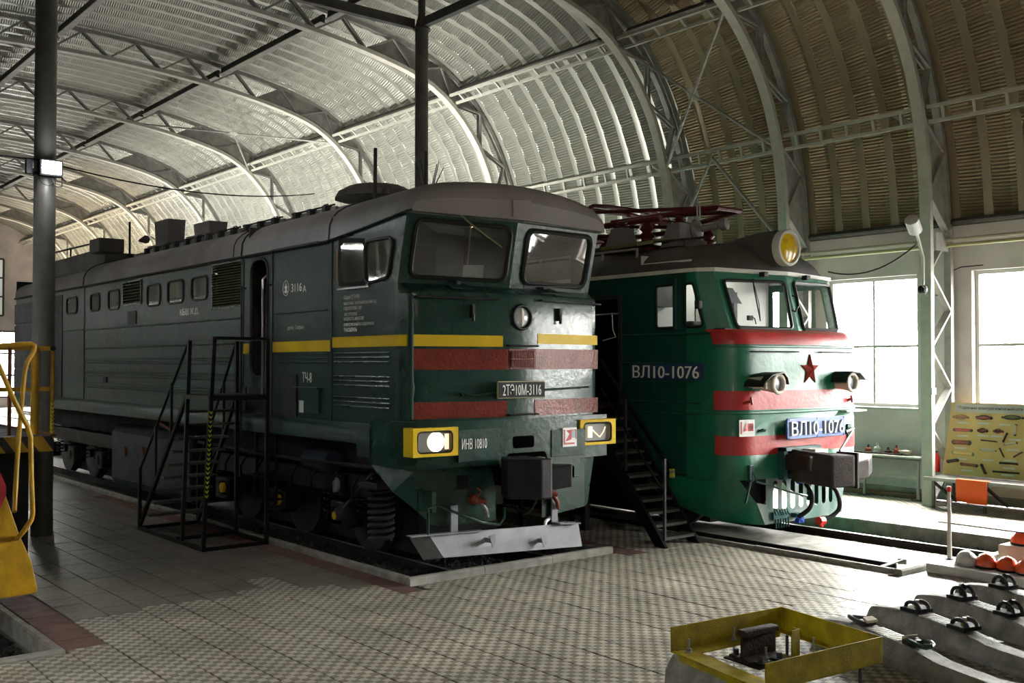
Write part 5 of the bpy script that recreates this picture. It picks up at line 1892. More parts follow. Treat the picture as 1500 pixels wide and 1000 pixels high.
def band2(z0, z1, i0, i1, m='red2', s0=0.0, s1=None, nm='red_band', g=0.006):
    s1 = s0 if s1 is None else s1
    a, b = plan2(z0, s0 - g, grow=g)[i0:i1], plan2(z1, s1 - g, grow=g)[i0:i1]
    mid = []
    return MB().loft([a, b]).build(nm, m, L2, smooth=True)


NPT = len(plan2(1))
ymid = [(z, s) for z, s in lo]
mb = MB()
mb.loft([plan2(z, s - 0.006, grow=0.006)[1:NPT - 1] for z, s in ((2.765, 0.018), (2.82, 0.032), (2.89, 0.066), (2.93, 0.105), (2.972, 0.155))])
mb.build('red_band', 'red2', L2, smooth=True, ang=60)
band2(1.86, 2.12, 1, NPT - 1, s0=0.014)
band2(1.24, 1.50, 1, NPT - 1, s0=0.0)
MB().loft([[p for p in plan2(1.80, -0.002, grow=0.004)], plan2(1.81, -0.014, grow=0.016), plan2(1.835, -0.014, grow=0.016), plan2(1.845, 0.0, grow=0.003)]).build('nose_ledge', 'green2', L2, smooth=True)
MB().loft([[p for p in plan2(2.72, 0.008, grow=0.004)], plan2(2.73, -0.004, grow=0.012), plan2(2.745, -0.004, grow=0.012), plan2(2.755, 0.012, grow=0.003)]).build('nose_ledge', 'green2', L2, smooth=True)

# windscreen wall
EB, ET = 2.975, 3.80
qb = [(X2 + 0.05, 9.42, EB), (CX - 1.30, 9.16, EB), (CX, 8.955, EB), (CX + 1.30, 9.16, EB), (X2R - 0.05, 9.42, EB)]
qt = [(X2 + 0.03, 9.62, ET), (CX - 1.38, 9.40, ET), (CX, 9.19, ET), (CX + 1.38, 9.40, ET), (X2R - 0.03, 9.62, ET)]


def uvpx(quad, px, py):
    A, B, D = V(quad[0]), V(quad[1]), V(quad[3])
    n = (B - A).cross(D - A)
    r, o = ray(px, py), V((0, 0, CAMH))
    p = o + r * ((A - o).dot(n) / r.dot(n)) - A
    Cq = V(quad[2])
    u = v = 0.5
    for _ in range(12):          # invert the bilinear patch
        q = (B - A) * u + (D - A) * v + (Cq - B - D + A) * u * v
        e = p - q
        du, dv = (B - A) + (Cq - B - D + A) * v, (D - A) + (Cq - B - D + A) * u
        a, b, c = du.dot(du), du.dot(dv), dv.dot(dv)
        d1, d2 = e.dot(du), e.dot(dv)
        det = a * c - b * b
        u, v = u + (c * d1 - b * d2) / det, v + (a * d2 - b * d1) / det
    return (min(0.985, max(0.015, u)), min(0.97, max(0.015, v)))


mb = MB()
r1 = window_panel(mb, [qb[1], qb[2], qt[2], qt[1]], [uvpx([qb[1], qb[2], qt[2], qt[1]], *q) for q in ((1079, 480), (1160, 482), (1148, 413), (1058, 410))], 0.08, 5)
r2 = window_panel(mb, [qb[2], qb[3], qt[3], qt[2]], [uvpx([qb[2], qb[3], qt[3], qt[2]], *q) for q in ((1176, 482), (1226, 484), (1213, 419), (1161, 414))], 0.06, 5)
mb.loft([[qb[0], qb[1]], [qt[0], qt[1]]])
mb.loft([[qb[3], qb[4]], [qt[3], qt[4]]])
lq = window_panel(mb, [(X2, 9.78, EB), qb[0], qt[0], (X2 + 0.01, 9.78, ET)], [(0.02, 0.05), (0.90, 0.05), (0.70, 0.80), (0.02, 0.80)], 0.06)
pane(lq, 'side_window_glass', 'glassclear', L2, 'gaskets', 0.022, (-0.01, 0, 0))
lq = window_panel(mb, [(X2R, 9.75, EB), qb[4], qt[4], (X2R - 0.01, 9.75, ET)], [(0.1, 0.05), (0.9, 0.05), (0.8, 0.85), (0.1, 0.85)], 0.05)
low = plan2(2.975, 0.17)
mb.add([low[0], qb[0], qb[1]] + [low[6]], [(0, 1, 2, 3)])
mb.build('windscreen_surround', 'green2', L2, smooth=True, ang=30)
base = plan2(2.972, 0.16)
MB().add(base + [qb[4], qb[3], qb[2], qb[1], qb[0]], [tuple(range(len(base) + 5))]).build('nose_shelf', 'red2', L2)
for lp in (r1, r2):
    fo = pane(lp, 'windscreen_glass', 'glassclear', L2, 'gaskets', 0.028, (0, -0.012, 0))
    MB().tube([p + V((0, -0.026, 0)) for p in lp], 0.010, 6, closed=True).build('bright_bead', 'trimwhite', fo, smooth=True)

# side walls
WL = [(9.98 - 0.02, 10.40, 3.02, 3.64), (9.45, 9.76, 3.02, 3.64)]
k2 = X2 / 11.35
W2a = (P(991, 482, X=X2).y, P(962, 482, X=X2).y, 3.01, 3.63)
W2b = (9.29, P(1006, 482, X=X2).y, 3.01, 3.63)
D2 = (11.09, 11.60, 1.90, 3.50)
W2b = (max(9.40, P(1038, 482, X=X2).y), W2b[1], 3.01, 3.63)
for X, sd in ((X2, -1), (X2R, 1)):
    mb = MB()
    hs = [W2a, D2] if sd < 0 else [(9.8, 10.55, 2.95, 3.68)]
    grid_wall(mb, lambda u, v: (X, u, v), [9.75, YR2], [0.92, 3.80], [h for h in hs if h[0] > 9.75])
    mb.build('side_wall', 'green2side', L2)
mb = MB()
yA, yB = 9.36, 9.90
# small quarter light in the sheet between nose and side wall
lpq = [V((X2 - 0.006, y, z)) for y, z in [(W2b[0] + 0.02, 3.02), (W2b[1], 3.02), (W2b[1], 3.62), (W2b[0] + 0.10, 3.62)]]
for nm_, (a, b, c, d), sl in (('a', W2a, 0.0),):
    arcs = rrect([(b, c), (a + 0.0, c), (a + sl, d), (b, d)], 0.06)
    lp = [V((X2 - 0.008, p[0], p[1])) for ar in arcs for p in ar]
    fo = MB().tube(lp, 0.022, 6, closed=True).build('window_frame', 'gaskets', L2, smooth=True)
    MB().add(lp, [tuple(range(len(lp)))]).build('side_window_glass', 'cabwhite' if nm_ == 'c' else 'glassclear', fo)
MB().box(X2 - 0.06, W2a[0] - 0.02, 2.98, X2 - 0.01, W2a[0] + 0.02, 3.72).build('wind_deflector', 'green2side', L2)
m1 = P(1033, 457, X=X2)
MB().box(X2 - 0.10, 9.43, 3.26, X2 - 0.02, 9.52, 3.38).build('mirror_bracket', 'gun', L2, bevel=0.01)
# stiffening ledges
for z in (2.505, 2.235, 1.94, 1.78):
    MB().tube([(X2 - 0.002, 9.62 if z > 2 else 9.5, z), (X2 - 0.002, 11.0, z)], 0.013, 6).build('stiffening_rib', 'green2side', L2, smooth=True)
MB().tube([(X2 - 0.002, 9.3, 2.92), (X2 - 0.002, 11.0, 2.92)], 0.02, 6).build('stiffening_rib', 'green2side', L2, smooth=True)
# door recess
MB().box(X2 - 0.03, D2[0] - 0.07, 1.88, X2 + 0.04, D2[0], 3.52).build('door_frame', 'gun', L2, bevel=0.01)
MB().box(X2 - 0.02, D2[0] - 0.02, 3.48, X2 + 0.04, D2[1] + 0.1, 3.54).build('door_frame', 'gun', L2)
MB().tube([(X2 - 0.05, D2[0] - 0.02, 3.25), (X2 - 0.05, D2[1], 3.25)], 0.015, 6).build('door_rail', 'chrome', L2)
MB().tube([(X2 - 0.05, D2[0] + 0.1, 3.27), (X2 - 0.07, D2[0] + 0.06, 3.0), (X2 - 0.05, D2[0] + 0.02, 2.9), (X2 - 0.05, D2[0] + 0.3, 2.85)], 0.008, 6).build('door_rail', 'letterdim', L2, smooth=True)
MB().box(X2 + 1.0, D2[0] - 0.1, 1.8, X2 + 1.03, D2[1] + 0.2, 3.6).build('corridor_wall', 'interior', L2)
MB().box(X2 + 0.02, 9.75, 1.80, X2R - 0.02, 23.9, 1.85).build('floor_plate', 'interior', L2)
# side number plate
a, b = P(924, 532, X=X2), P(1032, 558, X=X2)
sp = MB().box(X2 - 0.014, b.y, 2.26, X2, a.y, 2.50).build('number_plate', 'blueplatedark', L2)
text('ВЛ10-1076', (X2 - 0.014, P(928, 555, X=X2).y, 2.285), (0, -1, 0), 0.185, P(928, 555, X=X2).y - P(1025, 555, X=X2).y, 0.01, 'letter', L2)
# white eaves trim
tr = [(X2 - 0.03, 24.0, 3.82), (X2 - 0.03, 9.75, 3.82)] + [(x + (-0.03 if x < CX else 0.03) * (x != CX), y - 0.05, z + 0.02) for x, y, z in qt] + [(X2R + 0.03, 9.75, 3.82), (X2R + 0.03, 24, 3.82)]
mb = MB()
mb.loft([[V(p) + V((0, 0, -0.028)) for p in tr], [V(p) + V((0, 0, 0.028)) for p in tr]])
mb.loft([[V(p) + V((0, 0, 0.028)) for p in tr], [V((p[0] + (0.05 if p[0] < CX else -0.05), p[1] + 0.08, p[2] + 0.03)) for p in tr]])
mb.loft([[V(p) + V((0, 0, -0.028)) for p in tr], [V((p[0] + (0.05 if p[0] < CX else -0.05), p[1] + 0.08, p[2] - 0.028)) for p in tr]])
mb.build('eaves_trim', 'trimwhite', L2)


# roof: domed over the cab
def sec2(y, h, top, ez=3.84, dy=0.0, n=22):
    out = []
    for i in range(n + 1):
        a = math.pi * i / n
        x = CX - math.cos(a) * h
        out.append((x, y + dy * (1 - (abs(x - CX) / HW) ** 1.5), ez + (top - ez) * (math.sin(a) ** 0.8 if 0 < i < n else 0)))
    return out


mb = MB()
ss = [sec2(24, HW, 4.30), sec2(11.2, HW, 4.34), sec2(10.5, HW, 4.34), sec2(10.0, HW, 4.32, dy=-0.10), sec2(9.78, HW, 4.26, dy=-0.24), sec2(9.66, HW, 4.14, dy=-0.34), sec2(9.60, HW, 3.98, dy=-0.40), sec2(9.58, HW, 3.85, dy=-0.43)]
mb.loft(ss)
mb.build('roof_shell', 'roofgrey2', L2, smooth=True, ang=60)
MB().box(CX - 0.8, 11.4, 4.28, CX + 0.8, 23.8, 4.42).build('roof_hatch_cover', 'roofgrey2', L2, bevel=0.04)
# big headlight
hz = 4.13
hc = P(1155, 363, Y=8.98)
hc = V((hc.x, 8.98, hc.z))
lens_r = 0.215
hs_ = MB().lathe(hc, (0, 1, 0), [(0.02, 0.262), (0.10, 0.262), (0.22, 0.27), (0.45, 0.27), (0.9, 0.21), (1.35, 0.05)], 32).build('headlight_housing', 'roofgrey2', L2, smooth=True)
MB().lathe(hc, (0, -1, 0), [(-0.10, 0.262), (0.0, 0.268), (0.025, 0.258), (0.03, 0.225), (0.0, 0.212)], 32).build('headlight_ring', 'trimwhite', hs_, smooth=True, label='white ring round the yellow headlight glass')
MB().lathe(hc, (0, -1, 0), [(-0.02, 0.214), (0.0, 0.212), (0.022, 0.16), (0.034, 0.08), (0.038, 0.0)], 32).build('headlight_lens', 'lensyellow', hs_, smooth=True)
# wipers, brackets above the windscreens
MB().tube([P(1103, 408, Y=9.22), P(1105, 425, Y=9.19), P(1114, 470, Y=9.08)], 0.010, 6).build('wiper', 'gaskets', L2, smooth=True)
MB().tube([P(1105, 418, Y=9.2), P(1112, 446, Y=9.10), P(1114, 470, Y=9.06)], 0.007, 6).build('wiper', 'wood', L2, smooth=True)
for px, py in ((1116, 402), (1178, 407)):
    q = P(px, py, Y=9.2)
    MB().box(q.x - 0.05, q.y - 0.08, q.z - 0.035, q.x + 0.05, q.y + 0.02, q.z + 0.035).build('wiper_motor', 'gaskets', L2, bevel=0.01)
hp = [P(1160, 433, Y=9.08), P(1168, 434, Y=9.02), P(1170, 448, Y=8.98), P(1165, 456, Y=8.98), P(1160, 454, Y=9.0)]
MB().tube(hp, 0.013, 6).build('handrail', 'gaskets', L2, smooth=True)
# handrails under the windscreen
F2 = lambda x, off=0: YFc + 0.014 + 0.16 * ((x - CX) / HW) ** 2 - off
for x0, x1 in ((CX - 1.22, CX - 0.30), (CX + 0.25, CX + 1.2)):
    MB().tube([(x0, F2(x0), 2.665)] + [(x0 + (x1 - x0) * i / 6, F2(x0 + (x1 - x0) * i / 6, 0.05), 2.665) for i in range(7)] + [(x1, F2(x1), 2.665)], 0.010, 6).build('handrail', 'gaskets', L2, smooth=True)
# star
q = V((CX + 0.02, F2(CX), 2.405))
mb = MB()
pts = []
for i in range(10):
    r = (0.225 if i % 2 == 0 else 0.088)
    a = math.pi / 2 + i * math.pi / 5
    pts.append((q.x + r * math.cos(a), q.y - 0.012, q.z + r * math.sin(a)))
mb.add(pts + [(q.x, q.y - 0.075, q.z)] + [(p[0], q.y + 0.005, p[2]) for p in pts], [(i, (i + 1) % 10, 10) for i in range(10)] + [(i, 11 + i, 11 + (i + 1) % 10, (i + 1) % 10) for i in range(10)])
mb.build('red_star', 'star', L2, label='faceted dark red five-pointed star')
# twin lamps with hoods
for sgn, px, py in ((-1, 1123, 557), (1, 1241, 556)):
    c = V((CX + (-1.03 if sgn < 0 else 0.79), F2(CX + 0.92), 2.22))
    L = MB()
    a = c + V((sgn * 0.10, -0.30, 0.0)) if sgn < 0 else c + V((-0.06, -0.28, 0))
    a = c + V((-sgn * 0.0, -0.27, 0))
    big = a + V((-sgn * 0.02, 0, 0))
    small = a + V((sgn * 0.21, 0.05, 0.02))
    L.lathe(big + V((0, 0.24, 0)), (0, -1, 0), [(0, 0.10), (0.10, 0.11), (0.22, 0.135), (0.24, 0.135), (0.245, 0.105), (0.20, 0.10)], 24)
    L.lathe(small + V((0, 0.26, 0)), (0, -1, 0), [(0, 0.07), (0.12, 0.075), (0.24, 0.085), (0.245, 0.06), (0.21, 0.055)], 20)
    L.box(min(big.x, small.x), a.y + 0.04, a.z - 0.07, max(big.x, small.x), a.y + 0.26, a.z + 0.05)
    L.tube([big + V((0.125 * math.cos(i * 0.3927), 0.0, 0.125 * math.sin(i * 0.3927))) for i in range(16)], 0.026, 8, closed=True)
    lo_ = L.build('lamp_body', 'offwhite', L2, smooth=True, label='cream twin lamp body')
    MB().lathe(big + V((0, 0.03, 0)), (0, -1, 0), [(0, 0.104), (0.008, 0.08), (0.012, 0)], 20).build('lamp_glass', 'lensdark', lo_, smooth=True)
    MB().lathe(small + V((0, 0.04, 0)), (0, -1, 0), [(0, 0.058), (0.01, 0)], 16).build('lamp_glass', 'lensdark', lo_, smooth=True)
    hd = MB()
    x0, x1 = min(big.x - 0.19, small.x - 0.13), max(big.x + 0.19, small.x + 0.13)
    hc2 = [(x0, -0.02), (x0 + 0.03, 0.09), (x0 + 0.12, 0.155), (x1 - 0.14, 0.155), (x1 - 0.03, 0.08), (x1, -0.04)]
    if sgn > 0:
        hc2 = [(x0, -0.0), (x0 + 0.03, 0.10), (x0 + 0.12, 0.165), ((x0 + x1) / 2 + 0.04, 0.155), (x1 - 0.08, 0.07), (x1 + 0.04, 0.03)]
    else:
        hc2 = [(x0 - 0.02, -0.04), (x0 + 0.02, 0.03), (x0 + 0.16, 0.13), (x1 - 0.14, 0.165), (x1 - 0.03, 0.10), (x1 + 0.03, -0.01)]
    hd.loft([[(x, a.y - 0.07 + abs(k - 2.5) * 0.02, a.z + z) for k, (x, z) in enumerate(hc2)], [(x, a.y + 0.30, a.z + z * 0.96) for x, z in hc2]])
    hd.loft([[(x, a.y - 0.07 + abs(k - 2.5) * 0.02, a.z + z) for k, (x, z) in enumerate(hc2)], [(x, a.y - 0.07 + abs(k - 2.5) * 0.02, a.z + z - 0.02) for k, (x, z) in enumerate(hc2)]])
    hd.build('lamp_hood', 'gaskets', lo_, smooth=True, label='dark green-black lamp hood')
for px, py in ((1098, 587), (1245, 584)):
    q = P(px, py, Y=F2(CX - 1.1) - 0.03)
    MB().cyl((q.x - 0.03, q.y + 0.08, q.z - 0.04), (q.x, q.y - 0.02, q.z), 0.022, n=8).cyl((q.x + 0.0, q.y - 0.02, q.z + 0.05), (q.x + 0.03, q.y - 0.02, q.z - 0.05), 0.018, n=8).build('lamp_bracket', 'star', L2)
# front number plate
zz0, zz1, xa, xb = 1.44, 1.73, 12.09, 13.50
yf = YFc - 0.09
pp = MB().prism([(p[0], yf, p[1]) for ar in rrect([(xa, zz0), (xb, zz0), (xb, zz1), (xa, zz1)], 0.03) for p in ar], (0, 0.035, 0)).build('number_plate', 'blueplate', L2, bevel=0.006, label='blue plate with raised white characters')
text('ВЛ10-1076', (xa + 0.07, yf, zz0 + 0.045), (1, 0, 0), 0.20, xb - xa - 0.13, 0.028, 'white', pp)
for x in (xa + 0.04, (xa + xb) / 2, xb - 0.04):
    for z in (zz0 + 0.02, zz1 - 0.02):
        MB().lathe((x, yf, z), (0, -1, 0), [(0, 0.012), (0.008, 0.008), (0.009, 0)], 8).build('rivet', 'blueplate', pp)
MB().box(xa + 0.2, yf + 0.03, 1.5, xa + 0.3, F2(CX - 0.4) + 0.02, 1.65).box(xb - 0.3, yf + 0.03, 1.5, xb - 0.2, F2(CX + 0.5) + 0.02, 1.65).build('plate_bracket', 'gun', L2)
# fire notice
q = P(1095, 627, Y=F2(CX - 1.13) - 0.01)
qy = q.y - 0.015
fs = MB().prism([(q.x - 0.13, qy + 0.05, q.z - 0.115), (q.x + 0.135, qy, q.z - 0.115), (q.x + 0.135, qy, q.z + 0.115), (q.x - 0.13, qy + 0.05, q.z + 0.115)], (0, 0.006, 0)).build('safety_notice', 'white', L2)
yq = lambda x: qy + 0.05 - (x - q.x + 0.13) / 0.265 * 0.05 - 0.004
bx = lambda a, b, c, d, m: MB().prism([(q.x + a, yq(q.x + a), q.z + c), (q.x + b, yq(q.x + b), q.z + c), (q.x + b, yq(q.x + b), q.z + d), (q.x + a, yq(q.x + a), q.z + d)], (0, 0.002, 0)).build('notice_print', m, fs)
bx(-0.11, -0.09, -0.08, 0.09, 'signred')
bx(0.02, 0.11, -0.04, 0.065, 'signred')
bx(0.03, 0.10, -0.03, 0.055, 'white')
bx(0.035, 0.095, -0.02, 0.045, 'signgrey')
MB().prism([(q.x - 0.06, yq(q.x - 0.06), q.z - 0.05), (q.x + 0.01, yq(q.x), q.z - 0.03), (q.x + 0.02, yq(q.x), q.z + 0.01), (q.x - 0.02, yq(q.x), q.z + 0.08), (q.x - 0.04, yq(q.x), q.z + 0.0)], (0, 0.002, 0)).build('notice_print', 'signred', fs)
q = P(1119, 631, Y=F2(CX - 0.9) - 0.03)
MB().tube([(q.x - 0.05, q.y + 0.03, q.z), (q.x - 0.02, q.y, q.z + 0.02), (q.x + 0.03, q.y, q.z + 0.01), (q.x + 0.05, q.y + 0.03, q.z)], 0.018, 6).build('towing_eye', 'teal', L2, smooth=True)
q = P(1245, 630, Y=F2(CX + 1.0) - 0.04)
MB().box(q.x - 0.05, q.y, q.z - 0.12, q.x + 0.05, q.y + 0.06, q.z + 0.10).cyl((q.x - 0.16, q.y - 0.02, q.z - 0.02), (q.x + 0.05, q.y - 0.02, q.z + 0.02), 0.035, n=8).build('rod_bracket', 'teal', L2)
MB().cyl((q.x - 0.01, q.y - 0.05, q.z), P(1230, 660, Y=8.55), 0.016, n=8).build('lever_rod', 'teal', L2, smooth=True)
MB().box(CX + 0.85, F2(CX + 1) - 0.14, 1.775, CX + 1.38, F2(CX + 1) + 0.03, 1.80).build('step_plate', 'trimwhite', L2)

# apron with slots
AY = 8.93
mb = MB()
za, zb = 0.24, 0.90
xl, xr = 12.02, 13.72
sl = [(12.10 + i * 0.195, 12.10 + i * 0.195 + 0.105) for i in range(8)]
ap_ = lambda u, v: (u, AY + 0.10 * ((u - CX) / HW) ** 2, v)
grid_wall(mb, ap_, [11.95, 13.85], [za, 0.42, 0.84, zb], [(a, b, 0.42, 0.84) for a, b in sl])
for a, b in sl:                                      # rounded ends of each slot
    for z, s in ((0.42, 1), (0.84, -1)):
        for e, o_ in ((a, 1), (b, -1)):
            pts = [ap_(e, z)] + [ap_(e + o_ * 0.0525 * (1 - math.sin(t * math.pi / 8)), z + s * 0.0525 * (1 - math.cos(t * math.pi / 8))) for t in range(4, -1, -1)]
            mb.add(pts, [tuple(range(len(pts)))])
mb.add([ap_(11.76, 0.56), ap_(11.95, 0.52), ap_(11.95, za), ap_(11.93, za)], [(0, 1, 2, 3)])
mb.add([ap_(13.85, zb), ap_(14.05, zb), ap_(13.85, 0.45)], [(0, 1, 2)])
mb.build('slotted_apron', 'apron', L2, label='pale slotted apron plate under the coupler')
for sg in (1, -1):
    tp = [(x if sg > 0 else 2 * CX - x, y, 0.912) for x, y, z in [(X2 + 0.05, 10.6, 0)] + plan2(0.91, 0.05, grow=-0.05)[0:7]]
    md_ = [(x if sg > 0 else 2 * CX - x, y, z) for x, y, z in ((11.24, 10.5, 0.70), (11.27, 9.75, 0.62), (11.29, 9.42, 0.60), (11.34, 9.25, 0.60), (11.42, 9.12, 0.60), (11.55, 9.03, 0.60), (11.66, 8.99, 0.58), (11.74, 8.97, 0.57))]
    bt_ = [(x if sg > 0 else 2 * CX - x, y, z) for x, y, z in ((11.34, 10.2, 0.48), (11.46, 9.75, 0.34), (11.54, 9.45, 0.28), (11.64, 9.25, 0.26), (11.74, 9.12, 0.25), (11.84, 9.04, 0.24), (11.93, 9.0, 0.235), (12.0, 8.97, 0.232))]
    MB().loft([tp, md_, bt_]).build('side_skirt', 'green2', L2, smooth=True)
MB().box(12.05, AY - 0.03, 0.30, 12.42, AY + 0.01, 0.40).build('apron_rack', 'teal', L2)
for i in range(6):
    MB().cyl((12.09 + i * 0.058, AY - 0.035, 0.31), (12.10 + i * 0.058, AY - 0.035, 0.18), 0.012, n=6).build('brush_rod', 'teal', L2)
    MB().beam((12.06 + i * 0.058, AY - 0.035, 0.44), (12.12 + i * 0.058, AY - 0.035, 0.36), 0.014, 0.02).build('rack_bar', 'teal', L2)
MB().box(12.50, AY - 0.10, 0.30, 12.63, AY, 0.36).build('apron_lug', 'teal', L2)
# coupler
k = MB()
k.box(12.05, 8.3, 1.02, 12.55, 9.0, 1.24)
kk = k.build('coupler_shank', 'brown', L2, bevel=0.03)
c0 = [P(1200, 668, Y=8.1), P(1252, 663, Y=8.1), P(1250, 711, Y=8.1), P(1208, 706, Y=8.1)]
zt, zb_ = 1.30, 0.80
mb = MB()
mb.prism([(12.06, 8.50, 0.86), (12.28, 8.10, 0.80), (12.62, 7.98, 0.80), (12.70, 8.02, 0.80), (12.72, 8.22, 0.80), (12.50, 8.55, 0.82), (12.06, 8.62, 0.88)], (0, 0, 0.44))
mb.build('coupler_jaw', 'brown', kk, bevel=0.025)
MB().box(12.67, 7.97, 0.78, 12.72, 8.30, 1.27).build('jaw_rib', 'brown', kk, bevel=0.01)
MB().prism([(12.73, 8.02, 0.88), (13.00, 8.00, 0.90), (13.26, 8.10, 0.95), (13.30, 8.30, 0.95), (12.8, 8.45, 0.90)], (0, 0, 0.26)).build('coupler_tooth', 'brown', kk, bevel=0.02)
# coupler pocket frame, hoses
MB().box(12.02, 8.70, 0.88, 12.10, 8.80, 1.32).box(12.22, 8.70, 0.88, 12.30, 8.80, 1.32).box(12.02, 8.66, 1.28, 12.85, 8.80, 1.33).build('pocket_frame', 'teal', L2)
MB().box(12.40, 8.45, 1.24, 12.70, 8.75, 1.30).build('pocket_shelf', 'steellight', L2)
mb = MB().prism([(12.25, 8.75, 0.95), (12.85, 8.72, 0.95), (12.7, 8.65, 0.84), (12.3, 8.65, 0.84)], (0, -0.25, 0.0))
mb.build('pocket_web', 'steellight', L2)
for (pts, m) in (((1175, 703), 'bluevalve'), ((1213, 704), 'bluevalve')):
    q = P(*pts, Y=8.72)
    MB().cyl((q.x - 0.10, q.y, q.z), (q.x + 0.08, q.y, q.z - 0.01), 0.045, n=10).build('air_valve', m, L2, smooth=True)
q = P(1219, 704, Y=8.68)
MB().cyl(q, q + V((0.05, -0.04, 0)), 0.04, n=10).build('valve_handle', 'redbright', L2)
h1 = [P(1180, 708, Y=8.70), P(1187, 718, Y=8.62), P(1190, 730, Y=8.58), P(1186, 744, Y=8.60), P(1177, 752, Y=8.66), P(1169, 757, Y=8.72)]
h2 = [P(1216, 708, Y=8.68), P(1225, 719, Y=8.60), P(1230, 735, Y=8.55), P(1228, 747, Y=8.58), P(1218, 756, Y=8.62), P(1208, 760, Y=8.66)]
for h in (h1, h2):
    sm = []
    for i in range(len(h) - 1):
        p0, p1_, p2_, p3 = h[max(i - 1, 0)], h[i], h[i + 1], h[min(i + 2, len(h) - 1)]
        for t in (0, 0.33, 0.66):
            sm.append(0.5 * ((2 * p1_) + (-p0 + p2_) * t + (2 * p0 - 5 * p1_ + 4 * p2_ - p3) * t * t + (-p0 + 3 * p1_ - 3 * p2_ + p3) * t ** 3))
    sm.append(h[-1])
    MB().tube(sm, 0.033, 10).build('air_hose', 'rubber', L2, smooth=True)
q = P(1171, 762, Y=8.72)
MB().cyl(q, q + V((0.03, 0, 0.05)), 0.055, n=10).box(q.x - 0.05, q.y - 0.03, q.z - 0.03, q.x + 0.08, q.y + 0.04, q.z + 0.03).build('hose_coupling', 'bluevalve', L2)
q = P(1203, 762, Y=8.66)
MB().cyl(q - V((0.07, 0, 0)), q + V((0.05, 0, -0.01)), 0.06, n=10).cyl(q, q + V((0.0, 0, -0.09)), 0.03, n=8).build('hose_coupling', 'redbright', L2)
MB().tube([P(1102, 705, Y=8.80), P(1102, 690, Y=8.80), P(1108, 705, Y=8.76), P(1160, 721, Y=8.70), P(1182, 726, Y=8.68)], 0.014, 6).build('uncoupling_rod', 'teal', L2, smooth=True)
MB().beam(P(1100, 703, Y=8.82), P(1092, 737, Y=8.82), 0.03, 0.02).build('uncoupling_lever', 'teal', L2)
q = P(1102, 694, Y=8.85)
MB().box(q.x - 0.05, q.y, q.z - 0.10, q.x + 0.05, q.y + 0.10, q.z + 0.12).build('rod_bracket', 'teal', L2, bevel=0.01)
# behind the apron: cross-member and bogie
MB().box(11.5, 9.5, 0.7, 14.0, 9.7, 0.92).build('cross_member', 'dark', L2)
for y in (10.6, 13.6):
    w = MB()
    for x in (11.93, 13.42):
        w.lathe((x, y, 0.66), (1, 0, 0), [(-0.02, 0.30), (0.0, 0.55), (0.0, 0.625), (0.11, 0.625), (0.14, 0.2)], 32)
    w.cyl((11.9, y, 0.66), (13.5, y, 0.66), 0.1)
    w.build('wheelset', 'gun', L2, smooth=True)
    for x in (11.55, 13.80):
        MB().box(x - 0.12, y - 0.24, 0.42, x + 0.12, y + 0.24, 0.86).build('axle_box', 'dark', L2, bevel=0.03)
for x in (11.55, 13.80):
    MB().box(x - 0.06, 9.8, 0.86, x + 0.06, 14.8, 1.02).build('bogie_frame', 'dark', L2)
MB().box(X2 + 0.02, 9.8, 0.9, X2R - 0.02, 23.9, 0.96).build('underframe', 'dark', L2)
MB().box(12.12, 10.1, 0.12, 13.36, 23.8, 0.88).build('underbody_light_block', 'dark', L2)  # solid box added to stop light passing under the locomotive
MB().box(X2 + 0.25, 15.5, 0.25, X2R - 0.25, 20.5, 0.9).build('equipment_box', 'dark', L2)
MB().box(X2, 23.9, 0.9, X2R, 24.0, 4.2).build('rear_wall', 'green2side', L2)

# cab interior, pale and bright
MB().box(X2 + 0.03, 10.62, 1.8, X2R - 0.03, 10.66, 4.1).build('cab_bulkhead', 'cabwhite', L2)
MB().box(X2 + 0.03, 9.7, 3.95, X2R - 0.03, 10.62, 3.98).build('cab_ceiling', 'cabwhite', L2)
MB().lathe((12.75, 10.0, 3.91), (0, 0, 1), [(0, 0.08), (0.04, 0.10)], 16).build('cab_lamp', 'white', L2)  # dish added to go with the cab's fill light
MB().box(X2 + 0.10, 9.15, 2.90, X2R - 0.10, 9.60, 2.99).build('driver_desk', 'tank', L2, bevel=0.01)
MB().box(X2 + 0.35, 9.95, 2.4, X2 + 0.8, 10.3, 3.12).build('driver_seat', 'gun', L2, bevel=0.05)
MB().box(CX - 0.35, 10.60, 1.9, CX + 0.3, 10.63, 3.75).build('bulkhead_door', 'cabwall', L2)
MB().box(CX + 0.02, 10.15, 3.0, CX + 0.10, 10.62, 3.6).build('door_edge', 'gun', L2)
q = P(1085, 440, Y=9.75)
MB().loft([[(X2 + 0.25, 9.62, 3.62), (X2 + 0.85, 9.60, 3.60)], [(X2 + 0.25, 9.45, 3.38), (X2 + 0.85, 9.43, 3.36)]]).build('sun_visor', 'signgrey', L2)
MB().box(X2 + 0.2, 10.5, 3.35, X2 + 0.55, 10.6, 3.75).build('wall_cabinet', 'gun', L2)
q = P(1098, 466, Y=9.35)
MB().box(q.x - 0.04, 9.33, q.z - 0.03, q.x + 0.06, 9.37, q.z + 0.04).tube([(q.x + 0.06, 9.35, q.z + 0.02), (q.x + 0.12, 9.35, q.z + 0.0), (q.x + 0.15, 9.35, q.z - 0.08)], 0.008, 6).build('microphone', 'gaskets', L2)
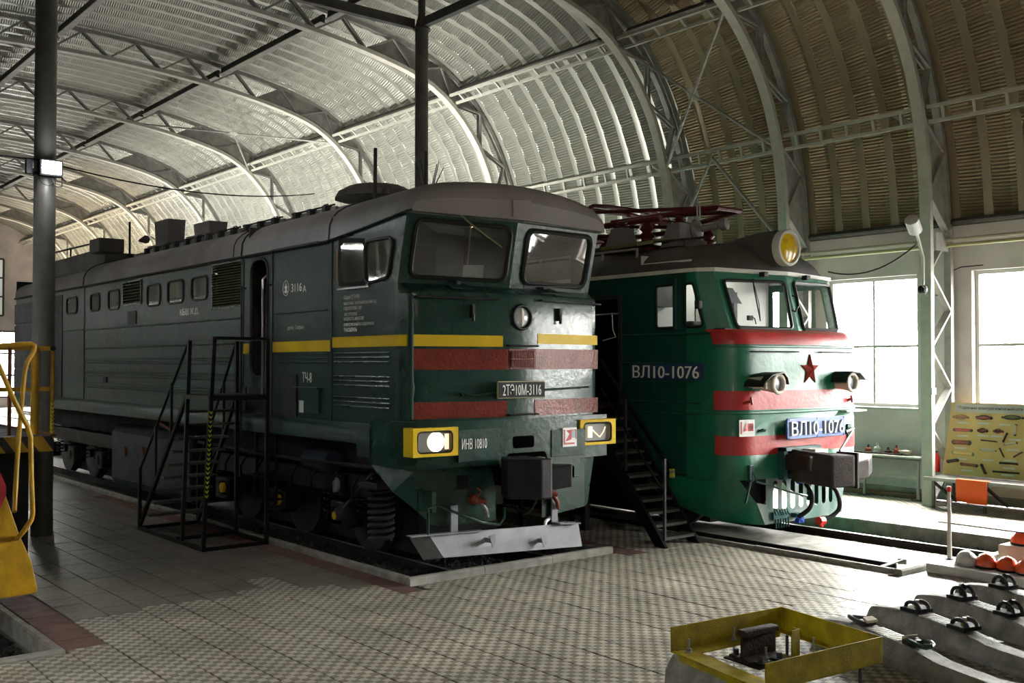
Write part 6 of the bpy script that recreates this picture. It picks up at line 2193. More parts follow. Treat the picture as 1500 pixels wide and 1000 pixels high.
# roof fittings of the electric locomotive
for i in range(6):
    y = 10.9 + i * 0.75
    MB().beam((X2 + 0.20, y, 4.10), (X2 + 0.20, y, 4.24), 0.03, 0.03).build('roof_rail_post', 'steel', L2)
MB().beam((X2 + 0.20, 10.9, 4.24), (X2 + 0.20, 14.8, 4.24), 0.04, 0.03, (0, 0, 1)).build('roof_rail', 'steel', L2)
q = P(942, 367, X=11.95)
MB().prism([(11.5, 11.0, 4.30), (12.1, 10.7, 4.42), (12.1, 11.4, 4.42), (11.5, 11.8, 4.30)], (0, 0, 0.05)).build('worn_hatch', 'olive', L2)
MB().beam((11.75, 10.9, 4.37), (11.9, 9.95, 4.37), 0.03, 0.03).build('conduit', 'gun', L2)
# horn
q = P(1017, 335, X=12.1)
MB().lathe((12.1, q.y + 0.02, q.z - 0.03), (0.25, -1, 0.12), [(0, 0.12), (0.05, 0.17), (0.10, 0.15), (0.14, 0.05), (0.42, 0.045), (0.46, 0.085), (0.56, 0.09), (0.58, 0.03)], 20).build('air_horn', 'roofgrey', L2, smooth=True)
MB().cyl((12.1, q.y - 0.05, 4.3), (12.1, q.y - 0.05, q.z - 0.08), 0.04).box(11.98, q.y - 0.15, 4.25, 12.22, q.y + 0.08, 4.36).build('horn_stand', 'roofgrey', L2)
for px in (1022, 1026):
    a = P(px, 322, X=12.1)
    b = P(px - 1, 300, X=12.1)
    MB().cyl(a, b, 0.013, n=6).build('spike_aerial', 'chrome', L2)
# insulator stands
for px, py, x in ((911, 345, 11.95), (995, 352, 12.2), (1008, 352, 12.9)):
    q = P(px, py, X=x)
    MB().loft([[(x - 0.22, q.y - 0.2, 4.3), (x + 0.22, q.y - 0.2, 4.3), (x + 0.22, q.y + 0.2, 4.3), (x - 0.22, q.y + 0.2, 4.3)], [(x - 0.13, q.y - 0.12, 4.68), (x + 0.13, q.y - 0.12, 4.68), (x + 0.13, q.y + 0.12, 4.68), (x - 0.13, q.y + 0.12, 4.68)]], closed=True, caps=True).build('insulator_stand', 'roofgrey', L2)
    MB().lathe((x, q.y, 4.68), (0, 0, 1), [(0, 0.05), (0.02, 0.13), (0.04, 0.06), (0.06, 0.12), (0.08, 0.05), (0.10, 0.10), (0.12, 0.04)], 16).build('insulator', 'panto', L2, smooth=True)
# pantograph, folded
PX = 12.9
pb = []
for (x0, y0, z0), (x1, y1, z1), w in (
        ((PX - 0.75, 11.1, 4.80), (PX - 0.75, 14.2, 4.80), 0.07), ((PX + 0.75, 11.1, 4.80), (PX + 0.75, 14.2, 4.80), 0.07),
        ((PX - 0.75, 11.4, 4.80), (PX + 0.75, 11.4, 4.80), 0.07), ((PX - 0.75, 13.9, 4.80), (PX + 0.75, 13.9, 4.80), 0.07),
        ((PX - 0.75, 12.2, 4.84), (PX - 0.30, 10.35, 4.92), 0.06), ((PX + 0.75, 12.2, 4.84), (PX + 0.30, 10.35, 4.92), 0.06),
        ((PX - 0.75, 13.3, 4.84), (PX - 0.30, 15.1, 4.95), 0.06), ((PX + 0.75, 13.3, 4.84), (PX + 0.30, 15.1, 4.95), 0.06),
        ((PX - 0.30, 10.35, 4.92), (PX - 0.55, 12.75, 5.10), 0.04), ((PX + 0.30, 10.35, 4.92), (PX + 0.55, 12.75, 5.10), 0.04),
        ((PX - 0.30, 15.1, 4.95), (PX - 0.55, 12.75, 5.10), 0.04), ((PX + 0.30, 15.1, 4.95), (PX + 0.55, 12.75, 5.10), 0.04),
        ((PX - 0.30, 10.35, 4.92), (PX + 0.30, 10.35, 4.92), 0.05), ((PX - 0.30, 15.1, 4.95), (PX + 0.30, 15.1, 4.95), 0.05),
        ((PX - 0.75, 11.4, 4.80), (PX + 0.30, 12.6, 4.86), 0.04), ((PX + 0.75, 11.4, 4.80), (PX - 0.30, 12.6, 4.86), 0.04)):
    MB().cyl((x0, y0, z0), (x1, y1, z1), w / 2 + 0.012, n=8).build('pantograph_arm', 'panto', L2, smooth=True)
for dy in (-0.22, 0.22):
    MB().tube([(PX - 1.1, 12.75 + dy, 5.02), (PX - 0.85, 12.75 + dy, 5.15), (PX - 0.5, 12.75 + dy, 5.17), (PX + 0.5, 12.75 + dy, 5.17), (PX + 0.85, 12.75 + dy, 5.15), (PX + 1.1, 12.75 + dy, 5.02)], 0.04, 8).build('collector_bow', 'panto', L2, smooth=True)
for x in (PX - 0.3, PX + 0.3):
    MB().tube([(x + 0.05 * math.cos(i), 12.0 + i * 0.02, 4.88 + 0.05 * math.sin(i)) for i in range(40)], 0.012, 5).build('spring', 'panto', L2)
for (x, y) in ((PX - 0.75, 11.4), (PX + 0.75, 11.4), (PX - 0.75, 13.9), (PX + 0.75, 13.9)):
    MB().lathe((x, y, 4.3), (0, 0, 1), [(0, 0.14), (0.2, 0.09), (0.25, 0.14), (0.3, 0.07), (0.35, 0.12), (0.47, 0.05)], 14).build('insulator', 'panto', L2, smooth=True)


# ================================================================== STAIRS
# -- steel stairs between the two locomotives
T = thing('steel_stairs', 'dark steel stairs with open treads between the two locomotives', 'stairs', (10.9, 10.2, 0))
SX0, SX1, SYB, SZT, NST = 10.45, 11.13, 9.50, 1.88, 12
SL = 1.16
for X, nm in ((SX0, 0), (SX1, 1)):
    MB().prism([(X, SYB - 0.03, 0.0), (X, SYB + 0.17, 0.0), (X, SYB + 0.17 + SZT / SL - 0.05, SZT - 0.06), (X, SYB + SZT / SL - 0.02, SZT - 0.0), (X, SYB + SZT / SL - 0.12, SZT)], (0.05, 0, 0)).build('stringer', 'blackpaint', T)
for i in range(1, NST):
    z = i * SZT / NST - 0.02
    y = SYB + z / SL - 0.03
    MB().box(SX0 + 0.05, y - 0.03, z - 0.045, SX1, y - 0.02, z).box(SX0 + 0.05, y - 0.03, z - 0.008, SX1, y + 0.19, z).build('tread', 'steeldark', T)
yt = SYB + SZT / SL
MB().box(10.0, yt, SZT - 0.06, SX1, yt + 1.0, SZT).build('platform', 'brown', T)
for x in (10.02, SX1 - 0.05):
    MB().box(x, yt + 0.9, 0, x + 0.05, yt + 0.95, SZT - 0.06).build('leg', 'blackpaint', T)
HR = lambda y, h: (y - SYB) * SL + h
ya = P(985, 685, X=SX1 + 0.03).y
MB().tube([(SX1 + 0.03, ya, 0.96), (SX1 + 0.03, ya + 1.45, 0.96 + 1.45 * 1.10), (SX1 + 0.03, ya + 2.0, 0.96 + 1.45 * 1.10)], 0.022, 8).build('handrail', 'blackpaint', T, smooth=True)
MB().box(SX1 + 0.0, ya - 0.03, 0.86, SX1 + 0.05, ya + 0.03, 0.99).build('chevron_tape', 'chevron', T)
MB().box(SX1 + 0.0, ya + 0.10, 0.45, SX1 + 0.04, ya + 0.14, 1.05).build('handrail_post', 'blackpaint', T)
q0, q1 = P(972, 672, X=SX0), P(972, 790, X=SX0)
MB().box(SX0 - 0.0, q0.y - 0.018, 0.10, SX0 + 0.035, q0.y + 0.018, q0.z).build('handrail_post', 'gun', T)
q2 = P(915, 585, X=SX0)
MB().box(SX0, q2.y - 0.018, q2.z - 1.0, SX0 + 0.035, q2.y + 0.018, q2.z).build('handrail_post', 'gun', T)
a, b = P(969, 716, X=SX0), P(880, 568, X=SX0)
MB().tube([a, b], 0.016, 8).build('mid_rail', 'blackpaint', T)
MB().tube([q2 + V((0.015, 0, 0)), P(880, 530, X=SX0 + 0.015)], 0.018, 8).build('handrail', 'blackpaint', T)
q = P(857, 776, Z=0)
MB().box(q.x - 0.05, q.y - 0.05, 0, q.x + 0.05, q.y + 0.05, 1.5).build('support_post', 'blackpaint', T)
# white beam lying beyond the stairs
t = tag(MB().beam((10.35, 11.6, 0.12), (10.35, 14.6, 0.12), 0.16, 0.14).build('white_beam', 'steel', bevel=0.02), 'pale beam lying on the floor behind the dark steel stairs', 'beam')

# -- black stairs left of the diesel locomotive
T = thing('mobile_stairs', 'black steel mobile stairs with yellow arrow tape beside the long green locomotive', 'stairs', (6.0, 14.4, 0))
BN, BF_, BFF = 13.23, 14.3, 15.62
xa, xb = 5.54, 6.45
r = 0.045


def bar(p, q, nm='frame_bar', w=0.05, m='blackpaint'):
    return MB().beam(p, q, w, w).build(nm, m, T)


A0, B0, C0, D0 = (xa, BFF, 0.025), (xa, BN, 0.025), (xb, BN, 0.025), (xb, BFF, 0.025)
PZ = 2.03
At = P(268, 485, Y=14.25)
At = V((xa + 0.10, 14.25, P(268, 485, Y=14.25).z))
tn = V((5.72, BN, P(313, 480, Y=BN).z))
ty = [(5.72, 14.22), (5.72, BN), (xb, BN), (xb, 14.22)]
HZ = 2.84
for nm_, p, q in (('b', A0, B0), ('b', B0, C0), ('b', C0, D0), ('b', D0, A0), ('b', (xa, 14.3, 0.025), (xb, 14.3, 0.025))):
    bar(p, q)
tl = [V((5.74, 14.22, HZ)), V((5.68, BN, HZ)), V((xb, BN, HZ)), V((xb, 14.22, HZ))]
bt = [V((xa, 13.95, 0.0)), V((xa, BN, 0)), V((xb, BN, 0)), V((xb, 14.2, 0))]
for p, q in zip(bt, tl):
    bar(p, q, 'post')
bar(tl[0], tl[1], 'top_rail', 0.04)
bar(tl[1], tl[2] + V((0, 0, 0)), 'top_rail', 0.04)
bar(tl[2], tl[3], 'top_rail', 0.04)
pm = lambda i, z: bt[i].lerp(tl[i], z / HZ)
for i, j in ((0, 1), (1, 2), (2, 3), (3, 0)):
    bar(pm(i, PZ), pm(j, PZ), 'platform_edge', 0.06)
MB().prism([pm(0, PZ) + V((0, 0, 0.02)), pm(1, PZ) + V((0, 0, 0.02)), pm(2, PZ) + V((0, 0, 0.02)), pm(3, PZ) + V((0, 0, 0.02))], (0, 0, 0.02)).build('platform_plate', 'brown', T)
# flight climbs from the far end towards the viewer
for x_b, i in ((xa, 0), (xb, 3)):
    s0, s1 = V((x_b, BFF - 0.02, 0.05)), pm(i, PZ) + V((0, 0.02, 0))
    bar(s0, s1, 'stringer')
    h0, h1 = V((x_b, BFF - 0.0, 0.95)), tl[i]
    MB().tube([V((x_b, BFF - 0.02, 0.9)), tl[i]], 0.02, 8).build('handrail', 'blackpaint', T, smooth=True)
    bar(V((x_b, BFF - 0.02, 0.02)), V((x_b, BFF - 0.02, 0.92)), 'post', 0.045)
    for f in (0.35, 0.68):
        p = s0.lerp(s1, f)
        bar(p, V((p.x, p.y, V((x_b, BFF, 0.9)).lerp(tl[i], f).z)), 'handrail_post', 0.035)
for k in range(1, 10):
    f = k / 10
    p, q = V((xa, BFF - 0.02, 0.05)).lerp(pm(0, PZ), f), V((xb, BFF - 0.02, 0.05)).lerp(pm(3, PZ), f)
    MB().box(p.x + 0.02, p.y - 0.16, p.z - 0.02, q.x - 0.02, p.y + 0.07, p.z).box(p.x + 0.02, p.y - 0.17, p.z - 0.03, q.x - 0.02, p.y - 0.16, p.z + 0.004).build('tread', 'steeldark', T)
# arrow tape on the near post
for k in range(19):
    z = 0.72 + k * 0.062
    p = bt[1].lerp(tl[1], z / HZ) + V((0, -0.029, 0))
    MB().prism([(p.x - 0.022, p.y, z + 0.012), (p.x, p.y, z - 0.016), (p.x + 0.022, p.y, z + 0.012), (p.x + 0.022, p.y, z + 0.034), (p.x, p.y, z + 0.010), (p.x - 0.022, p.y, z + 0.034)], (0, 0.003, 0)).build('tape_arrow', 'tapeyellow', T)

# ================================================================== LEFT: yellow railings, machine
T = thing('yellow_platform', 'raised platform with yellow railings and hazard-striped edge at the left picture border', 'platform', (3.0, 13.5, 0))
PYf = 12.9
c = P(79, 640, Y=PYf)
zt = P(40, 637, Y=PYf).z
MB().box(1.6, PYf, zt - 0.20, c.x, PYf + 0.03, zt - 0.02).build('striped_edge_board', 'hazard', T)
MB().box(1.6, PYf + 0.03, zt - 0.19, c.x, 17.0, zt - 0.12).build('platform_frame', 'dark', T)
n = 16
for i in range(n):
    y = PYf + 0.03 + i * 0.25
    MB().box(1.6, y, zt - 0.045, c.x - 0.02, y + 0.17, zt - 0.015).build('deck_slat', 'steeldark', T)
MB().box(c.x - 0.03, PYf - 0.01, zt - 0.03, c.x + 0.03, 17.0, zt + 0.0).build('deck_trim', 'rust', T)
ph = P(77, 510, Y=PYf).z
q = P(77, 600, Y=PYf)
MB().cyl((q.x, PYf + 0.03, zt), (q.x, PYf + 0.03, ph), 0.020, n=10).build('railing_post', 'railyellow', T, smooth=True)
MB().lathe((q.x, PYf + 0.02, ph), (0, -1, 0), [(-0.03, 0.03), (0.02, 0.03), (0.021, 0)], 14).build('post_cap', 'gun', T, smooth=True)
for zz in (P(50, 510, Y=PYf).z, P(40, 570, Y=PYf).z):
    MB().box(1.6, PYf + 0.02, zz - 0.025, q.x, PYf + 0.05, zz + 0.025).build('railing_bar', 'railyellow', T)
for px in (15, 52):
    xx = P(px, 560, Y=PYf + 0.0).x
    MB().cyl((xx, PYf + 0.03, zt), (xx, PYf + 0.03, ph), 0.022 if px == 15 else 0.045, n=10).build('railing_post', 'rust' if px == 15 else 'railyellow', T, smooth=True)
MB().box(1.6, PYf + 1.5, zt - 0.1, 1.66, 17, ph).build('railing_panel', 'black', T)
MB().box(1.5, PYf + 0.25, 0.12, P(42, 700, Y=PYf + 0.25).x, 17.0, zt - 0.2).build('platform_body', 'dark', T)
for k in range(22):
    z = zt + 0.02 + k * 0.047
    if z > ph - 0.62:
        break
    MB().prism([(q.x - 0.02, PYf + 0.006, z + 0.010), (q.x, PYf + 0.004, z - 0.012), (q.x + 0.02, PYf + 0.006, z + 0.010), (q.x + 0.02, PYf + 0.006, z + 0.026), (q.x, PYf + 0.004, z + 0.006), (q.x - 0.02, PYf + 0.006, z + 0.026)], (0, 0.002, 0)).build('tape_arrow', 'tapeyellow', T)

T = thing('rail_machine', 'yellow snowplough-like rail vehicle with bent tube handrails cut off by the left border', 'rail vehicle', (1.5, 10.6, 0))
Yp = 10.45
pts = [P(54, 868, Y=Yp), P(55, 862, Y=Yp), P(46, 822, Y=Yp), P(28, 782, Y=Yp), P(10, 730, Y=Yp), P(0, 700, Y=Yp), P(-60, 560, Y=Yp), P(-170, 560, Y=Yp), P(-170, 905, Y=Yp)]
MB().prism([tuple(p) for p in pts], (0, 0.03, 0)).build('yellow_apron', 'railyellow', T, bevel=0.006)
MB().prism([tuple(P(x, y, Y=Yp - 0.02)) for x, y in ((-30, 690), (0, 690), (9, 712), (9, 725), (0, 745), (-30, 760))], (0, 0.02, 0)).build('red_panel', 'signred', T, label='dark red panel on the yellow apron')
tb = [P(20, 789, Y=Yp + 0.05), P(26, 788, Y=Yp - 0.05), P(36, 776, Y=Yp - 0.12), P(46, 761, Y=Yp - 0.12), P(48, 752, Y=Yp - 0.12), P(46, 700, Y=Yp - 0.12), P(45, 640, Y=Yp - 0.12), P(40, 624, Y=Yp - 0.12), P(20, 585, Y=Yp - 0.12), P(-4, 530, Y=Yp - 0.12), P(-40, 450, Y=Yp - 0.12)]
MB().tube(tb, 0.023, 12).build('tube_handrail', 'railyellow', T, smooth=True)
q = tb[0]
MB().lathe(tuple(q), (0.1, -1, 0), [(-0.06, 0.055), (0.0, 0.055), (0.01, 0.04), (0.04, 0.03)], 16).build('rail_flange', 'railyellow', T, smooth=True)
tb = [P(21, 749, Y=Yp + 0.1), P(22, 730, Y=Yp + 0.2), P(26, 660, Y=Yp + 0.2), P(31, 600, Y=Yp + 0.2), P(36, 545, Y=Yp + 0.2), P(40, 530, Y=Yp + 0.2), P(50, 513, Y=Yp + 0.2), P(51, 506, Y=Yp + 0.2), P(46, 503, Y=Yp + 0.2), P(0, 506, Y=Yp + 0.2), P(-60, 509, Y=Yp + 0.2)]
MB().tube(tb, 0.022, 12).build('tube_handrail', 'railyellow', T, smooth=True)
MB().box(-0.3, Yp + 0.5, 0.5, 1.6, 12.6, 1.2).build('vehicle_body', 'dark', T)


# ================================================================== RIGHT WALL FURNITURE
# shelf table under the first window
T = thing('shelf_table', 'long pale shelf table under the window left of the white column', 'table', (17.85, 11.0, 0))
MB().box(17.62, 9.78, 0.755, 18.08, 12.4, 0.79).build('table_top', 'steellight', T, bevel=0.005)
MB().box(17.62, 9.78, 0.72, 17.65, 12.4, 0.755).build('edge_rail', 'steeldark', T)
for y in (9.86, 10.95, 12.2):
    MB().box(17.66, y, 0.0, 17.70, y + 0.04, 0.755).build('leg', 'steel', T)
    MB().box(17.60, y - 0.08, 0.0, 17.95, y + 0.12, 0.02).build('foot_plate', 'steeldark', T)
MB().box(17.67, 9.86, 0.38, 17.69, 12.24, 0.43).build('lower_rail', 'steel', T)


def onx(px, py, X):
    return P(px, py, X=X)


def insul(label, px, r, h, m, cap='brown'):
    q = P(px, 655, X=17.82)
    t = thing('insulator', label, 'insulator', (17.82, q.y, 0.79))
    MB().lathe((17.82, q.y, 0.79), (0, 0, 1), [(0, r * 0.8), (h * 0.1, r), (h * 0.35, r), (h * 0.4, r * 0.55), (h * 0.5, r * 0.9), (h * 0.7, r * 0.85), (h * 0.75, r * 0.45), (h, r * 0.3)], 16).build('insulator_body', m, t, smooth=True)
    MB().cyl((17.82, q.y, 0.79 + h), (17.82, q.y, 0.82 + h), r * 0.3, n=8).build('metal_cap', cap, t)
    return t


insul('red-brown insulator at the left end of the shelf table', 1272, 0.075, 0.13, 'valve')
insul('pale green-white insulator on the shelf table beside the red-brown one', 1285, 0.07, 0.17, 'paleinsul', 'steel')
insul('dark squat insulator in the middle of the shelf table', 1301, 0.085, 0.10, 'brown')
insul('dark red tall insulator right of the squat one on the shelf table', 1313, 0.065, 0.15, 'star')
q = P(1326, 655, X=17.85)
T = thing('bowl', 'cream bowl full of small white parts at the right end of the shelf table', 'bowl', (17.85, q.y, 0.79))
MB().lathe((17.85, q.y, 0.79), (0, 0, 1), [(0, 0.06), (0.03, 0.10), (0.085, 0.125), (0.085, 0.115), (0.05, 0.09), (0.05, 0.0)], 20).build('bowl_body', 'cream', T, smooth=True)
MB().lathe((17.85, q.y, 0.85), (0, 0, 1), [(0, 0.10), (0.03, 0.08), (0.045, 0.0)], 12).build('small_parts', 'white', T, smooth=True)
o = MB().tube([(17.72, 11.3, 0.80), (17.70, 10.9, 0.805), (17.74, 10.5, 0.80), (17.70, 10.2, 0.81)], 0.018, 8).build('metal_rod', 'brown', smooth=True)
tag(o, 'dark bent metal rod lying along the front of the shelf table', 'rod')
o = MB().box(17.86, 9.8, 0.0, 18.08, 13.5, 0.07).build('timber_beam', 'wood', bevel=0.01)
tag(o, 'brown timber lying along the wall base under the shelf table', 'timber')

# bench with display board
T = thing('display_bench', 'dark steel bench carrying the yellow display board under the right window', 'bench', (17.4, 8.3, 0))
MB().box(16.98, 7.0, 0.50, 17.95, 9.33, 0.53).build('bench_top', 'steeldark', T)
MB().box(16.94, 7.0, 0.47, 16.99, 9.36, 0.53).build('front_rail', 'steel', T)
for y in (7.3, 8.3, 9.2):
    MB().box(16.98, y, 0, 17.02, y + 0.04, 0.49).build('leg', 'steeldark', T)
    MB().beam((17.0, y + 0.02, 0.45), (17.8, y + 0.02, 0.05), 0.04, 0.04).build('diagonal_brace', 'steeldark', T)
B0, T0 = V((17.50, 9.33, 0.55)), V((17.88, 9.30, 1.80))
bn = V((T0.x - B0.x, 0, T0.z - B0.z)).normalized()
nrm = V((-bn.z, 0, bn.x))


def onb(px, py, off=0.0):
    r = ray(px, py)
    o = V((0, 0, CAMH))
    t = (B0 - o).dot(nrm) / r.dot(nrm)
    return o + r * t + nrm * off


T = thing('display_board', 'yellow display board of overhead line fittings leaning on the bench below the right window', 'display board', tuple(B0))
yv = V((0, -1, 0))
MB().prism([B0, B0 + yv * 2.0, B0 + yv * 2.0 + bn * 1.31, B0 + bn * 1.31], -nrm * 0.03).build('board_panel', 'board', T)


def card(px, py, w, h, m='white', nm='caption_card', sy=0.0):
    c = onb(px, py, 0.003)
    return MB().prism([c - yv * w / 2 - bn * h / 2, c + yv * w / 2 - bn * h / 2, c + yv * w / 2 + bn * h / 2, c - yv * w / 2 + bn * h / 2], nrm * 0.004).build(nm, m, T)


hd = B0 + bn * 1.13 + nrm * 0.002 + yv * 0.07
MB().prism([hd, hd + yv * 1.9, hd + yv * 1.9 + bn * 0.155, hd + bn * 0.155], nrm * 0.006).build('title_strip', 'trimwhite', T)
text('"Подвесная арматура контактной сети ГЭТ"', hd + yv * 0.06 + bn * 0.045 + nrm * 0.008, (0, -1, 0), 0.07, 1.30, 0.002, 'gun', T, up=tuple(bn))
for px, py in ((1410, 619), (1441, 620), (1472, 622), (1410, 638), (1440, 638), (1461, 639), (1487, 644), (1407, 656), (1446, 658), (1484, 659), (1408, 672), (1447, 674), (1480, 675), (1417, 689), (1478, 686), (1476, 696)):
    card(px, py, 0.20, 0.028)


def fitting(label, px, py, L, m, m2, kind='bar', ang=0.0, h=0.05):
    c = onb(px, py, 0.02)
    t = thing('line_fitting', label, 'fitting', tuple(c))
    a = R(ang)
    ax = (yv * math.cos(a) + bn * math.sin(a))
    px_, qx = c - ax * L / 2, c + ax * L / 2
    MB().beam(px_, qx, 0.03 if kind != 'plate' else 0.02, h, tuple(bn)).build('fitting_body', m, t, bevel=0.006)
    if kind == 'ring':
        MB().tube([c + ax * (L * 0.42 * math.cos(i * math.pi / 6)) + bn * (0.035 * math.sin(i * math.pi / 6)) + nrm * 0.01 for i in range(12)], 0.010, 6, closed=True).build('clamp_ring', m2, t, smooth=True)
    for e in (px_, qx):
        MB().lathe(tuple(e - nrm * 0.02), tuple(nrm), [(0, h * 0.6), (0.03, h * 0.6), (0.034, 0)], 10).build('end_eye', m2, t, smooth=True)
    return t


fitting('small ring clamp, upper left on the yellow board', 1408, 611, 0.26, 'valve', 'olive', 'ring', 0, 0.03)
fitting('reddish ring clamp, second in the top row of the yellow board', 1442, 612, 0.24, 'valve', 'tank', 'ring', 0, 0.045)
fitting('grey clamp with white block, top row right on the yellow board', 1484, 612, 0.34, 'olive', 'gun', 'ring', 0, 0.03)
fitting('dark strap insulator with brown centre, second row left on the yellow board', 1411, 630, 0.30, 'star', 'tank', 'bar', 0, 0.045)
fitting('small reddish clamp in the middle of the second row of the yellow board', 1440, 631, 0.14, 'valve', 'brown', 'ring', 0, 0.04)
fitting('smaller brown clamp right of centre in the second row of the board', 1463, 632, 0.14, 'brown', 'rust', 'ring', 0, 0.035)
fitting('black strap with orange centre, third row left on the yellow board', 1409, 648, 0.27, 'rust', 'tank', 'bar', 0, 0.07)
fitting('thin bow-shaped dark fitting, third row centre on the yellow board', 1449, 646, 0.26, 'brown', 'olive', 'bar', -3, 0.02)
fitting('pale yellow-green strap, fourth row left on the yellow board', 1411, 664, 0.34, 'board', 'olive', 'bar', -2, 0.05)
fitting('thin pale bow fitting, fourth row centre on the yellow board', 1448, 660, 0.26, 'paleinsul', 'gun', 'bar', 0, 0.015)
fitting('dark brown hook at the lower left corner of the yellow board', 1396, 675, 0.16, 'brown', 'brown', 'bar', 12, 0.05)
fitting('black strap with orange centre, bottom row of the yellow board', 1420, 681, 0.26, 'rust', 'tank', 'bar', -3, 0.045)
fitting('dark hooked lever hanging low in the middle of the yellow board', 1441, 687, 0.15, 'brown', 'brown', 'bar', -60, 0.04)
fitting('upright pale rod fitting, right side of the yellow board', 1488, 630, 0.17, 'offwhite', 'gun', 'bar', 90, 0.03)
fitting('slanted dark lever in the right middle of the yellow board', 1473, 641, 0.15, 'brown', 'brown', 'bar', 72, 0.025)
fitting('pale crossed lever fitting, right part of the third row of the board', 1481, 650, 0.20, 'paleinsul', 'gun', 'bar', 12, 0.025)
fitting('thin angled brown rod, left arm of the V on the yellow board', 1468, 663, 0.16, 'brown', 'olive', 'bar', -58, 0.02)
fitting('thin angled brown rod, right arm of the V on the yellow board', 1492, 666, 0.16, 'brown', 'olive', 'bar', 35, 0.02)
fitting('upper of the two long brown bars, lower right of the yellow board', 1478, 679, 0.28, 'brown', 'brown', 'bar', 0, 0.03)
fitting('lowest long brown bar at the lower right of the yellow board', 1474, 692, 0.42, 'brown', 'brown', 'bar', 0, 0.028)

# orange cloth over the bench rail
c0, c1 = P(1400, 700, X=16.92), P(1446, 704, X=16.92)
secs = []
for i in range(13):
    t = i / 12
    y = c0.y + (c1.y - c0.y) * t
    w = 0.012 * math.sin(t * 11)
    zb = 0.17 - 0.05 * t + 0.015 * math.sin(t * 9)
    secs.append([(17.06, y, 0.54), (16.99, y, 0.545), (16.93 + w * 0.2, y, 0.54), (16.918 + w, y, 0.45), (16.915 - w, y + 0.0, 0.32), (16.91 + w, y - 0.01, zb)])
mb = MB().loft(secs)
o = mb.build('orange_cloth', 'orange', smooth=True)
tag(o, 'bright orange cloth hanging over the front rail of the bench', 'cloth')
md = o.modifiers.new('solid', 'SOLIDIFY')
md.thickness = 0.006

q = P(1372, 684, X=17.86)
T = thing('fire_extinguisher', 'red fire extinguisher standing behind the white column foot', 'extinguisher', (17.8, q.y, 0.53))
MB().lathe((17.86, q.y, 0.53), (0, 0, 1), [(0, 0.055), (0.02, 0.06), (0.28, 0.06), (0.33, 0.03), (0.36, 0.02)], 16).build('cylinder', 'redbright', T, smooth=True)
MB().box(17.84, q.y - 0.02, 0.88, 17.88, q.y + 0.06, 0.91).build('valve_head', 'gun', T)

# white lower part of the arch leg, notice, lamp on bent arm
q = V((17.17, 9.29, P(1356, 573, Y=9.29).z))
T = tag(MB().box(q.x - 0.06, 9.285, q.z - 0.06, q.x + 0.075, 9.298, q.z + 0.05).build('camera_notice', 'white'), 'small red-edged warning notice on the white arch leg', 'notice')
for nm_, a, b, c, d, m in (('notice_edge', -0.06, 0.06, 0.045, 0.06, 'signred'), ('notice_edge', -0.06, 0.06, -0.06, -0.05, 'signred'), ('notice_picture', -0.025, 0.02, -0.01, 0.022, 'gaskets')):
    OFF[T.name] = V((0, 0, 0))
    MB().box(q.x + a, 9.281, q.z + c, q.x + b, 9.286, q.z + d).build(nm_, m, T)
T = thing('arm_lamp', 'white flood lamp on a bent pipe arm above the two bright windows', 'lamp', (17.1, 9.3, 3.8))
a = [P(1352, 424, Y=9.25), P(1352, 378, Y=9.22), P(1345, 350, Y=9.18), P(1343, 343, Y=9.15)]
MB().tube(a, 0.028, 10).build('pipe_arm', 'steellight', T, smooth=True)
p0, p1 = P(1343, 343, Y=9.14), P(1341, 339, Y=9.13)
d = (P(1334, 316, Y=9.05) - P(1343, 341, Y=9.14)).normalized()
MB().lathe(tuple(P(1343, 343, Y=9.14)), tuple(d), [(0, 0.035), (0.05, 0.035), (0.06, 0.06), (0.10, 0.115), (0.38, 0.115), (0.39, 0.10), (0.40, 0.0)], 20).build('lamp_head', 'white', T, smooth=True)
q = a[0]
MB().lathe((q.x, 9.30, q.z), (0, -1, 0), [(0, 0.075), (0.10, 0.07), (0.12, 0.03)], 16).build('swivel_clamp', 'black', T, smooth=True)
MB().tube([(q.x, 9.2, q.z), (q.x - 0.12, 9.2, q.z + 0.05), (q.x - 0.13, 9.2, q.z - 0.05), (q.x - 0.02, 9.2, q.z - 0.12), (q.x + 0.1, 9.2, q.z - 0.08)], 0.008, 5).build('loose_wire', 'rubber', T, smooth=True)
# lengthwise conduits and cables on the wall
for z, x, lb, m in ((4.70, 17.66, 'upper yellowish conduit running along the right wall above the windows', 'cream'), (4.60, 17.66, 'lower yellowish conduit running along the right wall above the windows', 'platerim')):
    o = MB().tube([(x, -4.9, z), (x, 63, z)], 0.033, 8).build('conduit', m, smooth=True)
    tag(o, lb, 'pipe')
T = thing('junction_box', 'steel bracket box joining the conduits to the arch leg', 'bracket', (17.4, 9.4, 4.65))
MB().box(17.28, 9.28, 4.50, 17.70, 9.31, 4.82).build('bracket_plate', 'steel', T)
o = MB().tube(sag(P(1213, 398, X=15.5), P(1343, 357, Y=9.3), 0.22), 0.014, 6).build('cable', 'rubber', smooth=True)
tag(o, 'black cable drooping from the arch leg to the electric locomotive roof', 'cable')
pts = [P(1352, 430, Y=9.3), P(1385, 434, X=18.05), P(1394, 420, X=18.05), P(1396, 396, X=18.05), P(1408, 391, X=18.05), P(1440, 388, X=18.05)]
o = MB().tube(pts, 0.010, 6).build('cable', 'rubber', smooth=True)
tag(o, 'thin dark wire looping from the lamp clamp to the wall by the right window', 'cable')

# ================================================================== FOREGROUND RIGHT
# bench beam with helmets
T = tag(MB().box(11.70, 4.4, 0.0, 12.30, 6.45, 0.11).build('low_plinth', 'trimwhite', bevel=0.012), 'low white-topped plinth carrying the row of helmets', 'plinth')


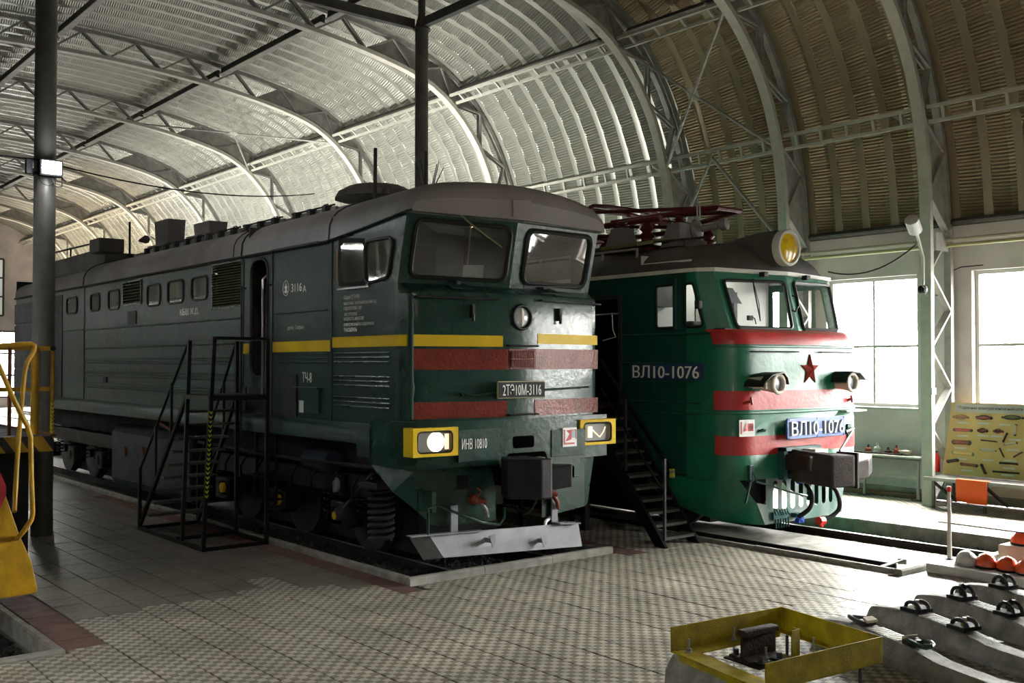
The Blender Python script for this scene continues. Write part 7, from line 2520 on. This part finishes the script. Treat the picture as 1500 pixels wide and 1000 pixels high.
def helmet(label, x, y, z, m, rot=0.0, r=0.125):
    t = thing('safety_helmet', label, 'helmet', (x, y, z), 'safety helmets on show')
    prof = [(0.0, r), (0.035, r * 0.99), (0.07, r * 0.90), (0.10, r * 0.75), (0.122, r * 0.55), (0.137, r * 0.30), (0.142, 0.0)]
    mb = MB()
    n = 28
    for i, (h, rr) in enumerate(prof):
        pass
    vs, fs = [], []
    for h, rr in prof:
        for k in range(n):
            a = 2 * math.pi * k / n
            fl = 1 + 0.04 * math.cos(3 * a)
            vs.append((x + rr * 1.12 * math.cos(a) * math.cos(rot) - rr * 0.92 * math.sin(a) * math.sin(rot), y + rr * 1.12 * math.cos(a) * math.sin(rot) + rr * 0.92 * math.sin(a) * math.cos(rot), z + 0.025 + h))
    for i in range(len(prof) - 1):
        for k in range(n):
            fs.append((i * n + k, i * n + (k + 1) % n, (i + 1) * n + (k + 1) % n, (i + 1) * n + k))
    MB().add(vs, fs).build('helmet_shell', m, t, smooth=True)
    vs = []
    for rr, zz in ((r * 1.0, 0.025), (r * 1.0, 0.015), (r * 0.98, 0.0), (r * 0.85, 0.0)):
        for k in range(n):
            a = 2 * math.pi * k / n
            e = 1 + (0.18 if math.cos(a) > 0.6 else 0.06)
            e = e if zz < 0.02 else 1.12
            vs.append((x + rr * e * math.cos(a + rot), y + rr * e * 0.95 * math.sin(a + rot), z + zz))
    fs = [(i * n + k, i * n + (k + 1) % n, (i + 1) * n + (k + 1) % n, (i + 1) * n + k) for i in range(3) for k in range(n)]
    MB().add(vs, fs).build('helmet_brim', m if m == 'helmwhite' else 'gaskets', t, smooth=True)
    MB().tube([(x + r * u * math.cos(rot), y + r * u * math.sin(rot), z + 0.025 + hh) for u, hh in ((-1.0, 0.07), (-0.8, 0.10), (-0.5, 0.129), (0, 0.142), (0.5, 0.129), (0.8, 0.10), (1.0, 0.07))], 0.007, 6).build('crown_ridge', m, t, smooth=True)
    return t


for px, m, lb in ((1413, 'helmwhite', 'white safety helmet, first on the low plinth'), (1442, 'helmorange', 'orange safety helmet between the white one and another orange one'), (1473, 'helmorange', 'third helmet on the plinth, glossy orange')):
    q = P(px, 828, Z=0.12)
    q = V((11.98, 11.98 / math.tan(YAW + math.atan((px - 750) / FPX)), 0))
    helmet(lb, q.x, q.y, 0.11, m, -2.2)
q = V((11.95, 11.95 / math.tan(YAW + math.atan((1503 - 750) / FPX)), 0))
helmet('orange-red helmet cut off by the right picture border', q.x, q.y, 0.11, 'helmorange', -1.0)
T = thing('display_crate', 'cream box behind the helmets at the right border', 'box', (12.7, 5.5, 0))
cb0 = 12.55 / math.tan(YAW + math.atan((1459 - 750) / FPX))
MB().box(12.55, 4.6, 0.0, 13.15, cb0, 0.30).build('crate_body', 'cream', T, bevel=0.01)
q = V((12.75, 12.75 / math.tan(YAW + math.atan((1494 - 750) / FPX)), 0))
helmet('orange safety helmet standing on top of the cream box', q.x, q.y, 0.30, 'helmorange', -2.0)
yy = 12.9 / math.tan(YAW + math.atan((1447 - 750) / FPX))
o = MB().box(12.8, yy - 0.06, 0.02, 13.0, yy + 0.10, 0.10).build('white_brick', 'trimwhite', bevel=0.006)
tag(o, 'small white brick lying beside the cream box near the rail', 'brick')
sv = []
sp = MB().lathe((13.2, 12.9 / math.tan(YAW + math.atan((1452 - 750) / FPX)) - 0.1, 0.03), (0, 0, 1), [(0, 0.14), (0.08, 0.17), (0.16, 0.12), (0.20, 0.0)], 7)
tag(sp.build('stone', 'concrete'), 'rough grey stone behind the cream box', 'stone')
# barrier
T = thing('rod_barrier', 'low barrier of a slim white post with thin rods on the plinth', 'barrier', (12.18, 6.3, 0.11))
q = P(1391, 820, X=12.15)
MB().cyl((12.15, q.y, 0.11), (12.15, q.y, P(1391, 712, X=12.15).z), 0.028, 0.020, n=12).build('barrier_post', 'steellight', T, smooth=True)
MB().cyl((12.15, q.y, P(1391, 720, X=12.15).z), (12.15, q.y, P(1391, 713, X=12.15).z), 0.026, n=12).build('red_tip', 'redbright', T)
MB().lathe((12.15, q.y, 0.11), (0, 0, 1), [(0, 0.05), (0.01, 0.05), (0.012, 0.03)], 14).build('foot_flange', 'gun', T)
for py in (735, 766):
    z = P(1391, py, X=12.15).z
    MB().cyl((12.15, q.y + 0.14, z), (12.15, 3.0, z - 0.02), 0.009, n=6).build('barrier_rod', 'steel' if py < 750 else 'brown', T)
MB().cyl((12.15, 3.05, 0.0), (12.15, 3.05, 0.9), 0.025, n=10).build('barrier_post', 'steellight', T)

# concrete sleepers on the floor, with rail fastenings
DX = V((-math.sin(R(17)), -math.cos(R(17)), 0))
NX = V((math.cos(R(17)), -math.sin(R(17)), 0))
PR = [(0, 0.155), (0.03, 0.185), (0.30, 0.228), (0.52, 0.238), (0.60, 0.232), (1.00, 0.208), (1.06, 0.205), (1.40, 0.150), (1.90, 0.140), (2.4, 0.20), (2.7, 0.18)]
SLB = ['concrete sleeper nearest to the yellow frame, with cream and brown fastenings', 'second concrete sleeper from the yellow frame, with yellow-headed bolts',
       'third concrete sleeper from the yellow frame, with tall black spring clips', 'concrete sleeper farthest from the yellow frame, beside the helmet plinth']
for k in range(4):
    E0 = V((8.22 + 0.80 * k, 5.50 + (-0.02 * k), 0))
    T = thing('concrete_sleeper', SLB[k], 'railway sleeper', tuple(E0), 'concrete sleepers laid out on the floor')
    secs = []
    for s, h in PR:
        c = E0 + DX * s
        wb, wt = 0.145, 0.095
        secs.append([c - NX * wb, c - NX * wb + V((0, 0, h * 0.35)), c - NX * wt + V((0, 0, h - 0.012)), c - NX * (wt - 0.012) + V((0, 0, h)), c + NX * (wt - 0.012) + V((0, 0, h)), c + NX * wt + V((0, 0, h - 0.012)), c + NX * wb + V((0, 0, h * 0.35)), c + NX * wb])
    MB().loft(secs, closed=True, caps=True).build('sleeper_body', 'sleeper', T, bevel=0.006)
    c = E0 + DX * 0.80
    mb = MB()
    a, b = E0 + DX * 0.64 + V((0, 0, 0.231)), E0 + DX * 0.98 + V((0, 0, 0.213))
    mb.beam(a, b, 0.17, 0.008, (0, 0, 1))
    pad = mb.build('rail_pad', 'steel' if k in (0, 1) else 'gun', T)
    for i in range(9):
        p = a.lerp(b, (i + 0.5) / 9) + V((0, 0, 0.007))
        MB().beam(p - NX * 0.075, p + NX * 0.075, 0.012, 0.006).build('pad_ridge', 'steellight' if k == 0 else 'steel', pad)
    for j, s in enumerate((0.53, 1.08)):
        c = E0 + DX * s + V((0, 0, 0.240 if j == 0 else 0.208))
        sg = 1 if j else -1
        if k == 0:
            f = MB().prism([c - NX * 0.08 - DX * 0.05, c + NX * 0.08 - DX * 0.05, c + NX * 0.06 + DX * 0.05, c - NX * 0.06 + DX * 0.05], (0, 0, 0.04)).build('clip_block', 'brown', T, bevel=0.006)
            MB().prism([c - DX * 0.07 * sg - NX * 0.06 + V((0, 0, 0.03)), c - DX * 0.07 * sg + NX * 0.06 + V((0, 0, 0.03)), c - DX * 0.01 * sg + NX * 0.05 + V((0, 0, 0.05)), c - DX * 0.01 * sg - NX * 0.05 + V((0, 0, 0.05))], (0, 0, 0.025)).build('insulating_insert', 'cream', f, bevel=0.004)
            MB().tube([c + DX * (0.07 * sg + 0.12 * math.cos(i * 0.5236)) + NX * 0.07 * math.sin(i * 0.5236) + V((0, 0, 0.03 + 0.01 * math.sin(i))) for i in range(12)], 0.020, 8, closed=True).build('spring_clip', 'teal' if j else 'gun', f, smooth=True)
        else:
            f = MB().prism([c - NX * 0.12 - DX * 0.09, c + NX * 0.12 - DX * 0.09, c + NX * 0.10 + DX * 0.09, c - NX * 0.10 + DX * 0.09], (0, 0, 0.035)).build('clip_base', 'dark', T, bevel=0.005)
            hh = 0.085 if k >= 2 else 0.055
            for sd in (-1, 1):
                MB().tube([c + NX * sd * 0.055 + DX * (0.085 * math.cos(i * 0.45)) + V((0, 0, 0.03 + hh * abs(math.sin(i * 0.45)))) for i in range(8)], 0.018, 8).build('spring_clip', 'gun' if k != 2 else 'blackpaint', f, smooth=True)
            MB().cyl(c + V((0, 0, 0.02)), c + V((0, 0, 0.075)), 0.028, 0.022, 10).build('bolt_nut', 'yellow' if k == 1 else 'black', f, smooth=True)
            MB().cyl(c + V((0, 0, 0.075)), c + V((0, 0, 0.10)), 0.018, n=8).build('bolt_head', 'steel' if k != 2 else 'gun', f)
            if k >= 2:
                MB().cyl(c + V((0, 0, 0.09)) - NX * 0.02, c + V((0, 0, 0.12)) + NX * 0.02, 0.035, 0.03, n=10).build('screw_cap', 'black', f, smooth=True)
    if k == 1:
        text('Ш-ЭП', E0 + DX * 1.28 + V((0, 0, 0.182)) + NX * 0.06, tuple(DX), 0.06, 0.16, 0.002, 'gaskets', T, up=tuple(NX * -1))

# yellow gauge frame with a rail stub
ZT, ZBt = 0.62, 0.44
F = [P(982, 918, Z=ZT), P(1145, 888, Z=ZT), P(1293, 932, Z=ZT), P(1122, 972, Z=ZT)]
FL = [V((p.x, p.y, ZBt)) for p in F]
ctr = sum(F, V((0, 0, 0))) / 4
T = thing('gauge_frame', 'square yellow angle-iron frame holding a short piece of rail, in the foreground', 'frame', (ctr.x, ctr.y, 0))
up = V((0, 0, 1))


def inn(p, w):
    d = (V((ctr.x, ctr.y, p.z)) - p)
    return p + d.normalized() * w * 1.41


for i, j, nm_ in ((0, 1, 'a'), (1, 2, 'b'), (2, 3, 'c')):
    dd = (F[j] - F[i]).normalized()
    nn_ = V((-dd.y, dd.x, 0)) * 0.010
    if nn_.dot(V((ctr.x, ctr.y, ZT)) - F[i]) < 0:
        nn_ = -nn_
    MB().prism([FL[i], FL[j], F[j], F[i]], nn_).build('angle_web', 'gaugeyellow', T, bevel=0.002)
    wd = (0.15 if nm_ == 'a' else 0.07)
    MB().prism([FL[i], FL[j], inn(FL[j], wd), inn(FL[i], wd)], (0, 0, 0.010)).build('angle_flange', 'gaugeyellow', T, bevel=0.002)
wd = 0.15
MB().prism([FL[3], FL[0], inn(FL[0], wd), inn(FL[3], wd)], (0, 0, 0.012)).build('angle_flange', 'gaugeyellow', T, bevel=0.002)
e0, e1 = FL[0].lerp(FL[3], 0.10), FL[3]
MB().prism([e0, e1, e1 - up * 0.17, e0 - up * 0.17], (0.01, 0.004, 0)).build('angle_web', 'gaugeyellow', T)
MB().tube([inn(FL[0], 0.02) + V((i * 0.012 + 0.02, -i * 0.002, 0.014)) for i in range(8)], 0.008, 6).build('weld_seam', 'gaugeyellow', T)
MB().tube([inn(F[1], 0.015) - up * (0.02 + i * 0.015) + V((0.002 * (-1) ** i, 0, 0)) for i in range(10)], 0.007, 6).build('weld_seam', 'gaugeyellow', T)
for px, py in ((1009, 955), (1075, 937), (1122, 968), (1192, 953)):
    q = P(px, py, Z=ZBt + 0.012)
    MB().cyl(q - up * 0.20, q + up * 0.095, 0.009, n=10).build('threaded_rod', 'chrome', T, smooth=True)
    MB().cyl(q, q + up * 0.006, 0.028, n=14).cyl(q + up * 0.006, q + up * 0.028, 0.018, n=6).build('rod_nut', 'steel', T)
# upright stub of angle iron
q = P(1160, 966, Z=ZBt)
MB().box(q.x - 0.004, q.y - 0.004, ZBt - 0.02, q.x + 0.085, q.y + 0.004, ZBt + 0.20).build('upright_stub', 'gaugeyellow', T)
MB().box(q.x + 0.080, q.y - 0.004, ZBt - 0.02, q.x + 0.088, q.y + 0.05, ZBt + 0.20).build('upright_stub', 'gaugeyellow', T)
MB().box(q.x - 0.03, q.y - 0.25, ZBt - 0.03, q.x + 0.12, q.y + 0.3, ZBt - 0.015).build('cross_strap', 'gaugeyellow', T)
# base plate, rail stub
a, b = P(1062, 958, Z=0.44), P(1138, 930, Z=0.44)
r0 = P(1088, 962, Z=0.455)
r1 = P(1138, 952, Z=0.455)
ddr = (F[1] - F[0]).normalized()
perp = V((ddr.y, -ddr.x, 0))
c = P(1110, 964, Z=0.45)
T2 = thing('rail_stub', 'short cut piece of brown rail standing upright inside the yellow frame', 'rail', tuple(c))
s0, s1 = c - ddr * 0.155, c + ddr * 0.165
MB().loft([[s + perp * x * 1.15 + up * z for x, z in rail_profile(0.215)] for s in (s0, s1)], closed=True, caps=True).build('rail_body', 'brown', T2, smooth=True)
MB().loft([[s + perp * x * 2.4 + up * (z - 0.015) for x, z in ((-0.07, 0), (-0.07, 0.012), (0.07, 0.012), (0.07, 0))] for s in (c - ddr * 0.16, c + ddr * 0.16)], closed=True, caps=True).build('base_plate', 'black', T)
for sgn in (-1, 1):
    for k in (-0.09, 0.09):
        q = c + perp * sgn * 0.115 + ddr * k
        MB().beam(q - ddr * 0.035, q + ddr * 0.035, 0.08, 0.03).build('rail_clamp', 'black', T, bevel=0.005)
        MB().cyl(q + up * 0.01, q + up * 0.055, 0.02, n=6).build('clamp_bolt', 'gun', T)
# concrete carrier blocks
g0, g1 = FL[0] + V((-0.02, 0.02, 0)), FL[3] + V((-0.02, 0.0, 0))
T3 = thing('concrete_block', 'grey concrete sleeper stub standing under the left side of the yellow frame', 'concrete block', tuple(g0))
pf = [(-0.17, 0.0), (0.20, 0.0), (0.16, 0.30), (0.12, 0.43), (-0.06, 0.43), (-0.13, 0.33)]
MB().loft([[s + ddr * (x + 0.10) + up * z for x, z in pf] for s in (g0.lerp(g1, 0.02) * 1.0 - up * ZBt, g0.lerp(g1, 1.1) - up * ZBt)], closed=True, caps=True).build('block_body', 'sleeper', T3, bevel=0.01)
# a leg so that the far side of the frame is carried
q = FL[2].lerp(FL[1], 0.5)
MB().cyl((FL[2].x - 0.12, FL[2].y + 0.1, 0), (FL[2].x - 0.12, FL[2].y + 0.1, ZBt), 0.012, n=8).build('support_leg', 'gun', T)
MB().cyl((FL[1].x - 0.10, FL[1].y - 0.12, 0), (FL[1].x - 0.10, FL[1].y - 0.12, ZBt), 0.012, n=8).build('support_leg', 'gun', T)

for o in list(bpy.data.objects):
    if o.name.startswith('lettering_curve'):
        bpy.data.objects.remove(o)
